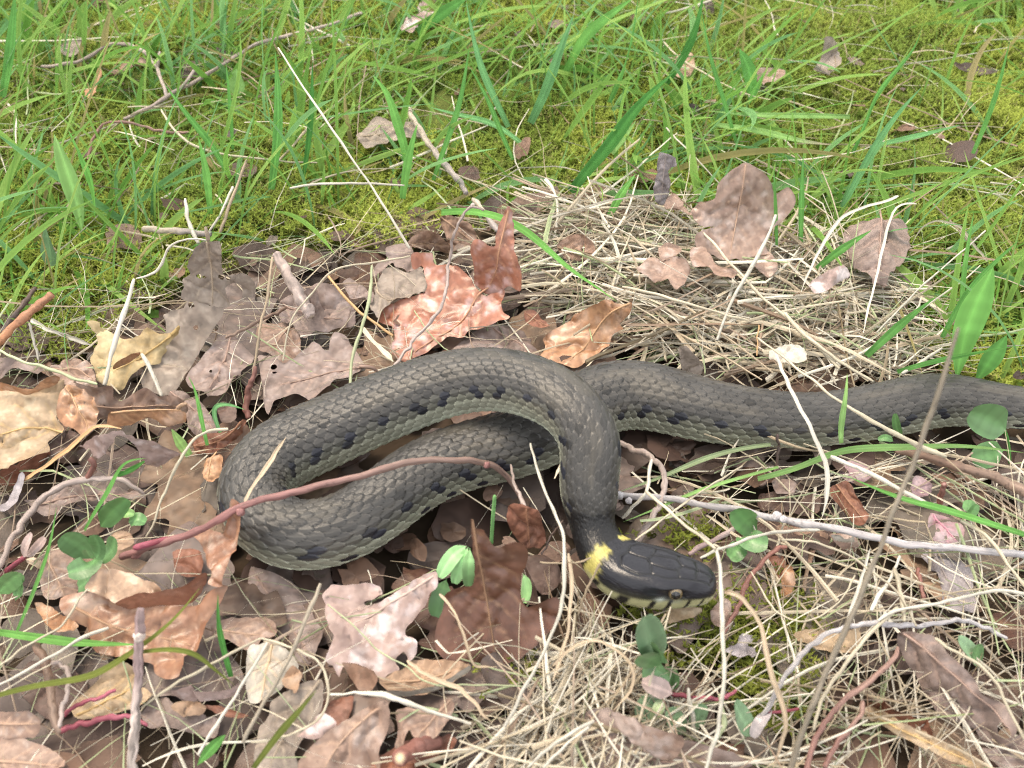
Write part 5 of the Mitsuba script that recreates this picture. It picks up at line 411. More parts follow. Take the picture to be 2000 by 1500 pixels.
SEEDLINGS = [['green rosette of fleshy leaves at the pink end of the red twig',[['leaf','sedum',8.8,[[-121.4,-82.6,14.0],[-124.7,-81.8,20.0],[-127.7,-81.5,24.0]]],
['leaf','sedum',6.66,[[-120.0,-83.2,16.0],[-120.1,-88.0,19.0],[-124.9,-90.1,19.0]]],
['leaf','sedum',6.75,[[-120.9,-83.1,14.0],[-121.0,-88.3,14.0],[-125.3,-89.7,10.0]]],
['leaf','sedum',4.86,[[-118.9,-85.5,18.0],[-115.6,-85.9,25.0],[-115.1,-85.7,31.0]]],
['leaf','sedum',5.89,[[-120.4,-83.1,14.0],[-115.6,-82.2,18.0],[-113.8,-80.5,22.0]]],
['leaf','sedum',3.1,[[-117.8,-87.7,22.0],[-116.8,-89.2,27.0],[-116.1,-89.8,30.0]]]]],
['two leaved green succulent seedling below the snake head',[['leaf','teal',8.74,[[40.3,-113.3,10.0],[36.6,-115.1,24.0],[32.4,-115.7,40.0]]],
['leaf','sedum',6.34,[[39.8,-115.3,14.0],[35.9,-118.1,22.0],[31.8,-120.2,28.0]]],
['leaf','sedum',8.37,[[40.2,-114.0,12.0],[38.4,-117.8,15.0],[35.3,-120.2,14.0]]],
['leaf','sedum',4.7,[[40.1,-116.0,16.0],[37.6,-118.1,26.0],[35.6,-119.2,33.0]]],
['leaf','sedum',5.53,[[41.6,-113.6,10.0],[42.6,-116.1,9.0],[42.3,-117.9,6.0]]]]],
['pair of round green leaves under the silver twig',[['leaf','leafgreen',8.06,[[75.6,-68.1,6.0],[71.0,-68.4,12.0],[66.8,-67.4,17.0]]],
['leaf','sedum',7.02,[[68.2,-71.5,9.0],[70.9,-74.8,12.0],[75.7,-76.7,13.0]]],
['leaf','leafgreen',6.2,[[70.3,-71.8,6.0],[68.2,-74.5,6.0],[66.0,-76.0,4.0]]]]],
['round green leaf beside the tail end of the snake at the right edge',[['stem','mid',0.5,[[164.4,-39.6,4.0,0.51],[161.8,-36.3,12.0,0.5],[158.2,-35.9,18.0,0.49]]],
['leaf','sedum',11.64,[[158.7,-37.4,18.0],[150.7,-37.9,24.0],[144.4,-36.6,26.0]]],
['leaf','leafgreen',9.09,[[163.6,-35.0,5.0],[156.6,-38.3,7.0],[150.7,-39.8,7.0]]]]],
['pale mint green lobed plant behind the glossy dark brown leaf',[['stem','mint',0.6,[[-5.0,-70.2,28.0,0.59],[-5.6,-72.1,20.0,0.6],[-6.2,-74.1,9.0,0.62]]],
['leaf','mint',4.63,[[-12.9,-82.0,20.0],[-16.6,-85.9,21.0],[-20.5,-90.6,17.0]]],
['leaf','mint',4.07,[[-12.4,-83.0,21.0],[-14.2,-86.3,19.0],[-16.4,-90.2,13.0]]],
['leaf','mint',3.77,[[-11.9,-84.0,22.0],[-12.3,-87.1,19.0],[-12.4,-90.0,11.0]]],
['leaf','leafgreen',5.84,[[-18.7,-89.1,14.0],[-20.4,-93.1,11.0],[-22.0,-96.8,6.0]]],
['leaf','mint',3.23,[[3.2,-87.4,14.0],[4.1,-89.6,12.0],[3.5,-93.5,8.0]]]]],
['small bright lime green leaves under the arched twig',[['leaf','leafgreen',6.81,[[-126.7,-66.9,7.0],[-121.4,-67.0,14.0],[-114.9,-65.6,20.0]]],
['leaf','leafgreen',4.68,[[-117.7,-66.3,9.0],[-114.2,-66.6,11.0],[-111.8,-67.0,10.0]]],
['leaf','light',2.8,[[-119.2,-66.2,12.0],[-116.7,-65.7,13.0],[-115.2,-65.4,12.0]]]]],
['teal leaf with a mauve partner at the lower right',[['leaf','teal',5.82,[[63.6,-131.6,6.0],[60.2,-129.6,11.0],[57.0,-127.1,17.0]]],
['leaf','lilac',3.44,[[68.1,-126.2,11.0],[64.1,-129.6,11.0],[62.2,-132.4,8.0]]],
['stem','crimson',0.4,[[66.6,-127.2,11.0,0.4],[72.3,-126.2,10.0,0.4],[75.4,-125.2,9.0,0.4]]]]],
['dark green leaves and a dusky mauve leaf on the pink red stem',[['leaf','teal',6.75,[[39.6,-121.4,8.0],[36.5,-124.3,9.0],[33.9,-127.6,7.0]]],
['leaf','palemauve',5.63,[[42.4,-122.6,12.0],[38.2,-121.6,14.0],[34.0,-120.6,15.0]]],
['leaf','palegreen',3.2,[[39.9,-123.0,11.0],[38.1,-126.2,11.0],[36.9,-128.6,8.0]]],
['leaf','teal',5.33,[[45.9,-129.7,4.0],[42.9,-128.8,9.0],[40.4,-127.1,13.0]]],
['leaf','teal',5.1,[[48.7,-129.4,4.0],[48.6,-127.6,8.0],[49.7,-125.3,12.0]]]]],
['dull green leaf behind the curled purple leaf at the right',[['leaf','teal',6.16,[[129.5,-112.4,6.0],[126.1,-109.9,10.0],[121.3,-108.2,14.0]]],
['leaf','sedum',4.19,[[128.5,-112.2,7.0],[127.2,-110.6,10.0],[127.0,-108.9,13.0]]]]],
['bright green folded leaf at the left edge above the green strip',[['leaf','leafgreen',5.83,[[-149.1,-90.6,8.0],[-143.5,-90.8,14.0],[-137.4,-91.1,20.0]]],
['leaf','leafgreen',3.81,[[-142.9,-93.0,8.0],[-141.1,-91.2,12.0],[-138.1,-90.7,18.0]]]]],
['pinkish grey shoot with small leaves at the left edge',[['stem','crimson',0.76,[[-151.7,-83.4,6.0,0.76],[-147.4,-81.8,9.0,0.76],[-143.1,-80.7,12.0,0.75]]],
['leaf','palemauve',3.57,[[-143.3,-81.0,12.0],[-141.2,-79.9,17.0],[-139.0,-77.8,20.0]]],
['leaf','palemauve',3.29,[[-142.8,-80.7,12.0],[-139.1,-79.4,15.0],[-136.4,-77.2,17.0]]],
['leaf','tan',2.72,[[-143.8,-80.1,10.0],[-140.4,-81.2,10.0],[-138.7,-81.7,8.0]]]]],
['tiny green sprout between the tail of the snake and the flat green blade',[['leaf','leafgreen',2.68,[[129.8,-31.9,8.0],[126.1,-32.5,14.0],[123.8,-31.8,20.0]]],
['leaf','leafgreen',2.37,[[126.5,-33.5,8.0],[123.3,-33.6,10.0],[121.1,-33.4,9.0]]]]],
['small green leaf pair under the broad grass at the right edge',[['leaf','leafgreen',4.75,[[144.0,-61.8,8.0],[141.8,-61.3,10.0],[139.8,-60.4,10.0]]],
['leaf','leafgreen',3.47,[[140.9,-63.8,8.0],[142.0,-63.2,10.0],[143.0,-61.8,12.0]]]]]]


# ---------------------------------------------------------------- the snake: one continuous skin from the tail end to the snout
def snake_frames(P):
    t = np.gradient(P[:, :3], axis=0)
    t = gaussian_filter1d(t, 4, axis=0, mode='nearest')
    t /= np.linalg.norm(t, axis=1, keepdims=True)
    up = np.array([0, 0, 1.0]) - t[:, 2:3] * t
    up /= np.linalg.norm(up, axis=1, keepdims=True)
    up = gaussian_filter1d(up, 12, axis=0, mode='nearest')
    up -= (up * t).sum(1, keepdims=True) * t
    up /= np.linalg.norm(up, axis=1, keepdims=True)
    return t, up, np.cross(t, up)


def scales(u, v):
    """Overlapping scales in lengthwise units u (rising towards the head) and rows v (0 = back ridge): (row, number along, place from front to rear, across, inside measure, how near the free edge of the scale in front)."""
    best_u = np.full(u.shape, -1e9)
    row, q_, b_, f_ = (np.zeros(u.shape) for _ in range(4))
    near = np.full(u.shape, 9.0)
    k0 = np.round(v)
    for dk in (-1, 0, 1):
        k = k0 + dk
        off = 0.5 * (np.mod(k, 2))
        for du in (-1, 0, 1, 2):
            c = np.floor(u - off) + du + off
            q, b = c - u, v - k
            hw = 0.66
            f = np.abs(q / 0.68) ** 2.1 + np.abs(b / hw) ** 1.9
            inside = f < 1
            take = inside & (c > best_u)
            best_u = np.where(take, c, best_u)
            row, q_, b_, f_ = np.where(take, k, row), np.where(take, q, q_), np.where(take, b, b_), np.where(take, f, f_)
    for dk in (-1, 0, 1):          # distance to the free edges of the scales in front, where the dark seam is painted
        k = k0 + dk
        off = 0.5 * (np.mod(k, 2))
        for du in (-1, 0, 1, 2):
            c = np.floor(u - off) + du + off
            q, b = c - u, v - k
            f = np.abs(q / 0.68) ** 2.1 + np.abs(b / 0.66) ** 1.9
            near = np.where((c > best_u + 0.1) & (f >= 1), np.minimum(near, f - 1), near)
    return row, best_u, q_, b_, f_, near


def build_snake():
    PITCH_U = 4.05e-3
    path = np.array(SNAKE_PATH, float) / 1000.0                    # x, y, z, radius
    P, s = resample(path, step=0.36e-3)
    n = len(P)
    key = new_thing('grass_snake', 'dark grey keeled snake with a yellow and black collar lying looped across the leaf litter', 'snake')
    HEAD = HEAD_LEN / 1000.0
    l = (s - (s[-1] - HEAD)) / HEAD                                 # 0 at the nape, 1 at the snout
    P[:, :3] = gaussian_filter1d(P[:, :3], 6, axis=0, mode='nearest')
    t, up, side = snake_frames(P)
    roll = math.radians(17) * sstep(-0.55, 0.10, l)[:, None]
    up, side = up * np.cos(roll) - side * np.sin(roll), side * np.cos(roll) + up * np.sin(roll)
    # the head is carried straight: its frame settles on one direction
    M = 240
    th = np.linspace(-np.pi, np.pi, M, endpoint=False)
    S, TH = np.meshgrid(s, th, indexing='ij')
    R = P[:, 3][:, None] * np.ones_like(TH)
    R *= 1 + 0.035 * (meshkit.noise(np.stack([S * 45, 0 * S, 0 * S], -1), 3) - 0.5)
    c, sn = np.cos(TH), np.sin(TH)
    ex = 2.15
    rad = 1.0 / (np.abs(c) ** ex + np.abs(sn) ** ex) ** (1 / ex)
    flat = np.where(c < 0, 1 - 0.16 * c ** 2, 1.0)
    X, Z = R * rad * sn, R * rad * c * flat * 0.97
    L = np.broadcast_to(l[:, None], TH.shape)
    # ---- head profile (half width, height above and depth below the axis, in mm), from the nape to the snout
    lk = [-0.35, -0.15, 0.0, 0.15, 0.30, 0.45, 0.60, 0.75, 0.88, 0.95, 0.985, 1.0]
    hw = np.interp(l, lk, [7.0, 6.0, 6.6, 8.5, 9.7, 9.6, 8.8, 7.5, 6.1, 4.9, 3.4, 0.1]) * 1e-3
    ht = np.interp(l, lk, [6.8, 5.9, 5.6, 5.8, 6.1, 6.3, 6.2, 5.6, 4.6, 3.7, 2.6, 0.1]) * 1e-3
    hb = np.interp(l, lk, [7.2, 6.8, 6.6, 7.0, 7.2, 6.8, 6.0, 5.1, 4.2, 3.4, 2.4, 0.1]) * 1e-3
    hw, ht, hb = (gaussian_filter1d(x, 5, mode='nearest')[:, None] for x in (hw, ht, hb))
    endcap = np.sqrt(np.clip((1 - l) / 0.03, 0, 1))[:, None]
    hw, ht, hb = hw * endcap, ht * endcap, hb * endcap
    e2 = np.interp(l, [-0.3, 0.1, 0.5, 0.9, 1.0], [2.1, 2.5, 3.3, 3.0, 2.3])[:, None]
    hr = 1.0 / (np.abs(c) ** e2 + np.abs(sn) ** e2) ** (1 / e2)
    HX, HZ = hw * hr * sn, np.where(c > 0, ht, hb) * hr * c
    w = sstep(-0.40, -0.05, l)[:, None]
    X, Z = X * (1 - w) + HX * w, Z * (1 - w) + HZ * w
    # ---- scales of the body
    rowdeg = 12.4
    v = np.degrees(TH) / rowdeg
    wide = np.abs(v) > 9.5
    vv = np.where(wide, np.sign(v) * (10 + (np.abs(v) - 9.5) / (180 / rowdeg - 9.5) * 0.499), v)
    pitch = np.interp(l, [-2.2, -0.6, -0.1], [PITCH_U, PITCH_U * 0.8, PITCH_U * 0.62])
    uu = np.cumsum(np.gradient(s) / pitch)
    uu = uu + 0.06 * np.sin(uu * 0.37)
    U = np.broadcast_to(uu[:, None], TH.shape) + 0.05 * (meshkit.noise(np.stack([S * 300, vv * 0.9, 0 * S], -1), 5) - 0.5)
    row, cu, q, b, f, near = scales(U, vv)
    size = np.clip(P[:, 3] / 13e-3, 0.1, 1.1)[:, None] * np.interp(l, [-1.5, -0.1, 0.05], [1, 0.55, 0.0])[:, None]
    dome = (1 - np.clip(np.abs(b) / 0.66, 0, 1) ** 2.2) * 0.16
    h = (0.42 * (0.5 + q) + dome + 0.11 * np.exp(-(b / 0.10) ** 2) * (np.abs(row) < 8)) * size * 1e-3
    h -= 0.2e-3 * np.exp(-near / 0.07) * size
    h += 0.07e-3 * (meshkit.noise(np.stack([U * 5, vv * 5, 0 * U], -1), 9) - 0.5)
    # ---- colours of the body
    rid = hash01(cu * 2 + 1000, row + 50)
    ar = np.abs(row)
    col = lerp([0.0305, 0.0295, 0.0285], [0.052, 0.050, 0.0475], rid)
    col = lerp(col, lerp([0.075, 0.075, 0.062], [0.125, 0.127, 0.10], hash01(cu * 2 + 7, row + 9)), sstep(4.3, 6.0, ar) * 0.9)
    col = lerp(col, lerp([0.185, 0.192, 0.150], [0.26, 0.268, 0.212], rid), sstep(5.8, 7.4, ar))
    col = lerp(col, lerp([0.31, 0.335, 0.26], [0.39, 0.415, 0.33], rid), (ar > 8.6) * 1.0)
    # black bars along each flank, a bar every few scales, and broken spots lower down
    for sgn in (-1, 1):
        m = np.round(cu / 3.0 + 0.21 * sgn)
        jit = hash01(m + 300, np.full_like(m, 3.0 + sgn)) - 0.5
        du = cu - (m - 0.21 * sgn) * 3.0 - jit * 0.7
        bar = (np.sign(row) == sgn) & (np.abs(du) < 0.5) & (ar >= 5) & (ar <= 5.2 + (hash01(m + 20, m * 0 + 7 + sgn) > 0.35))
        bar &= hash01(m + 90, m * 0 + 1 + sgn) > 0.10
        low = (np.sign(row) == sgn) & (ar >= 8) & (np.abs(du - 2.0) < 0.5) & (hash01(m + 70, m * 0 + 5 + sgn) > 0.35)
        col = np.where((bar | low)[..., None], lerp([0.006, 0.007, 0.012], [0.018, 0.02, 0.03], rid), col)
    speck = (hash01(cu * 2 + 33, row + 77) > 0.965) & (ar < 6)
    col = np.where(speck[..., None], col * 0.45, col)
    # a belly of dark checks
    col = lerp(col, lerp([0.05, 0.052, 0.05], [0.30, 0.33, 0.26], (hash01(np.floor(uu[:, None] + 0 * U) + 5, np.sign(v) + 3) > 0.5) * 1.0), sstep(11.3, 11.8, np.abs(v)))
    free = np.clip(q / 0.68, 0, 1)
    col = col * (1 + 0.75 * sstep(0.66, 0.95, f) * free)[..., None]                      # pale worn rims
    col = col * (1 + 0.22 * np.exp(-(b / 0.10) ** 2) * (ar < 6))[..., None]               # keels
    col = col * (1 - 0.92 * np.exp(-near / 0.10))[..., None]                              # dark skin in the seams, with the overlap shadow painted in
    col = col * (0.90 + 0.2 * meshkit.fbm(np.stack([U * 1.7, vv * 1.9, 0 * U], -1), 3, 21))[..., None]
    dirt = sstep(0.56, 0.75, meshkit.fbm(np.stack([S * 60, TH * 2.0, 0 * S], -1), 3, 31))
    col = lerp(col, np.array([0.13, 0.115, 0.09]), dirt * 0.25)
    # ---- neck and head colours.  x = across (1 = widest), zn = up
    xn = HX / np.maximum(hw, 1e-6)
    zn = HZ / np.where(c > 0, ht, hb).clip(1e-6)
    ax = np.abs(xn)
    nz = meshkit.fbm(np.stack([X * 260, S * 260, Z * 260], -1), 3, 41)
    fine = meshkit.noise(np.stack([X * 900, S * 900, Z * 900], -1), 43)
    g1, g2, gc = hexcell(S * 520, TH * 8.5)
    Lw = L + 0.05 * (nz - 0.5) + 0.03 * (gc - 0.5) * (1 - sstep(0.22, 0.3, L))
    black = np.array([0.006, 0.006, 0.007])
    plate = np.array([0.012, 0.0125, 0.018])
    olive = np.array([0.028, 0.029, 0.018])
    yellow = np.array([0.39, 0.35, 0.105])
    cream = np.array([0.29, 0.28, 0.155])
    # small scales on nape and collar
    seam = np.exp(-(g2 - g1) / 0.10)
    h = h + w * (1 - sstep(0.22, 0.30, L)) * (-0.16e-3 * seam)
    hc = np.broadcast_to(plate, col.shape).copy()
    hc = lerp(hc, black, (1 - sstep(0.08, 0.12, Lw)))
    side_low = sstep(0.30, 0.02, zn) * sstep(0.15, 0.4, Lw)
    hc = lerp(hc, olive, side_low * 0.45)
    collar = np.exp(-((Lw - 0.15 + 0.03 * zn) / 0.052) ** 4) * sstep(0.30, 0.40, ax + 0.06 * (gc - 0.5)) * sstep(-1.3, -0.75, zn)
    hc = lerp(hc, yellow * np.ones(3), np.clip(collar * 1.15, 0, 1))
    hc = lerp(hc, black, 0.85 * seam * (1 - sstep(0.2, 0.26, L)) * (1 - 0.55 * collar))
    # lip shields: cream below the eye line, each with a black upright seam
    lipz = np.interp(l, [0.0, 0.3, 0.6, 1.0], [-0.26, -0.22, -0.10, 0.06])[:, None]
    lip = sstep(lipz + 0.16, lipz - 0.06, zn) * sstep(0.10, 0.18, Lw)
    hc = lerp(hc, cream * (0.86 + 0.28 * nz[..., None]), lip)
    lines = np.array([0.20, 0.36, 0.525, 0.635, 0.765, 0.865])
    wid = np.array([0.020, 0.028, 0.017, 0.015, 0.012, 0.010])
    tilt = 0.045
    for a, wd in zip(lines, wid):
        d = np.abs(L - a - tilt * (zn + 0.4)) / wd
        hc = lerp(hc, black, np.clip(1.6 * np.exp(-d ** 4), 0, 1) * (zn > -0.80) * lip)
        h = h - 0.12e-3 * np.exp(-(d * 1.2) ** 2) * lip * w
    # the mouth
    mouthz = np.interp(l, [0.12, 0.35, 0.75, 1.0], [-0.45, -0.66, -0.62, -0.40])[:, None]
    mouth = np.exp(-((zn - mouthz) / 0.05) ** 2) * sstep(0.16, 0.22, L) * (ax > 0.2)
    h = h - 0.5e-3 * mouth * w
    hc = lerp(hc, np.array([0.05, 0.045, 0.03]), 0.85 * mouth)
    under = sstep(mouthz - 0.05, mouthz - 0.25, zn) * sstep(0.05, 0.2, L)
    hc = lerp(hc, np.array([0.30, 0.30, 0.20]), under * 0.8)
    # crown plates: lines in (L, across) on the top, sunk and dark
    xm = HX / 9.7e-3
    def line(pts, wd=0.016):
        best = np.full(L.shape, 9.0)
        for (l0, x0), (l1, x1) in zip(pts[:-1], pts[1:]):
            dx, dy = (l1 - l0) * 3.2, x1 - x0
            tt = np.clip((((L - l0) * 3.2) * dx + (xm - x0) * dy) / (dx * dx + dy * dy), 0, 1)
            best = np.minimum(best, np.hypot((L - l0) * 3.2 - tt * dx, xm - x0 - tt * dy))
        return best
    groove = np.full(L.shape, 9.0)
    for sg in (-1, 1):
        for pts in ([(0.27, 0.0), (0.44, 0.0)], [(0.27, 0.0), (0.25, 0.30 * sg), (0.29, 0.62 * sg), (0.40, 0.70 * sg), (0.49, 0.60 * sg)],
                    [(0.44, 0.0), (0.47, 0.20 * sg), (0.49, 0.60 * sg)], [(0.47, 0.20 * sg), (0.60, 0.26 * sg), (0.67, 0.22 * sg)],
                    [(0.49, 0.60 * sg), (0.60, 0.62 * sg), (0.68, 0.52 * sg)], [(0.68, 0.52 * sg), (0.67, 0.22 * sg), (0.70, 0.0)],
                    [(0.70, 0.0), (0.82, 0.0)], [(0.68, 0.52 * sg), (0.80, 0.44 * sg), (0.82, 0.0)], [(0.82, 0.0), (0.94, 0.0)],
                    [(0.80, 0.44 * sg), (0.92, 0.34 * sg), (0.945, 0.0)]):
            groove = np.minimum(groove, line(pts))
    top = sstep(0.30, 0.55, zn) * sstep(0.15, 0.20, L)
    ge = np.exp(-(groove / 0.032) ** 2) * top
    h = h - 0.34e-3 * ge * w
    hc = lerp(hc, black, 0.95 * ge)
    # temple shields
    t1, t2, tc = hexcell(S * 190, TH * 3.4)
    tem = (1 - top) * sstep(0.16, 0.24, L) * (1 - lip) * (zn > -0.2)
    h = h - 0.16e-3 * np.exp(-(t2 - t1) / 0.05) * tem * w
    hc = lerp(hc, black, 0.7 * np.exp(-(t2 - t1) / 0.06) * tem)
    hc = hc * (0.82 + 0.3 * nz + 0.12 * fine)[..., None]
    # nostril
    nost = np.exp(-(((L - 0.935) / 0.022) ** 2 + ((zn - 0.10) / 0.16) ** 2)) * (ax > 0.55)
    h = h - 0.5e-3 * nost * w
    hc = lerp(hc, black, np.clip(1.3 * nost, 0, 1))
    pale = np.exp(-(((L - 0.575) / 0.03) ** 2 + ((zn - lipz - 0.12) / 0.12) ** 2)) * (ax > 0.6)
    hc = lerp(hc, np.array([0.42, 0.46, 0.42]), 0.8 * pale)
    # brow ridge over the eye, hollow in front of it
    brow = np.exp(-(((L - 0.62) / 0.12) ** 2 + ((zn - 0.66) / 0.14) ** 2)) * sstep(0.4, 0.7, ax)
    X = X + np.sign(X) * 0.9e-3 * brow * w
    eye_l, eye_z = 0.665, 0.26
    pit = np.exp(-(((L - eye_l) * HEAD / 3.0e-3) ** 2 + ((HZ - eye_z * ht) / 2.6e-3) ** 2) ** 1.5) * (ax > 0.4)
    X = X - np.sign(X) * 0.9e-3 * pit * w
    hc = lerp(hc, black, 0.75 * pit)
    wc = sstep(-0.16, -0.09, Lw)
    napeblack = sstep(-0.36, -0.26, Lw + 0.10 * (hash01(cu * 2 + 3, row + 4) - 0.5) - 0.07 * zn)
    col = lerp(col, black * 1.2, napeblack * (0.9 + 0.1 * rid))
    col = lerp(col, hc, wc)
    hn = np.stack([X, Z], -1)
    hn = hn / np.maximum(np.linalg.norm(hn, axis=-1, keepdims=True), 1e-9)
    fade = np.clip((1 - l) / 0.05, 0, 1)[:, None]
    X, Z = X + hn[..., 0] * h * fade, Z + hn[..., 1] * h * fade
    V = P[:, None, :3] + side[:, None] * X[..., None] + up[:, None] * Z[..., None]
    F = grid_faces(n, M, wrap=True)[:, ::-1]
    V = V.reshape(-1, 3)
    col = col.reshape(-1, 3)
    F = np.vstack([F, [[(n - 1) * M + j, (n - 1) * M + (j + 1) % M, len(V)] for j in range(M)]])
    V = np.vstack([V, P[-1:, :3] + t[-1:] * 0.0003])
    col = np.vstack([col, col[-1:]])
    gl = np.r_[np.repeat(sstep(0.10, 0.30, l), M), 1.0]
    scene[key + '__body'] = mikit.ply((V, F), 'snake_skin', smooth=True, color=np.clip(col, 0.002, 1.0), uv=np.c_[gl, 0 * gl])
    # ---- eyes: a gold-rimmed ball with a round black pupil, on both sides
    i = int(np.argmin(np.abs(l - eye_l)))
    for sg in (1, -1):
        r = 2.15e-3
        ctr = P[i, :3] + side[i] * sg * (hw[i, 0] * 0.93 - 0.9e-3) + up[i] * (eye_z * ht[i, 0] + 0.3e-3)
        look = side[i] * sg + 0.10 * t[i] + 0.16 * up[i]
        look /= np.linalg.norm(look)
        ball = trimesh.creation.icosphere(5, r)
        d = ball.vertices @ look / r
        cc = np.where((d > 0.775)[:, None], [0.004, 0.004, 0.005], np.where((d > 0.735)[:, None], [0.26, 0.20, 0.085], [0.10, 0.07, 0.035]))
        cc = np.where((d < 0.45)[:, None], [0.012, 0.012, 0.012], cc)
        eye = part(key, 'eye', (ball.vertices + ctr, ball.faces), 'snake_eye', cc)


def hexcell(x, y):
    """Nearest and second distances to jittered cell centres, and a random number of the cell."""
    first, second, which = np.full(x.shape, 9.0), np.full(x.shape, 9.0), np.zeros(x.shape)
    for a in (-1, 0, 1):
        for b in (-1, 0, 1):
            cx, cy = np.floor(x) + a, np.floor(y) + b
            ox = cx + 0.5 + 0.5 * (hash01(cx + 500, cy + 500) - 0.5)
            oy = cy + 0.5 + 0.5 * (np.mod(cx, 2) - 0.5) + 0.4 * (hash01(cx + 900, cy + 100) - 0.5)
            d = np.hypot(ox - x, oy - y)
            second = np.where(d < first, first, np.minimum(second, d))
            which = np.where(d < first, hash01(cx + 77, cy + 55), which)
            first = np.minimum(first, d)
    return first, second, which


build_snake()

# ---------------------------------------------------------------- ground: soil, with moss and grass beyond the litter
EDGE = np.array(LAWN_EDGE) / 1000.0


def lawn(x, y):
    """Metres into the lawn from the ragged edge of the litter (negative in the litter)."""
    x, y = np.asarray(x, float), np.asarray(y, float)
    yb = np.interp(x, EDGE[:, 0], EDGE[:, 1])
    return y - yb + 0.020 * (meshkit.fbm(np.stack([x * 40, y * 40, 0 * x], -1), 3, 61) - 0.5)


def cushion(x, y):
    """Height of the moss cushions and of the soil under the litter."""
    x, y = np.asarray(x, float), np.asarray(y, float)
    return 0.016 * (meshkit.fbm(np.stack([x * 22, y * 22, 0 * x], -1), 3, 71) - 0.5) + 0.05 * np.clip(y - 0.25, 0, 0.4) * 0.3


def build_ground():
    a = np.concatenate([-np.geomspace(40, 0.7, 24)[:-1], np.linspace(-0.7, 0.7, 281), np.geomspace(0.7, 40, 24)[1:]])
    X, Y = np.meshgrid(a, a + 0.15, indexing='ij')
    D = lawn(X, Y)
    near = sstep(2.0, 0.8, np.hypot(X, Y))
    Z = -0.008 + (cushion(X, Y) * sstep(-0.01, 0.02, D) + 0.006 * (meshkit.fbm(np.stack([X * 60, Y * 60, 0 * X], -1), 3, 1) - 0.5)) * near
    V = np.stack([X, Y, Z], -1).reshape(-1, 3)
    nz = meshkit.fbm(np.stack([X * 35, Y * 35, 0 * X], -1), 3, 11) * 0.4 + 0.6 * hash01(X * 4e4, Y * 4e4)
    col = lerp(lerp([0.030, 0.022, 0.016], [0.075, 0.055, 0.040], nz), lerp([0.09, 0.11, 0.035], [0.17, 0.20, 0.06], nz), sstep(-0.01, 0.02, D))
    key = new_thing('ground', 'dark damp soil under the moss and litter', 'ground', kind='structure')
    whole(key, (V, grid_faces(len(a), len(a))[:, ::-1]), 'soil', col.reshape(-1, 3))


build_ground()


def scatter(rng, poly, n):
    P = np.array(poly) / 1000.0
    lo, hi = P.min(0), P.max(0)
    g = Polygon(P)
    out = np.zeros((0, 2))
    while len(out) < n:
        q = rng.uniform(lo, hi, (2 * n, 2))
        out = np.vstack([out, q[shapely.contains_xy(g, q[:, 0], q[:, 1])]])
    return out[:n]


def moss_mesh(rng, B, height, tone):
    """One mesh of moss shoots at the base points B: bent stems with narrow reflexed leaflets all the way up, starry at the tip."""
    n, m = len(B), 14
    lean = rng.normal(0, 0.38, (n, 2))
    k = np.arange(m)
    s = 0.22 + 0.78 * (k / (m - 1)) ** 0.8
    az = (k * 2.4)[None, :] + rng.uniform(0, 6.28, (n, 1))
    z = height[:, None] * s
    base = np.stack([B[:, None, 0] + lean[:, None, 0] * z * s, B[:, None, 1] + lean[:, None, 1] * z * s, B[:, None, 2] + z * (1 - 0.12 * s)], -1)
    ln = (0.0017 + 0.0011 * rng.uniform(0, 1, (n, m))) * np.where(k >= m - 4, 0.95, 1.0)
    el = np.where(k >= m - 4, 0.9, 0.25) + rng.normal(0, 0.25, (n, m))
    d = np.stack([np.cos(az) * np.cos(el), np.sin(az) * np.cos(el), np.sin(el)], -1)
    w = np.stack([-np.sin(az), np.cos(az), 0 * az], -1) * 0.00042
    V = np.stack([base - w, base + w, base + d * ln[..., None] - [0, 0, 0.0003]], 2)
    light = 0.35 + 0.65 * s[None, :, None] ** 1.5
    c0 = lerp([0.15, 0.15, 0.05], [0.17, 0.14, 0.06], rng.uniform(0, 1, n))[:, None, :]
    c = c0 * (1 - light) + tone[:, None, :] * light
    c = c * rng.uniform(0.8, 1.2, (n, m))[..., None]
    C = np.stack([c * 0.85, c * 0.85, c * 1.2], 2)
    stem = np.stack([B - [0.00025, 0, 0], B + [0.00025, 0, 0], base[:, -1]], 1)
    SC = np.repeat((c0 * 0.8 * np.ones((n, 3, 1))), 1, 0).reshape(n, 3, 3)
    V = np.vstack([V.reshape(-1, 3), stem.reshape(-1, 3)])
    C = np.vstack([C.reshape(-1, 3), SC.reshape(-1, 3)])
    return (V, np.arange(len(V)).reshape(-1, 3)), C


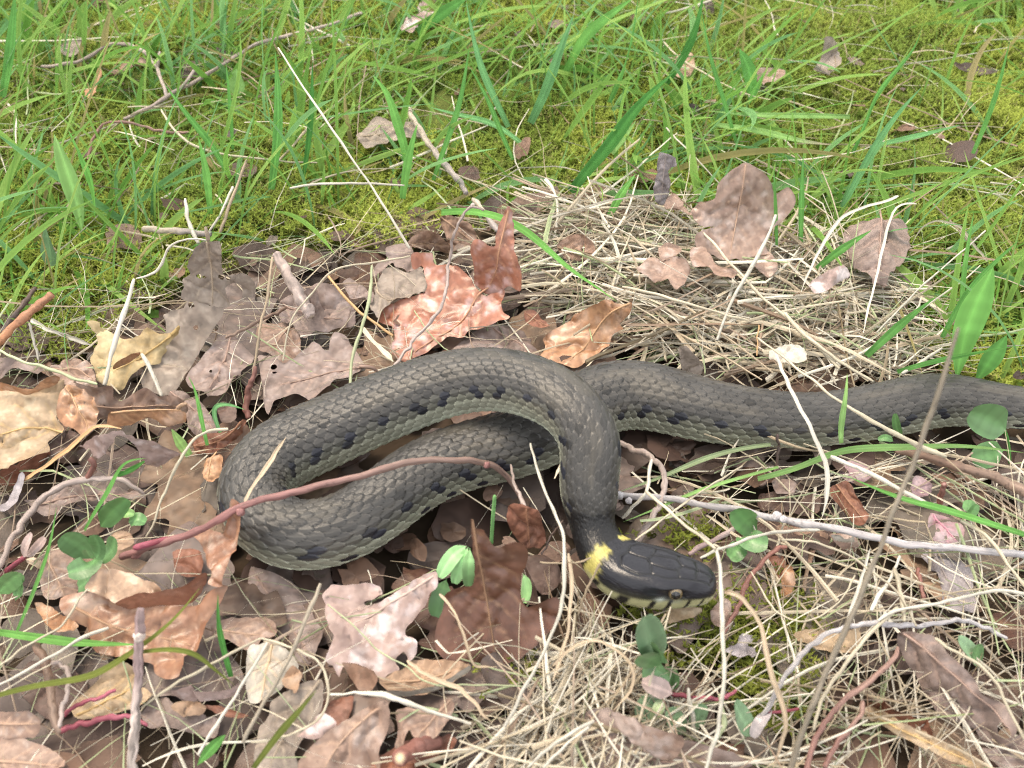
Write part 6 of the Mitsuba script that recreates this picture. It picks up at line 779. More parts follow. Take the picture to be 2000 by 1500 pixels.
def build_moss():
    rng = np.random.default_rng(11)
    pts = []
    for n, lo, hi in ((100000, (-0.42, -0.12), (0.42, 0.42)), (22000, (-0.75, -0.15), (0.75, 0.75))):
        q = rng.uniform(lo, hi, (n, 2))
        pts.append(q)
    q = np.vstack(pts)
    D = lawn(q[:, 0], q[:, 1])
    patch = meshkit.fbm(np.stack([q[:, 0] * 26, q[:, 1] * 26, 0 * q[:, 0]], -1), 3, 81)
    keep = (D > -0.004) & (patch + 0.10 * sstep(0.0, 0.15, q[:, 0]) > 0.21 + 0.10 * rng.uniform(size=len(q)))
    q, patch = q[keep], patch[keep]
    n = len(q)
    B = np.c_[q, cushion(q[:, 0], q[:, 1]) - 0.009]
    hgt = rng.uniform(0.007, 0.0125, n) * (0.65 + 0.8 * sstep(0.35, 0.7, patch))
    nz = meshkit.fbm(np.stack([q[:, 0] * 14, q[:, 1] * 14, 0 * q[:, 0]], -1), 3, 91)
    tone = lerp([0.31, 0.43, 0.10], [0.50, 0.58, 0.135], sstep(0.3, 0.7, nz + 0.6 * np.clip(q[:, 0], -0.2, 0.3)))
    tone = lerp(tone, np.array([0.45, 0.42, 0.20]), (rng.uniform(size=n) < 0.06) * 0.8)
    mesh, C = moss_mesh(rng, B, hgt, tone)
    whole(new_thing('moss_lawn', 'yellow green feathery moss carpeting the lawn behind the snake', 'moss', kind='stuff'), mesh, 'moss_leaf', C, smooth=False)
    names = ['bright moss tuft behind the snake head between the twigs', 'mossy patch below and right of the snake snout', 'small moss cushion near the lower right under straw', 'little green moss sprig beside the straw tangle']
    for poly_, name in zip(MOSS_FRONT, names):
        n = int(Polygon(np.array(poly_) / 1000).area * 3.2e5)
        q = scatter(rng, poly_, n)
        ctr = q.mean(0)
        B = np.c_[q, np.full(n, -0.005)]
        hgt = rng.uniform(0.006, 0.013, n)
        tone = lerp([0.20, 0.25, 0.05], [0.34, 0.38, 0.08], rng.uniform(size=n))
        mesh, C = moss_mesh(rng, B, hgt, tone)
        whole(new_thing('moss_patch', name, 'moss', kind='stuff'), mesh, 'moss_leaf', C, smooth=False)


build_moss()


def ribbons(rng, A, head, length, width, lift, bend, droop, seg, fold=0.25):
    """Blades as folded ribbons from the points A: head = compass direction, lift = how steeply they leave the ground, droop = how much they bow."""
    n = len(A)
    t = np.linspace(0, 1, seg + 1)
    dirs = np.stack([np.cos(head), np.sin(head)], -1)
    el = lift[:, None] - droop[:, None] * t[None]
    yaw = head[:, None] + bend[:, None] * t[None]
    step = length[:, None] / seg
    dx, dy, dz = np.cos(yaw) * np.cos(el), np.sin(yaw) * np.cos(el), np.sin(el)
    P = np.stack([dx, dy, dz], -1) * step[..., None]
    P = A[:, None] + np.concatenate([np.zeros((n, 1, 3)), np.cumsum(P[:, :-1], 1)], 1)
    twist = rng.normal(0, 0.5, (n, 1)) + rng.normal(0, 0.9, (n, 1)) * t[None]
    side = np.stack([-np.sin(yaw), np.cos(yaw), 0 * yaw], -1)
    nrm = np.stack([-np.cos(yaw) * np.sin(el), -np.sin(yaw) * np.sin(el), np.cos(el)], -1)
    sd = side * np.cos(twist)[..., None] + nrm * np.sin(twist)[..., None]
    nn = nrm * np.cos(twist)[..., None] - side * np.sin(twist)[..., None]
    prof = np.clip(0.62 + 0.9 * t, 0, 1) * np.sqrt(np.clip((1 - t) / 0.55, 0.0, 1))
    prof[-1] = 0.03
    w = width[:, None] * prof[None] / 2
    V = np.stack([P - sd * w[..., None], P - nn * (w * fold)[..., None], P + sd * w[..., None]], 2)
    f = grid_faces(seg + 1, 3)
    F = (f[None] + (np.arange(n) * 3 * (seg + 1))[:, None, None]).reshape(-1, 3)
    return V.reshape(-1, 3), F, t


def build_grass():
    rng = np.random.default_rng(5)
    q = rng.uniform((-0.75, -0.16), (0.75, 0.72), (135000, 2))
    D = lawn(q[:, 0], q[:, 1])
    dens = meshkit.fbm(np.stack([q[:, 0] * 13, q[:, 1] * 13, 0 * q[:, 0]], -1), 3, 101) - 0.16 * sstep(0.05, 0.25, q[:, 0]) * sstep(0.32, 0.2, q[:, 1]) + 0.26 * sstep(0.09, 0.16, q[:, 0]) * sstep(0.09, 0.04, D) * (D > 0)
    keep = (D > 0.004) & (rng.uniform(size=len(q)) < 0.02 + 0.24 * sstep(0.38, 0.64, dens + 0.06 * sstep(0.06, -0.10, q[:, 0]) - 0.09 * sstep(0.08, 0.20, q[:, 0]) * sstep(0.05, 0.09, D)))
    q = q[keep]
    n = len(q)
    A = np.c_[q, cushion(q[:, 0], q[:, 1]) - 0.006]
    L = rng.gamma(5, 0.0090, n).clip(0.012, 0.10)
    head = rng.normal(0.7, 1.5, n)
    V, F, t = ribbons(rng, A, head, L, np.where(rng.uniform(size=n) < 0.66, rng.uniform(0.0006, 0.0016, n), rng.uniform(0.0016, 0.0042, n)), rng.uniform(0.25, 1.30, n), rng.normal(0, 0.5, n), rng.uniform(0.05, 1.0, n), 8)
    c0 = lerp([0.155, 0.34, 0.07], [0.36, 0.55, 0.16], rng.uniform(size=n))
    c0 = lerp(c0, np.array([0.20, 0.42, 0.19]), (rng.uniform(size=n) < 0.25) * 0.8)
    dry = rng.uniform(size=n) < 0.09
    c0 = np.where(dry[:, None], lerp([0.42, 0.36, 0.19], [0.32, 0.30, 0.12], rng.uniform(size=n)), c0)
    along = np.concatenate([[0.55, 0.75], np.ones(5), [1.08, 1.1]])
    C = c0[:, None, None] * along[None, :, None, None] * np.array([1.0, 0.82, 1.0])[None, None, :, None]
    whole(new_thing('lawn_grass', 'loose green grass blades growing through the mossy lawn', 'grass', kind='stuff'), (V, F), 'grass_leaf', C.reshape(-1, 3))


build_grass()


def straws(rng, q, z, L, w, flat):
    """Thin dry stems lying about: bent, kinked, four-sided."""
    n, seg = len(q), 9
    head = flat
    el = rng.normal(0, 0.08, n)
    yaw = head[:, None] + np.cumsum(rng.normal(0, 0.055, (n, seg + 1)) + rng.normal(0, 0.055, (n, 1)), 1) + (rng.uniform(size=(n, 1)) < 0.22) * rng.normal(0, 0.8, (n, 1)) * (np.arange(seg + 1) > rng.integers(2, 8, (n, 1)))
    ez = el[:, None] + np.cumsum(rng.normal(0, 0.05, (n, seg + 1)), 1)
    step = L[:, None, None] / seg
    d = np.stack([np.cos(yaw) * np.cos(ez), np.sin(yaw) * np.cos(ez), np.sin(ez)], -1)
    P = np.cumsum(d * step, 1)
    P = P - P.mean(1, keepdims=True) + np.c_[q, z][:, None]
    P[..., 2] = np.maximum(P[..., 2], -0.003)
    sp = resample(np.array(SNAKE_PATH) / 1000.0, n=300)[0]
    ds, at = cKDTree(sp[:, :2]).query(P[..., :2].reshape(-1, 2))
    ok = ((ds - sp[at, 3]).reshape(n, -1) > -0.001).all(1)
    P, d, yaw, w, n = P[ok], d[ok], yaw[ok], w[ok], int(ok.sum())
    side = np.stack([-np.sin(yaw), np.cos(yaw), 0 * yaw], -1)
    nrm = np.cross(d, side)
    tw = rng.uniform(0, 3.1, (n, 1)) + np.cumsum(rng.normal(0, 0.2, (n, seg + 1)), 1)
    a = side * np.cos(tw)[..., None] + nrm * np.sin(tw)[..., None]
    b = nrm * np.cos(tw)[..., None] - side * np.sin(tw)[..., None]
    thick = rng.uniform(0.15, 0.6, n)[:, None, None]
    taper = (1 - 0.55 * np.linspace(0, 1, seg + 1) ** 2)[None, :, None]
    wa, wb = a * w[:, None, None] / 2 * taper, b * (w[:, None, None] / 2 * thick) * taper
    V = np.stack([P + wa, P + wb, P - wa, P - wb], 2)
    f = grid_faces(seg + 1, 4, wrap=True)
    cap = np.array([[0, 1, 2], [0, 2, 3], [seg * 4 + 2, seg * 4 + 1, seg * 4], [seg * 4 + 3, seg * 4 + 2, seg * 4]])
    f = np.vstack([f, cap])
    F = (f[None] + (np.arange(n) * 4 * (seg + 1))[:, None, None]).reshape(-1, 3)
    return V.reshape(-1, 3), F, n


def straw_colors(rng, n, seg, green):
    c = lerp([0.46, 0.41, 0.31], [0.32, 0.255, 0.175], rng.uniform(size=n) ** 1.2)
    c = lerp(c, np.array([0.60, 0.57, 0.49]), (rng.uniform(size=n) < 0.42) * 0.8)
    c = lerp(c, np.array([0.25, 0.33, 0.16]), (rng.uniform(size=n) < green) * 0.8)
    c = lerp(c, np.array([0.20, 0.13, 0.09]), (rng.uniform(size=n) < 0.12) * 0.8)
    c = c * 0.92
    C = c[:, None, None, :] * (0.85 + 0.3 * rng.uniform(size=(n, seg + 1, 1, 1))) * np.array([1.0, 1.05, 1.0, 0.8])[None, None, :, None]
    return C.reshape(-1, 3)


def build_straw():
    rng = np.random.default_rng(23)
    for poly_, n, top, wide, main, spread, green, name, long_ in (
            (STRAW_PILE, 1150, 0.010, (0.0004, 0.0022), 0.30, 0.75, 0.16, 'pale layer of dry cut grass lying behind the snake on the right', 1.35),
            (STRAW_RIGHT, 620, 0.010, (0.0003, 0.0013), 0.1, 1.2, 0.18, 'thin scattered straw over the litter right of the snake head', 1.2),
            (STRAW_TANGLE, 430, 0.013, (0.0003, 0.0017), 1.15, 0.65, 0.06, 'tan tangle of fine dry grass in front of the snake head', 1.25),
            (STRAW_LOOSE, 620, 0.010, (0.0002, 0.0010), 0.5, 1.4, 0.25, 'loose bits of straw strewn among the brown leaves', 1.0),
            (LAWN_ZONE, 520, 0.012, (0.0003, 0.0013), 0.4, 1.2, 0.25, 'dry stems scattered over the mossy lawn', 1.2)):
        q = scatter(rng, poly_, n)
        z = rng.uniform(-0.002, top, n)
        n = len(q)
        V, F, n = straws(rng, q, z, long_ * rng.gamma(4, 0.0105, n).clip(0.012, 0.085), wide[0] + 0.85 * (wide[1] - wide[0]) * rng.uniform(size=n) ** 2, rng.normal(main, spread, n))
        whole(new_thing('straw_litter', name, 'straw', kind='stuff'), (V, F), 'straw', straw_colors(rng, n, 9, green), smooth=False)


build_straw()


# ---------------------------------------------------------------- dead leaves, each a sheet with its own outline, veins, folds and curl
TONES = {  # two ground tones, bloom (copper, rustpink: painted sheen) and its amount, veins
    'mauve': ((0.165, 0.121, 0.106), (0.240, 0.184, 0.164), (0.34, 0.285, 0.28), 0.40, (0.29, 0.20, 0.165)),
    'copper': ((0.200, 0.092, 0.052), (0.285, 0.155, 0.098), (0.46, 0.36, 0.30), 0.75, (0.36, 0.22, 0.14)),
    'taupe': ((0.195, 0.158, 0.132), (0.265, 0.218, 0.182), (0.34, 0.30, 0.26), 0.35, (0.33, 0.265, 0.20)),
    'rustpink': ((0.260, 0.100, 0.060), (0.335, 0.155, 0.105), (0.46, 0.32, 0.31), 0.95, (0.40, 0.22, 0.14)),
    'brown': ((0.180, 0.105, 0.072), (0.250, 0.160, 0.115), (0.32, 0.25, 0.22), 0.30, (0.28, 0.18, 0.12)),
    'pinkbrown': ((0.215, 0.140, 0.108), (0.290, 0.205, 0.165), (0.43, 0.365, 0.34), 0.55, (0.34, 0.23, 0.17)),
    'rust': ((0.175, 0.072, 0.045), (0.235, 0.105, 0.068), (0.28, 0.18, 0.15), 0.25, (0.26, 0.13, 0.08)),
    'glossbrown': ((0.085, 0.035, 0.021), (0.135, 0.062, 0.040), (0.24, 0.16, 0.14), 0.30, (0.22, 0.13, 0.08)),
    'tan': ((0.29, 0.205, 0.125), (0.38, 0.29, 0.20), (0.52, 0.46, 0.34), 0.40, (0.44, 0.30, 0.14)),
    'lightbrown': ((0.270, 0.170, 0.110), (0.355, 0.245, 0.170), (0.42, 0.34, 0.28), 0.40, (0.36, 0.24, 0.16)),
    'orange': ((0.300, 0.150, 0.078), (0.390, 0.225, 0.130), (0.48, 0.37, 0.30), 0.50, (0.42, 0.26, 0.15)),
    'palemauve': ((0.270, 0.190, 0.170), (0.350, 0.265, 0.245), (0.54, 0.48, 0.49), 0.95, (0.42, 0.32, 0.28)),
    'lilac': ((0.230, 0.205, 0.215), (0.300, 0.270, 0.285), (0.40, 0.38, 0.40), 0.40, (0.28, 0.24, 0.24)),
    'cream': ((0.31, 0.275, 0.225), (0.40, 0.365, 0.315), (0.52, 0.50, 0.47), 0.60, (0.48, 0.36, 0.24)),
    'darkbrown': ((0.085, 0.052, 0.042), (0.130, 0.082, 0.066), (0.17, 0.13, 0.12), 0.25, (0.14, 0.09, 0.07)),
    'pink': ((0.27, 0.165, 0.18), (0.32, 0.235, 0.25), (0.42, 0.36, 0.39), 0.60, (0.42, 0.20, 0.26)),
    'gold': ((0.40, 0.30, 0.16), (0.47, 0.38, 0.22), (0.52, 0.46, 0.32), 0.30, (0.40, 0.28, 0.12)),
}


def seg_dist(Q, A):
    """Distance of the points Q (n, 2) to the polyline A, and the place along it (0 to 1)."""
    best, at = np.full(len(Q), 1e9), np.zeros(len(Q))
    for i in range(len(A) - 1):
        d = A[i + 1] - A[i]
        t = np.clip(((Q - A[i]) @ d) / max(d @ d, 1e-12), 0, 1)
        r = np.linalg.norm(Q - A[i] - t[:, None] * d, axis=1)
        at = np.where(r < best, (i + t) / (len(A) - 1), at)
        best = np.minimum(best, r)
    return best, at


def leaf_sheet(outline, midrib, tone, seed, curl=1.0, ragged=1.0, holes=(), fine=1.0):
    rng = np.random.default_rng(seed)
    O = np.array(outline, float)
    R = np.array(midrib, float) if midrib is not None and len(midrib) > 1 else None
    ctr = O.mean(0)
    _, _, vt = np.linalg.svd(O - ctr)
    nrm = vt[2] * (1 if vt[2][2] >= 0 else -1)
    a1 = vt[0]
    a2 = np.cross(nrm, a1)
    fr = np.stack([a1, a2, nrm])
    o = (O - ctr) @ fr.T
    size = np.ptp(o[:, :2], axis=0).max()
    step = np.clip(size / 42, 0.45, 1.15) * fine
    # outline: a rounded run through the points, with fine raggedness
    n = len(o)
    dense = []
    for i in range(n):
        p0, p1, p2, p3 = (o[(i + k - 1) % n, :2] for k in range(4))
        m = max(2, int(np.linalg.norm(p2 - p1) / step))
        t = np.linspace(0, 1, m, endpoint=False)[:, None]
        k = 0.42
        m1, m2 = k * (p2 - p0), k * (p3 - p1)
        dense.append((2 * t**3 - 3 * t**2 + 1) * p1 + (t**3 - 2 * t**2 + t) * m1 + (-2 * t**3 + 3 * t**2) * p2 + (t**3 - t**2) * m2)
    B = np.vstack(dense)
    off = seed * 7.31
    jag = np.stack([meshkit.fbm(np.c_[B * 0.55 + off, np.full(len(B), 3.0 * c)], 3, 7 + c) - 0.5 for c in (0, 1)], -1)
    B = B + jag * 0.9 * ragged
    g = Polygon(B).buffer(0)
    if g.geom_type != 'Polygon':
        g = max(g.geoms, key=lambda x: x.area)
    hr = [((np.array(h[:3]) - ctr) @ fr.T)[:2].tolist() + [h[3]] for h in holes]
    for hx, hy, r in hr:
        ang = np.linspace(0, 6.283, 9)[:-1]
        rr = r * rng.uniform(0.6, 1.3, 8)
        g = g.difference(Polygon(np.c_[hx + rr * np.cos(ang), hy + rr * np.sin(ang)]))
        if g.geom_type != 'Polygon':
            g = max(g.geoms, key=lambda x: x.area)
    rings = [np.array(g.exterior.coords)[:-1]] + [np.array(r.coords)[:-1] for r in g.interiors]
    E = np.vstack([LineRing(r, step) for r in rings])
    lo, hi = E.min(0), E.max(0)
    gx, gy = np.meshgrid(np.arange(lo[0], hi[0], step), np.arange(lo[1], hi[1], step * 0.87), indexing='ij')
    gx = gx + (np.arange(gx.shape[1])[None] % 2) * step / 2
    I = np.c_[gx.ravel(), gy.ravel()] + rng.normal(0, step * 0.12, (gx.size, 2))
    inner = g.buffer(-0.45 * step)
    I = I[shapely.contains_xy(inner, I[:, 0], I[:, 1])]
    Q = np.vstack([E, I])
    tri = Delaunay(Q).simplices
    c = Q[tri].mean(1)
    tri = tri[shapely.contains_xy(g.buffer(0.02), c[:, 0], c[:, 1])]
    # height: through the given points, with folds, waves and curled edges
    ctl, ch = [o[:, :2]], [o[:, 2]]
    r2 = None
    if R is not None:
        r = (R - ctr) @ fr.T
        r2 = r[:, :2]
        ctl.append(r2)
        ch.append(r[:, 2])
    ctl, ch = np.vstack(ctl), np.concatenate(ch)
    h = RBFInterpolator(ctl, ch, kernel='thin_plate_spline', smoothing=2.0 * len(ch))(Q)
    de = shapely.distance(shapely.points(Q), g.exterior)
    P3 = np.c_[Q, np.zeros(len(Q))] + off
    wave = meshkit.fbm(P3 * 0.075, 2, 3) - 0.5
    h = h + curl * 0.085 * size ** 0.75 * 1.6 * wave
    h = h + curl * 1.4 * np.exp(-de / (0.045 * size + 0.5)) * (meshkit.noise(P3 * 0.11, 5) - 0.42) * 2
    h = h + 0.55 * (meshkit.fbm(P3 * 0.55, 3, 8) - 0.5) + 1.5 * curl * (meshkit.fbm(P3 * 0.16, 3, 9) - 0.5)
    crease = np.abs(meshkit.fbm(P3 * 0.10, 2, 10) - 0.5)
    h = h - 1.3 * curl * np.exp(-crease / 0.03)
    vein = np.zeros(len(Q))
    wide = np.zeros(len(Q))
    ribline = None
    rib = np.zeros(len(Q))
    if r2 is not None:
        M, _ = resample(np.c_[r2, np.zeros(len(r2))], n=24)
        M = M[:, :2]
        dm, at = seg_dist(Q, M)
        rib = np.exp(-(dm / (0.55 * (1.15 - 0.7 * at))) ** 2)
        h = h - curl * 0.9 * (1 - np.exp(-dm / 5.0)) * 1.0 + 0.30 * rib
        L = np.linalg.norm(M[-1] - M[0])
        k = int(np.clip(L / 7.5, 3, 8))
        for i in range(k):
            for sgn in (-1, 1):
                j = int((i + 0.35 + 0.3 * (sgn > 0)) / (k + 0.4) * 22)
                d = M[min(j + 1, 23)] - M[max(j - 1, 0)]
                d = d / max(np.linalg.norm(d), 1e-9)
                pr = np.array([-d[1], d[0]]) * sgn
                ln = size * 0.36
                t = np.linspace(0, 1, 5)[:, None]
                V = M[j] + ln * t * (0.70 * d + pr * (0.80 - 0.18 * t)) + rng.normal(0, 0.5, (5, 2)) * t
                dv, av = seg_dist(Q, V)
                vv = np.exp(-(dv / 0.33) ** 2) * (1 - 0.55 * av)
                vein = np.maximum(vein, vv)
                wide = np.maximum(wide, np.exp(-(dv / 1.5) ** 2) * (1 - 0.6 * av))
        broad = np.zeros(len(Q)) + wide
        h = h + 0.14 * vein - 0.75 * curl * broad - 0.10 * np.exp(-de / 1.0)
        Mz = h[cKDTree(Q).query(M)[1]]
        ribline = (ctr + np.c_[M, gaussian_filter1d(Mz, 1.0) + 0.12] @ fr)[:-1]
    c1, c2, bl, amt, vc = TONES[tone]
    n1 = meshkit.fbm(P3 * 0.16, 4, 12)
    n2 = meshkit.fbm(P3 * 0.45, 3, 14)
    n3 = meshkit.fbm(P3 * 1.6, 2, 16)
    C = lerp(c1, c2, sstep(0.30, 0.70, n1 * 0.6 + n2 * 0.4))
    C = lerp(C, bl, amt * sstep(0.50, 0.66, 0.55 * meshkit.fbm(P3 * 0.12, 3, 18) + 0.45 * n2))
    e1, e2, ec = hexcell(P3[:, 0] * 0.55, P3[:, 1] * 0.55)
    net = np.exp(-(e2 - e1) / 0.13)
    h = h + 0.05 * net
    C = C * (0.93 + 0.16 * ec + 0.14 * net)[:, None]
    C = C * (1 - 0.25 * wide * (1 - vein))[:, None]
    C = lerp(C, np.array(vc) * 1.12, 0.75 * vein)
    C = lerp(C, vc, 0.75 * rib)
    C = C * (0.72 + 0.56 * n3)[:, None]
    C = lerp(C, np.array(c1) * 0.62, 0.55 * np.exp(-de / 0.7) * sstep(0.4, 0.6, n2))
    C = lerp(C, np.array([0.03, 0.02, 0.016]), 0.8 * sstep(0.955, 0.97, meshkit.noise(P3 * 0.95, 20)))
    C = lerp(C, np.array(c1) * 0.5, 0.45 * sstep(0.60, 0.70, meshkit.fbm(P3 * 0.22, 3, 24)))
    P = ctr + np.c_[Q, h] @ fr
    return P / 1000.0, tri, C, ribline


def LineRing(r, step):
    r = np.vstack([r, r[:1]])
    d = np.r_[0, np.cumsum(np.linalg.norm(np.diff(r, axis=0), axis=1))]
    s = np.linspace(0, d[-1], max(6, int(d[-1] / step)), endpoint=False)
    return np.c_[np.interp(s, d, r[:, 0]), np.interp(s, d, r[:, 1])]


def tube(P, color, wob=0.06, sides=9, step=0.0008, seed=0, color2=None, square=0.0, cap=None, streak=0.25):
    """A round stem through the rows of P (x, y, z, radius; mm), its thickness and tone uneven, with closed ends."""
    P = np.array(P, float) / 1000.0
    Q, s = resample(P, step=min(step, 0.25 * np.ptp(P[:, :3], axis=0).max()))
    n = len(Q)
    if n < 4:
        Q, s = resample(P, n=4)
        n = 4
    t = np.gradient(Q[:, :3], axis=0)
    t /= np.linalg.norm(t, axis=1, keepdims=True)
    ref = np.array([0.3, -0.5, 0.8])
    a = np.cross(t, ref)
    a /= np.linalg.norm(a, axis=1, keepdims=True)
    b = np.cross(t, a)
    th = np.linspace(0, 2 * np.pi, sides, endpoint=False)
    S, TH = np.meshgrid(s, th, indexing='ij')
    N = np.stack([S * 900, np.cos(TH) * 1.3, np.sin(TH) * 1.3 + seed * 3.7], -1)
    r = Q[:, 3][:, None] * (1 + wob * 3 * (meshkit.fbm(N * [0.35, 1, 1], 3, seed) - 0.5))
    end = np.minimum(1, np.minimum(np.arange(n), np.arange(n)[::-1])[:, None] * 0.5 + 0.78)
    r = r * end
    V = Q[:, None, :3] + a[:, None] * (r * np.cos(TH))[..., None] + b[:, None] * (r * np.sin(TH))[..., None]
    n1 = meshkit.fbm(N * [0.25, 1.2, 1.2], 3, seed + 2)
    n2 = meshkit.noise(N * [1.6, 2.5, 2.5], seed + 4)
    n3 = meshkit.fbm(np.stack([S * 130, np.cos(TH) * 5 + seed, np.sin(TH) * 5], -1), 3, seed + 6)
    u = (s / s[-1])[:, None] * np.ones_like(TH)
    C = lerp(color, color if color2 is None else color2, sstep(0.3, 0.7, u)) * (0.70 + 0.6 * n1 + 2.4 * streak * (n3 - 0.5))[..., None]
    C = lerp(C, np.array(color) * 0.35, 0.7 * sstep(0.80, 0.9, n2))
    V = np.vstack([V.reshape(-1, 3), Q[:1, :3], Q[-1:, :3]])
    C = np.vstack([C.reshape(-1, 3), [C[0, 0] if cap is None else cap], [C[-1, 0] if cap is None else cap]])
    F = grid_faces(n, sides, wrap=True)
    j = np.arange(sides)
    k = (j + 1) % sides
    m = n * sides
    F = np.vstack([F, np.stack([k, j, np.full(sides, m)], -1), np.stack([(n - 1) * sides + j, (n - 1) * sides + k, np.full(sides, m + 1)], -1)])
    return (V, F), C


def build_leaves():
    for i, (name, label, tone, gloss, pieces, stalk) in enumerate(LEAVES):
        key = new_thing(name, label, 'leaf')
        mat = 'glossy_leaf' if gloss else 'dead_leaf'
        single = len(pieces) == 1 and stalk is None and not pieces[0].get('m')
        for j, pc in enumerate(pieces):
            P, F, C, line = leaf_sheet(pc['o'], pc.get('m'), pc.get('t', tone), 100 + 13 * i + j, 1.3 * pc.get('c', 1.0), pc.get('r', 1.0), pc.get('h', ()))
            if single:
                whole(key, (P, F), mat, C)
            else:
                part(key, pc.get('n', 'blade'), (P, F), mat, C)
            if line is not None:
                mesh, C = tube(np.c_[line, np.linspace(0.42, 0.16, len(line)) * (0.8 if name == 'leaf_fragment' else 1.0)], np.array(TONES[pc.get('t', tone)][4]) * 1.05, 0.05, 6, 0.0016, i)
                part(key, 'midrib', mesh, 'bark', C)
        if stalk is not None:
            mesh, C = tube(stalk, np.array(TONES[tone][4]) * 0.9, seed=i)
            part(key, 'stalk', mesh, 'bark', C)


build_leaves()


def build_litter():
    """Crumbled leaf pieces and dark rotting leaf mould under everything in front of the lawn: nobody could count them."""
    rng = np.random.default_rng(77)
    n = 2200
    q = rng.uniform((-0.42, -0.30), (0.42, 0.20), (14000, 2))
    D = lawn(q[:, 0], q[:, 1])
    q = q[D < 0.008][:n]
    lq = rng.uniform((-0.42, -0.05), (0.42, 0.45), (1500, 2))
    lq = lq[lawn(lq[:, 0], lq[:, 1]) > 0][:170]
    sp = resample(np.array(SNAKE_PATH) / 1000.0, n=300)[0]
    by = sp[rng.integers(0, 285, 110)]
    ang = rng.uniform(-2.7, -0.4, len(by))
    off = by[:, 3] * rng.uniform(1.0, 1.35, len(by)) + 0.003
    bq = by[:, :2] + np.c_[np.cos(ang), np.sin(ang)] * off[:, None]
    bd, _ = cKDTree(sp[:, :2]).query(bq)
    bk = (bd > by[:, 3] * 0.9) & (by[:, 2] < 0.016)
    bq = bq[bk]
    nl, nb = len(lq), len(bq)
    q = np.vstack([q, lq, bq])
    n = len(q)
    k, rings = 14, 3
    th = np.linspace(0, 2 * np.pi, k, endpoint=False)
    size = rng.gamma(4, 0.0017, n).clip(0.003, 0.015)
    rad = 1 + 0.42 * np.cumsum(rng.normal(0, 0.35, (n, k)), 1) * 0.5
    rad = (rad - rad.mean(1, keepdims=True)) + 1
    rad = np.clip(rad + 0.08 * rng.normal(size=(n, k)), 0.45, 1.6)
    asp = rng.uniform(0.4, 1.0, n)
    V, C = [], []
    tones = np.array([TONES[t][0] for t in ('mauve', 'brown', 'darkbrown', 'taupe', 'brown', 'pinkbrown', 'darkbrown')])
    base = tones[rng.integers(0, len(tones), n)] * rng.uniform(0.35, 0.95, (n, 1))
    rot = rng.uniform(0, 6.28, n)
    tx, ty = rng.normal(0, 0.35, n), rng.normal(-0.1, 0.35, n)
    kx, ky = rng.normal(0, 22, n), rng.normal(0, 22, n)
    z0 = rng.uniform(-0.008, 0.003, n)
    rise = np.full(n, 0.0)
    rise[-nb - nl:-nb] = cushion(lq[:, 0], lq[:, 1]) + 0.006
    rise[-nb:] = rng.uniform(0.002, 0.007, nb)
    size[-nb - nl:-nb] *= 0.6
    for r in (0.0, 0.5, 1.0):
        rr = (size[:, None] * rad * r if r else np.zeros((n, k)))
        x, y = rr * np.cos(th), rr * np.sin(th) * asp[:, None]
        z = kx[:, None] * x * x + ky[:, None] * y * y + tx[:, None] * x + ty[:, None] * y + 0.0006 * rng.normal(size=(n, k)) * (r > 0)
        X = x * np.cos(rot)[:, None] - y * np.sin(rot)[:, None] + q[:, :1]
        Y = x * np.sin(rot)[:, None] + y * np.cos(rot)[:, None] + q[:, 1:]
        V.append(np.stack([X, Y, rise[:, None] - 0.0105 + 0.012 * np.tanh((z + z0[:, None] + 0.0105) / 0.012)], -1))
        C.append(np.broadcast_to(base[:, None], (n, k, 3)) * (rng.uniform(0.75, 1.2, (n, k, 1)) if r else 1.0))
    V, C = np.stack(V, 1), np.stack(C, 1)
    f = grid_faces(rings, k, wrap=True)
    F = (f[None] + (np.arange(n) * rings * k)[:, None, None]).reshape(-1, 3)
    whole(new_thing('leaf_litter', 'crumbled brown leaf pieces and leaf mould under the snake', 'leaf litter', kind='stuff'), (V.reshape(-1, 3), F), 'dead_leaf', C.reshape(-1, 3))

    # whole brown oak leaves of the under layer, lobed, lying every way
    V, F, C, at = [], [], [], 0
    spots = rng.uniform((-0.33, -0.22), (0.30, 0.12), (900, 2))
    spots = spots[lawn(spots[:, 0], spots[:, 1]) < -0.006]
    kinds = ['mauve', 'taupe', 'brown', 'pinkbrown', 'lightbrown', 'glossbrown', 'mauve', 'darkbrown']
    for i, (x, y) in enumerate(spots[:105]):
        ln, wd = rng.uniform(32, 62), rng.uniform(0.24, 0.36)
        lob = rng.integers(3, 5)
        o = []
        for sg in (1, -1):
            for j in range(2 * lob + 1):
                u = (j + 0.7) / (2 * lob + 1.2)
                r = wd * ln * np.sin(np.pi * u ** 0.85) ** 0.6 * (1.0 if j % 2 else 0.5) * rng.uniform(0.8, 1.2)
                o.append((u * ln + (0.10 * ln if j % 2 else 0) - ln / 2, sg * r))
            if sg == 1:
                first, o = o, []
        o = np.array([(-ln / 2, 0.0)] + first + [(ln / 2, 0.0)] + o[::-1])
        a, tx, ty = rng.uniform(0, 6.28), rng.normal(0, 0.14), rng.normal(-0.04, 0.14)
        z = o[:, 0] * tx + o[:, 1] * ty + rng.normal(0, 0.8, len(o)) + 0.004 * rng.uniform(-1, 1) * o[:, 1] ** 2
        z0 = rng.uniform(-3, 3.0)
        R = np.array([[np.cos(a), -np.sin(a)], [np.sin(a), np.cos(a)]])
        P3 = np.c_[o @ R.T + np.array([x, y]) * 1000, np.minimum(z + z0, 6.0)]
        M = np.array([(-ln / 2, 0), (0, rng.normal(0, 1.0)), (ln / 2, 0)])
        M3 = np.c_[M @ R.T + np.array([x, y]) * 1000, M[:, 0] * tx + z0]
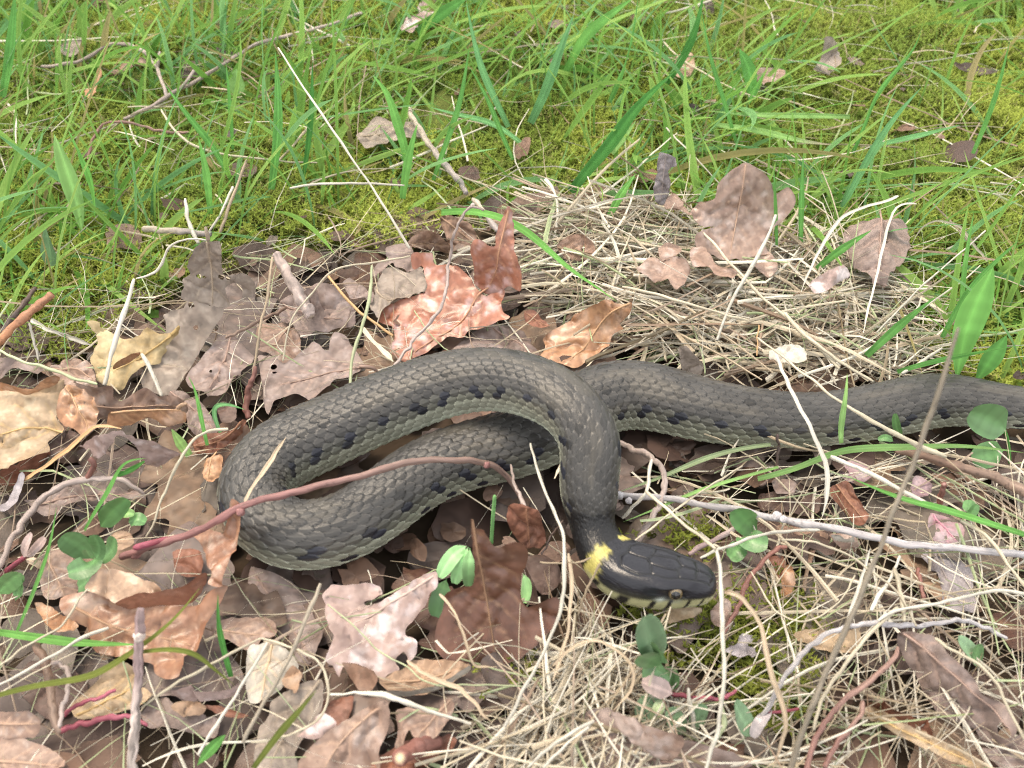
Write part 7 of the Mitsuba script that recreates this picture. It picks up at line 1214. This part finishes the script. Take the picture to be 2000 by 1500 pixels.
        v, f, c, _ = leaf_sheet(P3, M3, kinds[i % 8], 3000 + i, 0.9, 1.1, (), 1.6)
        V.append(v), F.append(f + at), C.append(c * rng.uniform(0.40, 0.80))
        at += len(v)
    whole(new_thing('leaf_litter', 'lower layer of flattened brown oak leaves beneath the snake and straw', 'leaf litter', kind='stuff'), (np.vstack(V), np.vstack(F)), 'dead_leaf', np.vstack(C))


build_litter()

# ---------------------------------------------------------------- twigs, straw stalks, grass blades and seedlings one can tell apart
BARK = {'red': ((0.19, 0.10, 0.085), (0.24, 0.15, 0.125)), 'pinkred': ((0.20, 0.135, 0.115), (0.215, 0.105, 0.10)), 'silver': ((0.30, 0.285, 0.29), (0.36, 0.345, 0.36)),
        'brown': ((0.15, 0.095, 0.07), (0.20, 0.14, 0.11)), 'greybrown': ((0.26, 0.21, 0.19), (0.34, 0.28, 0.26)), 'orange': ((0.33, 0.16, 0.085), (0.30, 0.15, 0.09)),
        'dark': ((0.07, 0.05, 0.045), (0.09, 0.06, 0.05)), 'crimson': ((0.19, 0.042, 0.06), (0.29, 0.08, 0.115)), 'lichen': ((0.36, 0.31, 0.25), (0.26, 0.23, 0.22)),
        'purple': ((0.22, 0.16, 0.16), (0.40, 0.34, 0.31)), 'rustred': ((0.19, 0.085, 0.068), (0.165, 0.078, 0.065))}
STRAW = {'white': (0.50, 0.475, 0.41), 'pale': (0.43, 0.385, 0.29), 'tan': (0.33, 0.26, 0.18), 'grey': (0.26, 0.225, 0.175), 'gold': (0.52, 0.40, 0.17), 'greenish': (0.36, 0.40, 0.24), 'orange': (0.46, 0.29, 0.14)}
GREEN = {'bright': (0.20, 0.46, 0.12), 'mid': (0.15, 0.37, 0.10), 'deep': (0.085, 0.25, 0.065), 'blue': (0.18, 0.40, 0.17), 'light': (0.28, 0.48, 0.17), 'olive': (0.19, 0.23, 0.06),
         'mint': (0.30, 0.55, 0.24), 'teal': (0.15, 0.25, 0.14), 'sedum': (0.095, 0.19, 0.075), 'leafgreen': (0.10, 0.22, 0.075), 'palegreen': (0.38, 0.48, 0.27)}


def blade(P, width, color, seed, shape='grass', fold=0.22, seg=None, tip=None, facing=(0, -0.55, 0.83)):
    """A leaf blade through the rows of P (mm): folded along its middle, with its own twist, ribs and tapering."""
    rng = np.random.default_rng(seed)
    Q, s = resample(np.array(P, float) / 1000.0, n=seg or 26)
    n, m = len(Q), 7
    t = np.gradient(Q, axis=0)
    t /= np.linalg.norm(t, axis=1, keepdims=True)
    f = np.array(facing) + rng.normal(0, 0.22, 3)
    a = np.cross(t, f)
    a /= np.maximum(np.linalg.norm(a, axis=1, keepdims=True), 1e-9)
    b = np.cross(a, t)
    u = s / s[-1]
    tw = rng.normal(0, 0.25) + rng.normal(0, 0.35) * u
    a, b = a * np.cos(tw)[:, None] + b * np.sin(tw)[:, None], b * np.cos(tw)[:, None] - a * np.sin(tw)[:, None]
    if shape == 'grass':
        w = np.clip(0.70 + 0.7 * u, 0, 1) * np.clip((1 - u) / 0.5, 0, 1) ** 0.75
    elif shape == 'strip':
        w = np.clip(0.85 + 0.15 * np.sin(u * 9 + seed), 0, 1) * np.clip((1 - u) / 0.12, 0.25, 1) * np.clip(u / 0.06 + 0.5, 0, 1)
    elif shape == 'round':
        w = np.clip(1 - np.abs(2 * u - 1.08) ** 2.4, 0, 1) ** 0.55 * np.interp(u, [0, 0.25, 1], [0.35, 0.95, 1])
    else:
        w = np.sin(np.pi * np.clip(u, 0, 1) ** (0.72 if shape == 'oval' else 1.1)) ** (0.62 if shape == 'oval' else 0.85)
    w = np.maximum(w, 0.02) * width / 2000.0
    k = np.linspace(-1, 1, m)
    lift = fold * (np.abs(k) - 0.5) + (0.06 * np.cos(k * 9) if shape in ('grass', 'strip') else -0.10 * k * k)
    wav = 0.10 * (meshkit.noise(np.stack([u * 6 + seed, 0 * u, 0 * u], -1), 2) - 0.5)
    V = Q[:, None] + a[:, None] * (w[:, None] * k)[..., None] + b[:, None] * (w[:, None] * (lift + wav[:, None] * k))[..., None]
    c = np.array(color)
    C = c * (0.86 + 0.28 * rng.uniform(size=(1, m, 1))) * (0.88 + 0.24 * meshkit.noise(np.stack([u * 14 + seed, 0 * u, 0 * u], -1), 4))[:, None, None]
    C = np.broadcast_to(C, (n, m, 3)).copy()
    C[:, m // 2] = C[:, m // 2] * 1.28
    if shape == 'grass':
        C = C * np.interp(u, [0, 0.15, 1], [0.75, 1.0, 1.0])[:, None, None]
    if tip is not None:
        C = lerp(C, np.array(tip), (sstep(0.62, 0.95, u)[:, None] * np.ones((1, m))))
    return (V.reshape(-1, 3), grid_faces(n, m)), C.reshape(-1, 3)


def build_twigs():
    for i, (label, kind, P, extra) in enumerate(TWIGS):
        key = new_thing('twig', label, 'twig')
        c1, c2 = BARK[kind]
        P = resample(np.array(P, float), n=max(9, 4 * len(P)))[0]
        k = np.arange(len(P))
        wig = np.stack([meshkit.fbm(np.stack([k * 0.5 + 17 * i, 0 * k, 0 * k + 9 * a], -1), 3, 5) - 0.5 for a in range(3)], -1)
        P[:, :3] += wig * 1.1 * np.minimum(1, np.minimum(k, k[::-1]) / 2)[:, None]
        P[:, 3] *= (0.86 + 0.3 * meshkit.noise(np.stack([k * 0.7 + 7 * i, 0 * k, 0 * k], -1), 3)) * (1 + 0.16 * (np.mod(k + i, 7) == 3))
        mesh, C = tube(P, c1, 0.13, 14, 0.0006, 40 + i, c2, cap=extra.get('cap'), streak=0.8 if 'fibrous' in label or 'split' in label else 0.35)
        if not extra.get('side') and not extra.get('bud'):
            whole(key, mesh, 'bark', C)
            continue
        part(key, 'stem', mesh, 'bark', C)
        for S in extra.get('side', ()):
            mesh, C = tube(S, c1 if extra.get('sc') is None else BARK[extra['sc']][0], 0.08, 8, 0.0007, 90 + i, c2 if extra.get('sc') is None else BARK[extra['sc']][1])
            part(key, 'side_shoot', mesh, 'bark', C)
        for x, y, z, r in extra.get('bud', ()):
            ball = trimesh.creation.icosphere(2, 0.75 * r / 1000)
            v = ball.vertices * (1 + 0.5 * (meshkit.noise(ball.vertices * 1500, i)[:, None] - 0.5)) + np.array([x, y, z]) / 1000
            part(key, 'bud', (v, ball.faces), 'bark', np.tile(np.array(c2) * 1.15, (len(v), 1)) * np.linspace(0.6, 1.3, len(v))[:, None])


def build_stalks():
    for i, (label, kind, flat, P) in enumerate(STALKS):
        key = new_thing('straw_stalk', label, 'straw')
        c = np.array(STRAW[kind]) * (0.85 + 0.3 * hash01(np.array([i]), np.array([4]))[0])
        P = resample(np.array(P, float), n=max(9, 4 * len(P)))[0]
        k = np.arange(len(P))
        wig = np.stack([meshkit.fbm(np.stack([k * 0.45 + 31 * i, 0 * k, 0 * k + 9 * a], -1), 3, 5) - 0.5 for a in range(3)], -1)
        P[:, :3] += wig * 0.8 * np.minimum(1, np.minimum(k, k[::-1]) / 2)[:, None]
        P[:, 3] *= 0.86 * (0.8 + 0.4 * meshkit.noise(np.stack([k * 0.6 + 7 * i, 0 * k, 0 * k], -1), 3))
        if flat:
            mesh, C = blade(P[:, :3], 2 * P[:, 3].max(), c, 300 + i, 'strip', 0.3)
            whole(key, mesh, 'straw', C)
        else:
            mesh, C = tube(P, c, 0.05, 7, 0.0012, 300 + i, c * 0.85)
            whole(key, mesh, 'straw', C)


def build_blades():
    for i, (label, kind, width, shape, P, tip) in enumerate(BLADES):
        key = new_thing('grass_shoot' if shape == 'grass' else 'broad_leaf', label, 'grass' if shape == 'grass' else 'leaf')
        mesh, C = blade(P, width, GREEN[kind], 500 + i, shape, 0.28, 34, STRAW[tip] if tip else None)
        whole(key, mesh, 'grass_leaf', C)


def build_seedlings():
    for i, (label, parts_) in enumerate(SEEDLINGS):
        key = new_thing('seedling', label, 'plant')
        for j, (what, kind, width, P) in enumerate(parts_):
            if what == 'stem':
                mesh, C = tube(P, BARK[kind][0] if kind in BARK else GREEN[kind], 0.06, 8, 0.0007, 700 + i * 9 + j)
                part(key, 'stem', mesh, 'bark' if kind in BARK else 'grass_leaf', C)
            else:
                col = GREEN[kind] if kind in GREEN else TONES[kind][1]
                mesh, C = blade(P, width, col, 700 + i * 9 + j, 'round', 0.30, 24)
                part(key, 'leaf', mesh, 'fleshy_leaf', C)


build_twigs()
build_stalks()
build_blades()
build_seedlings()
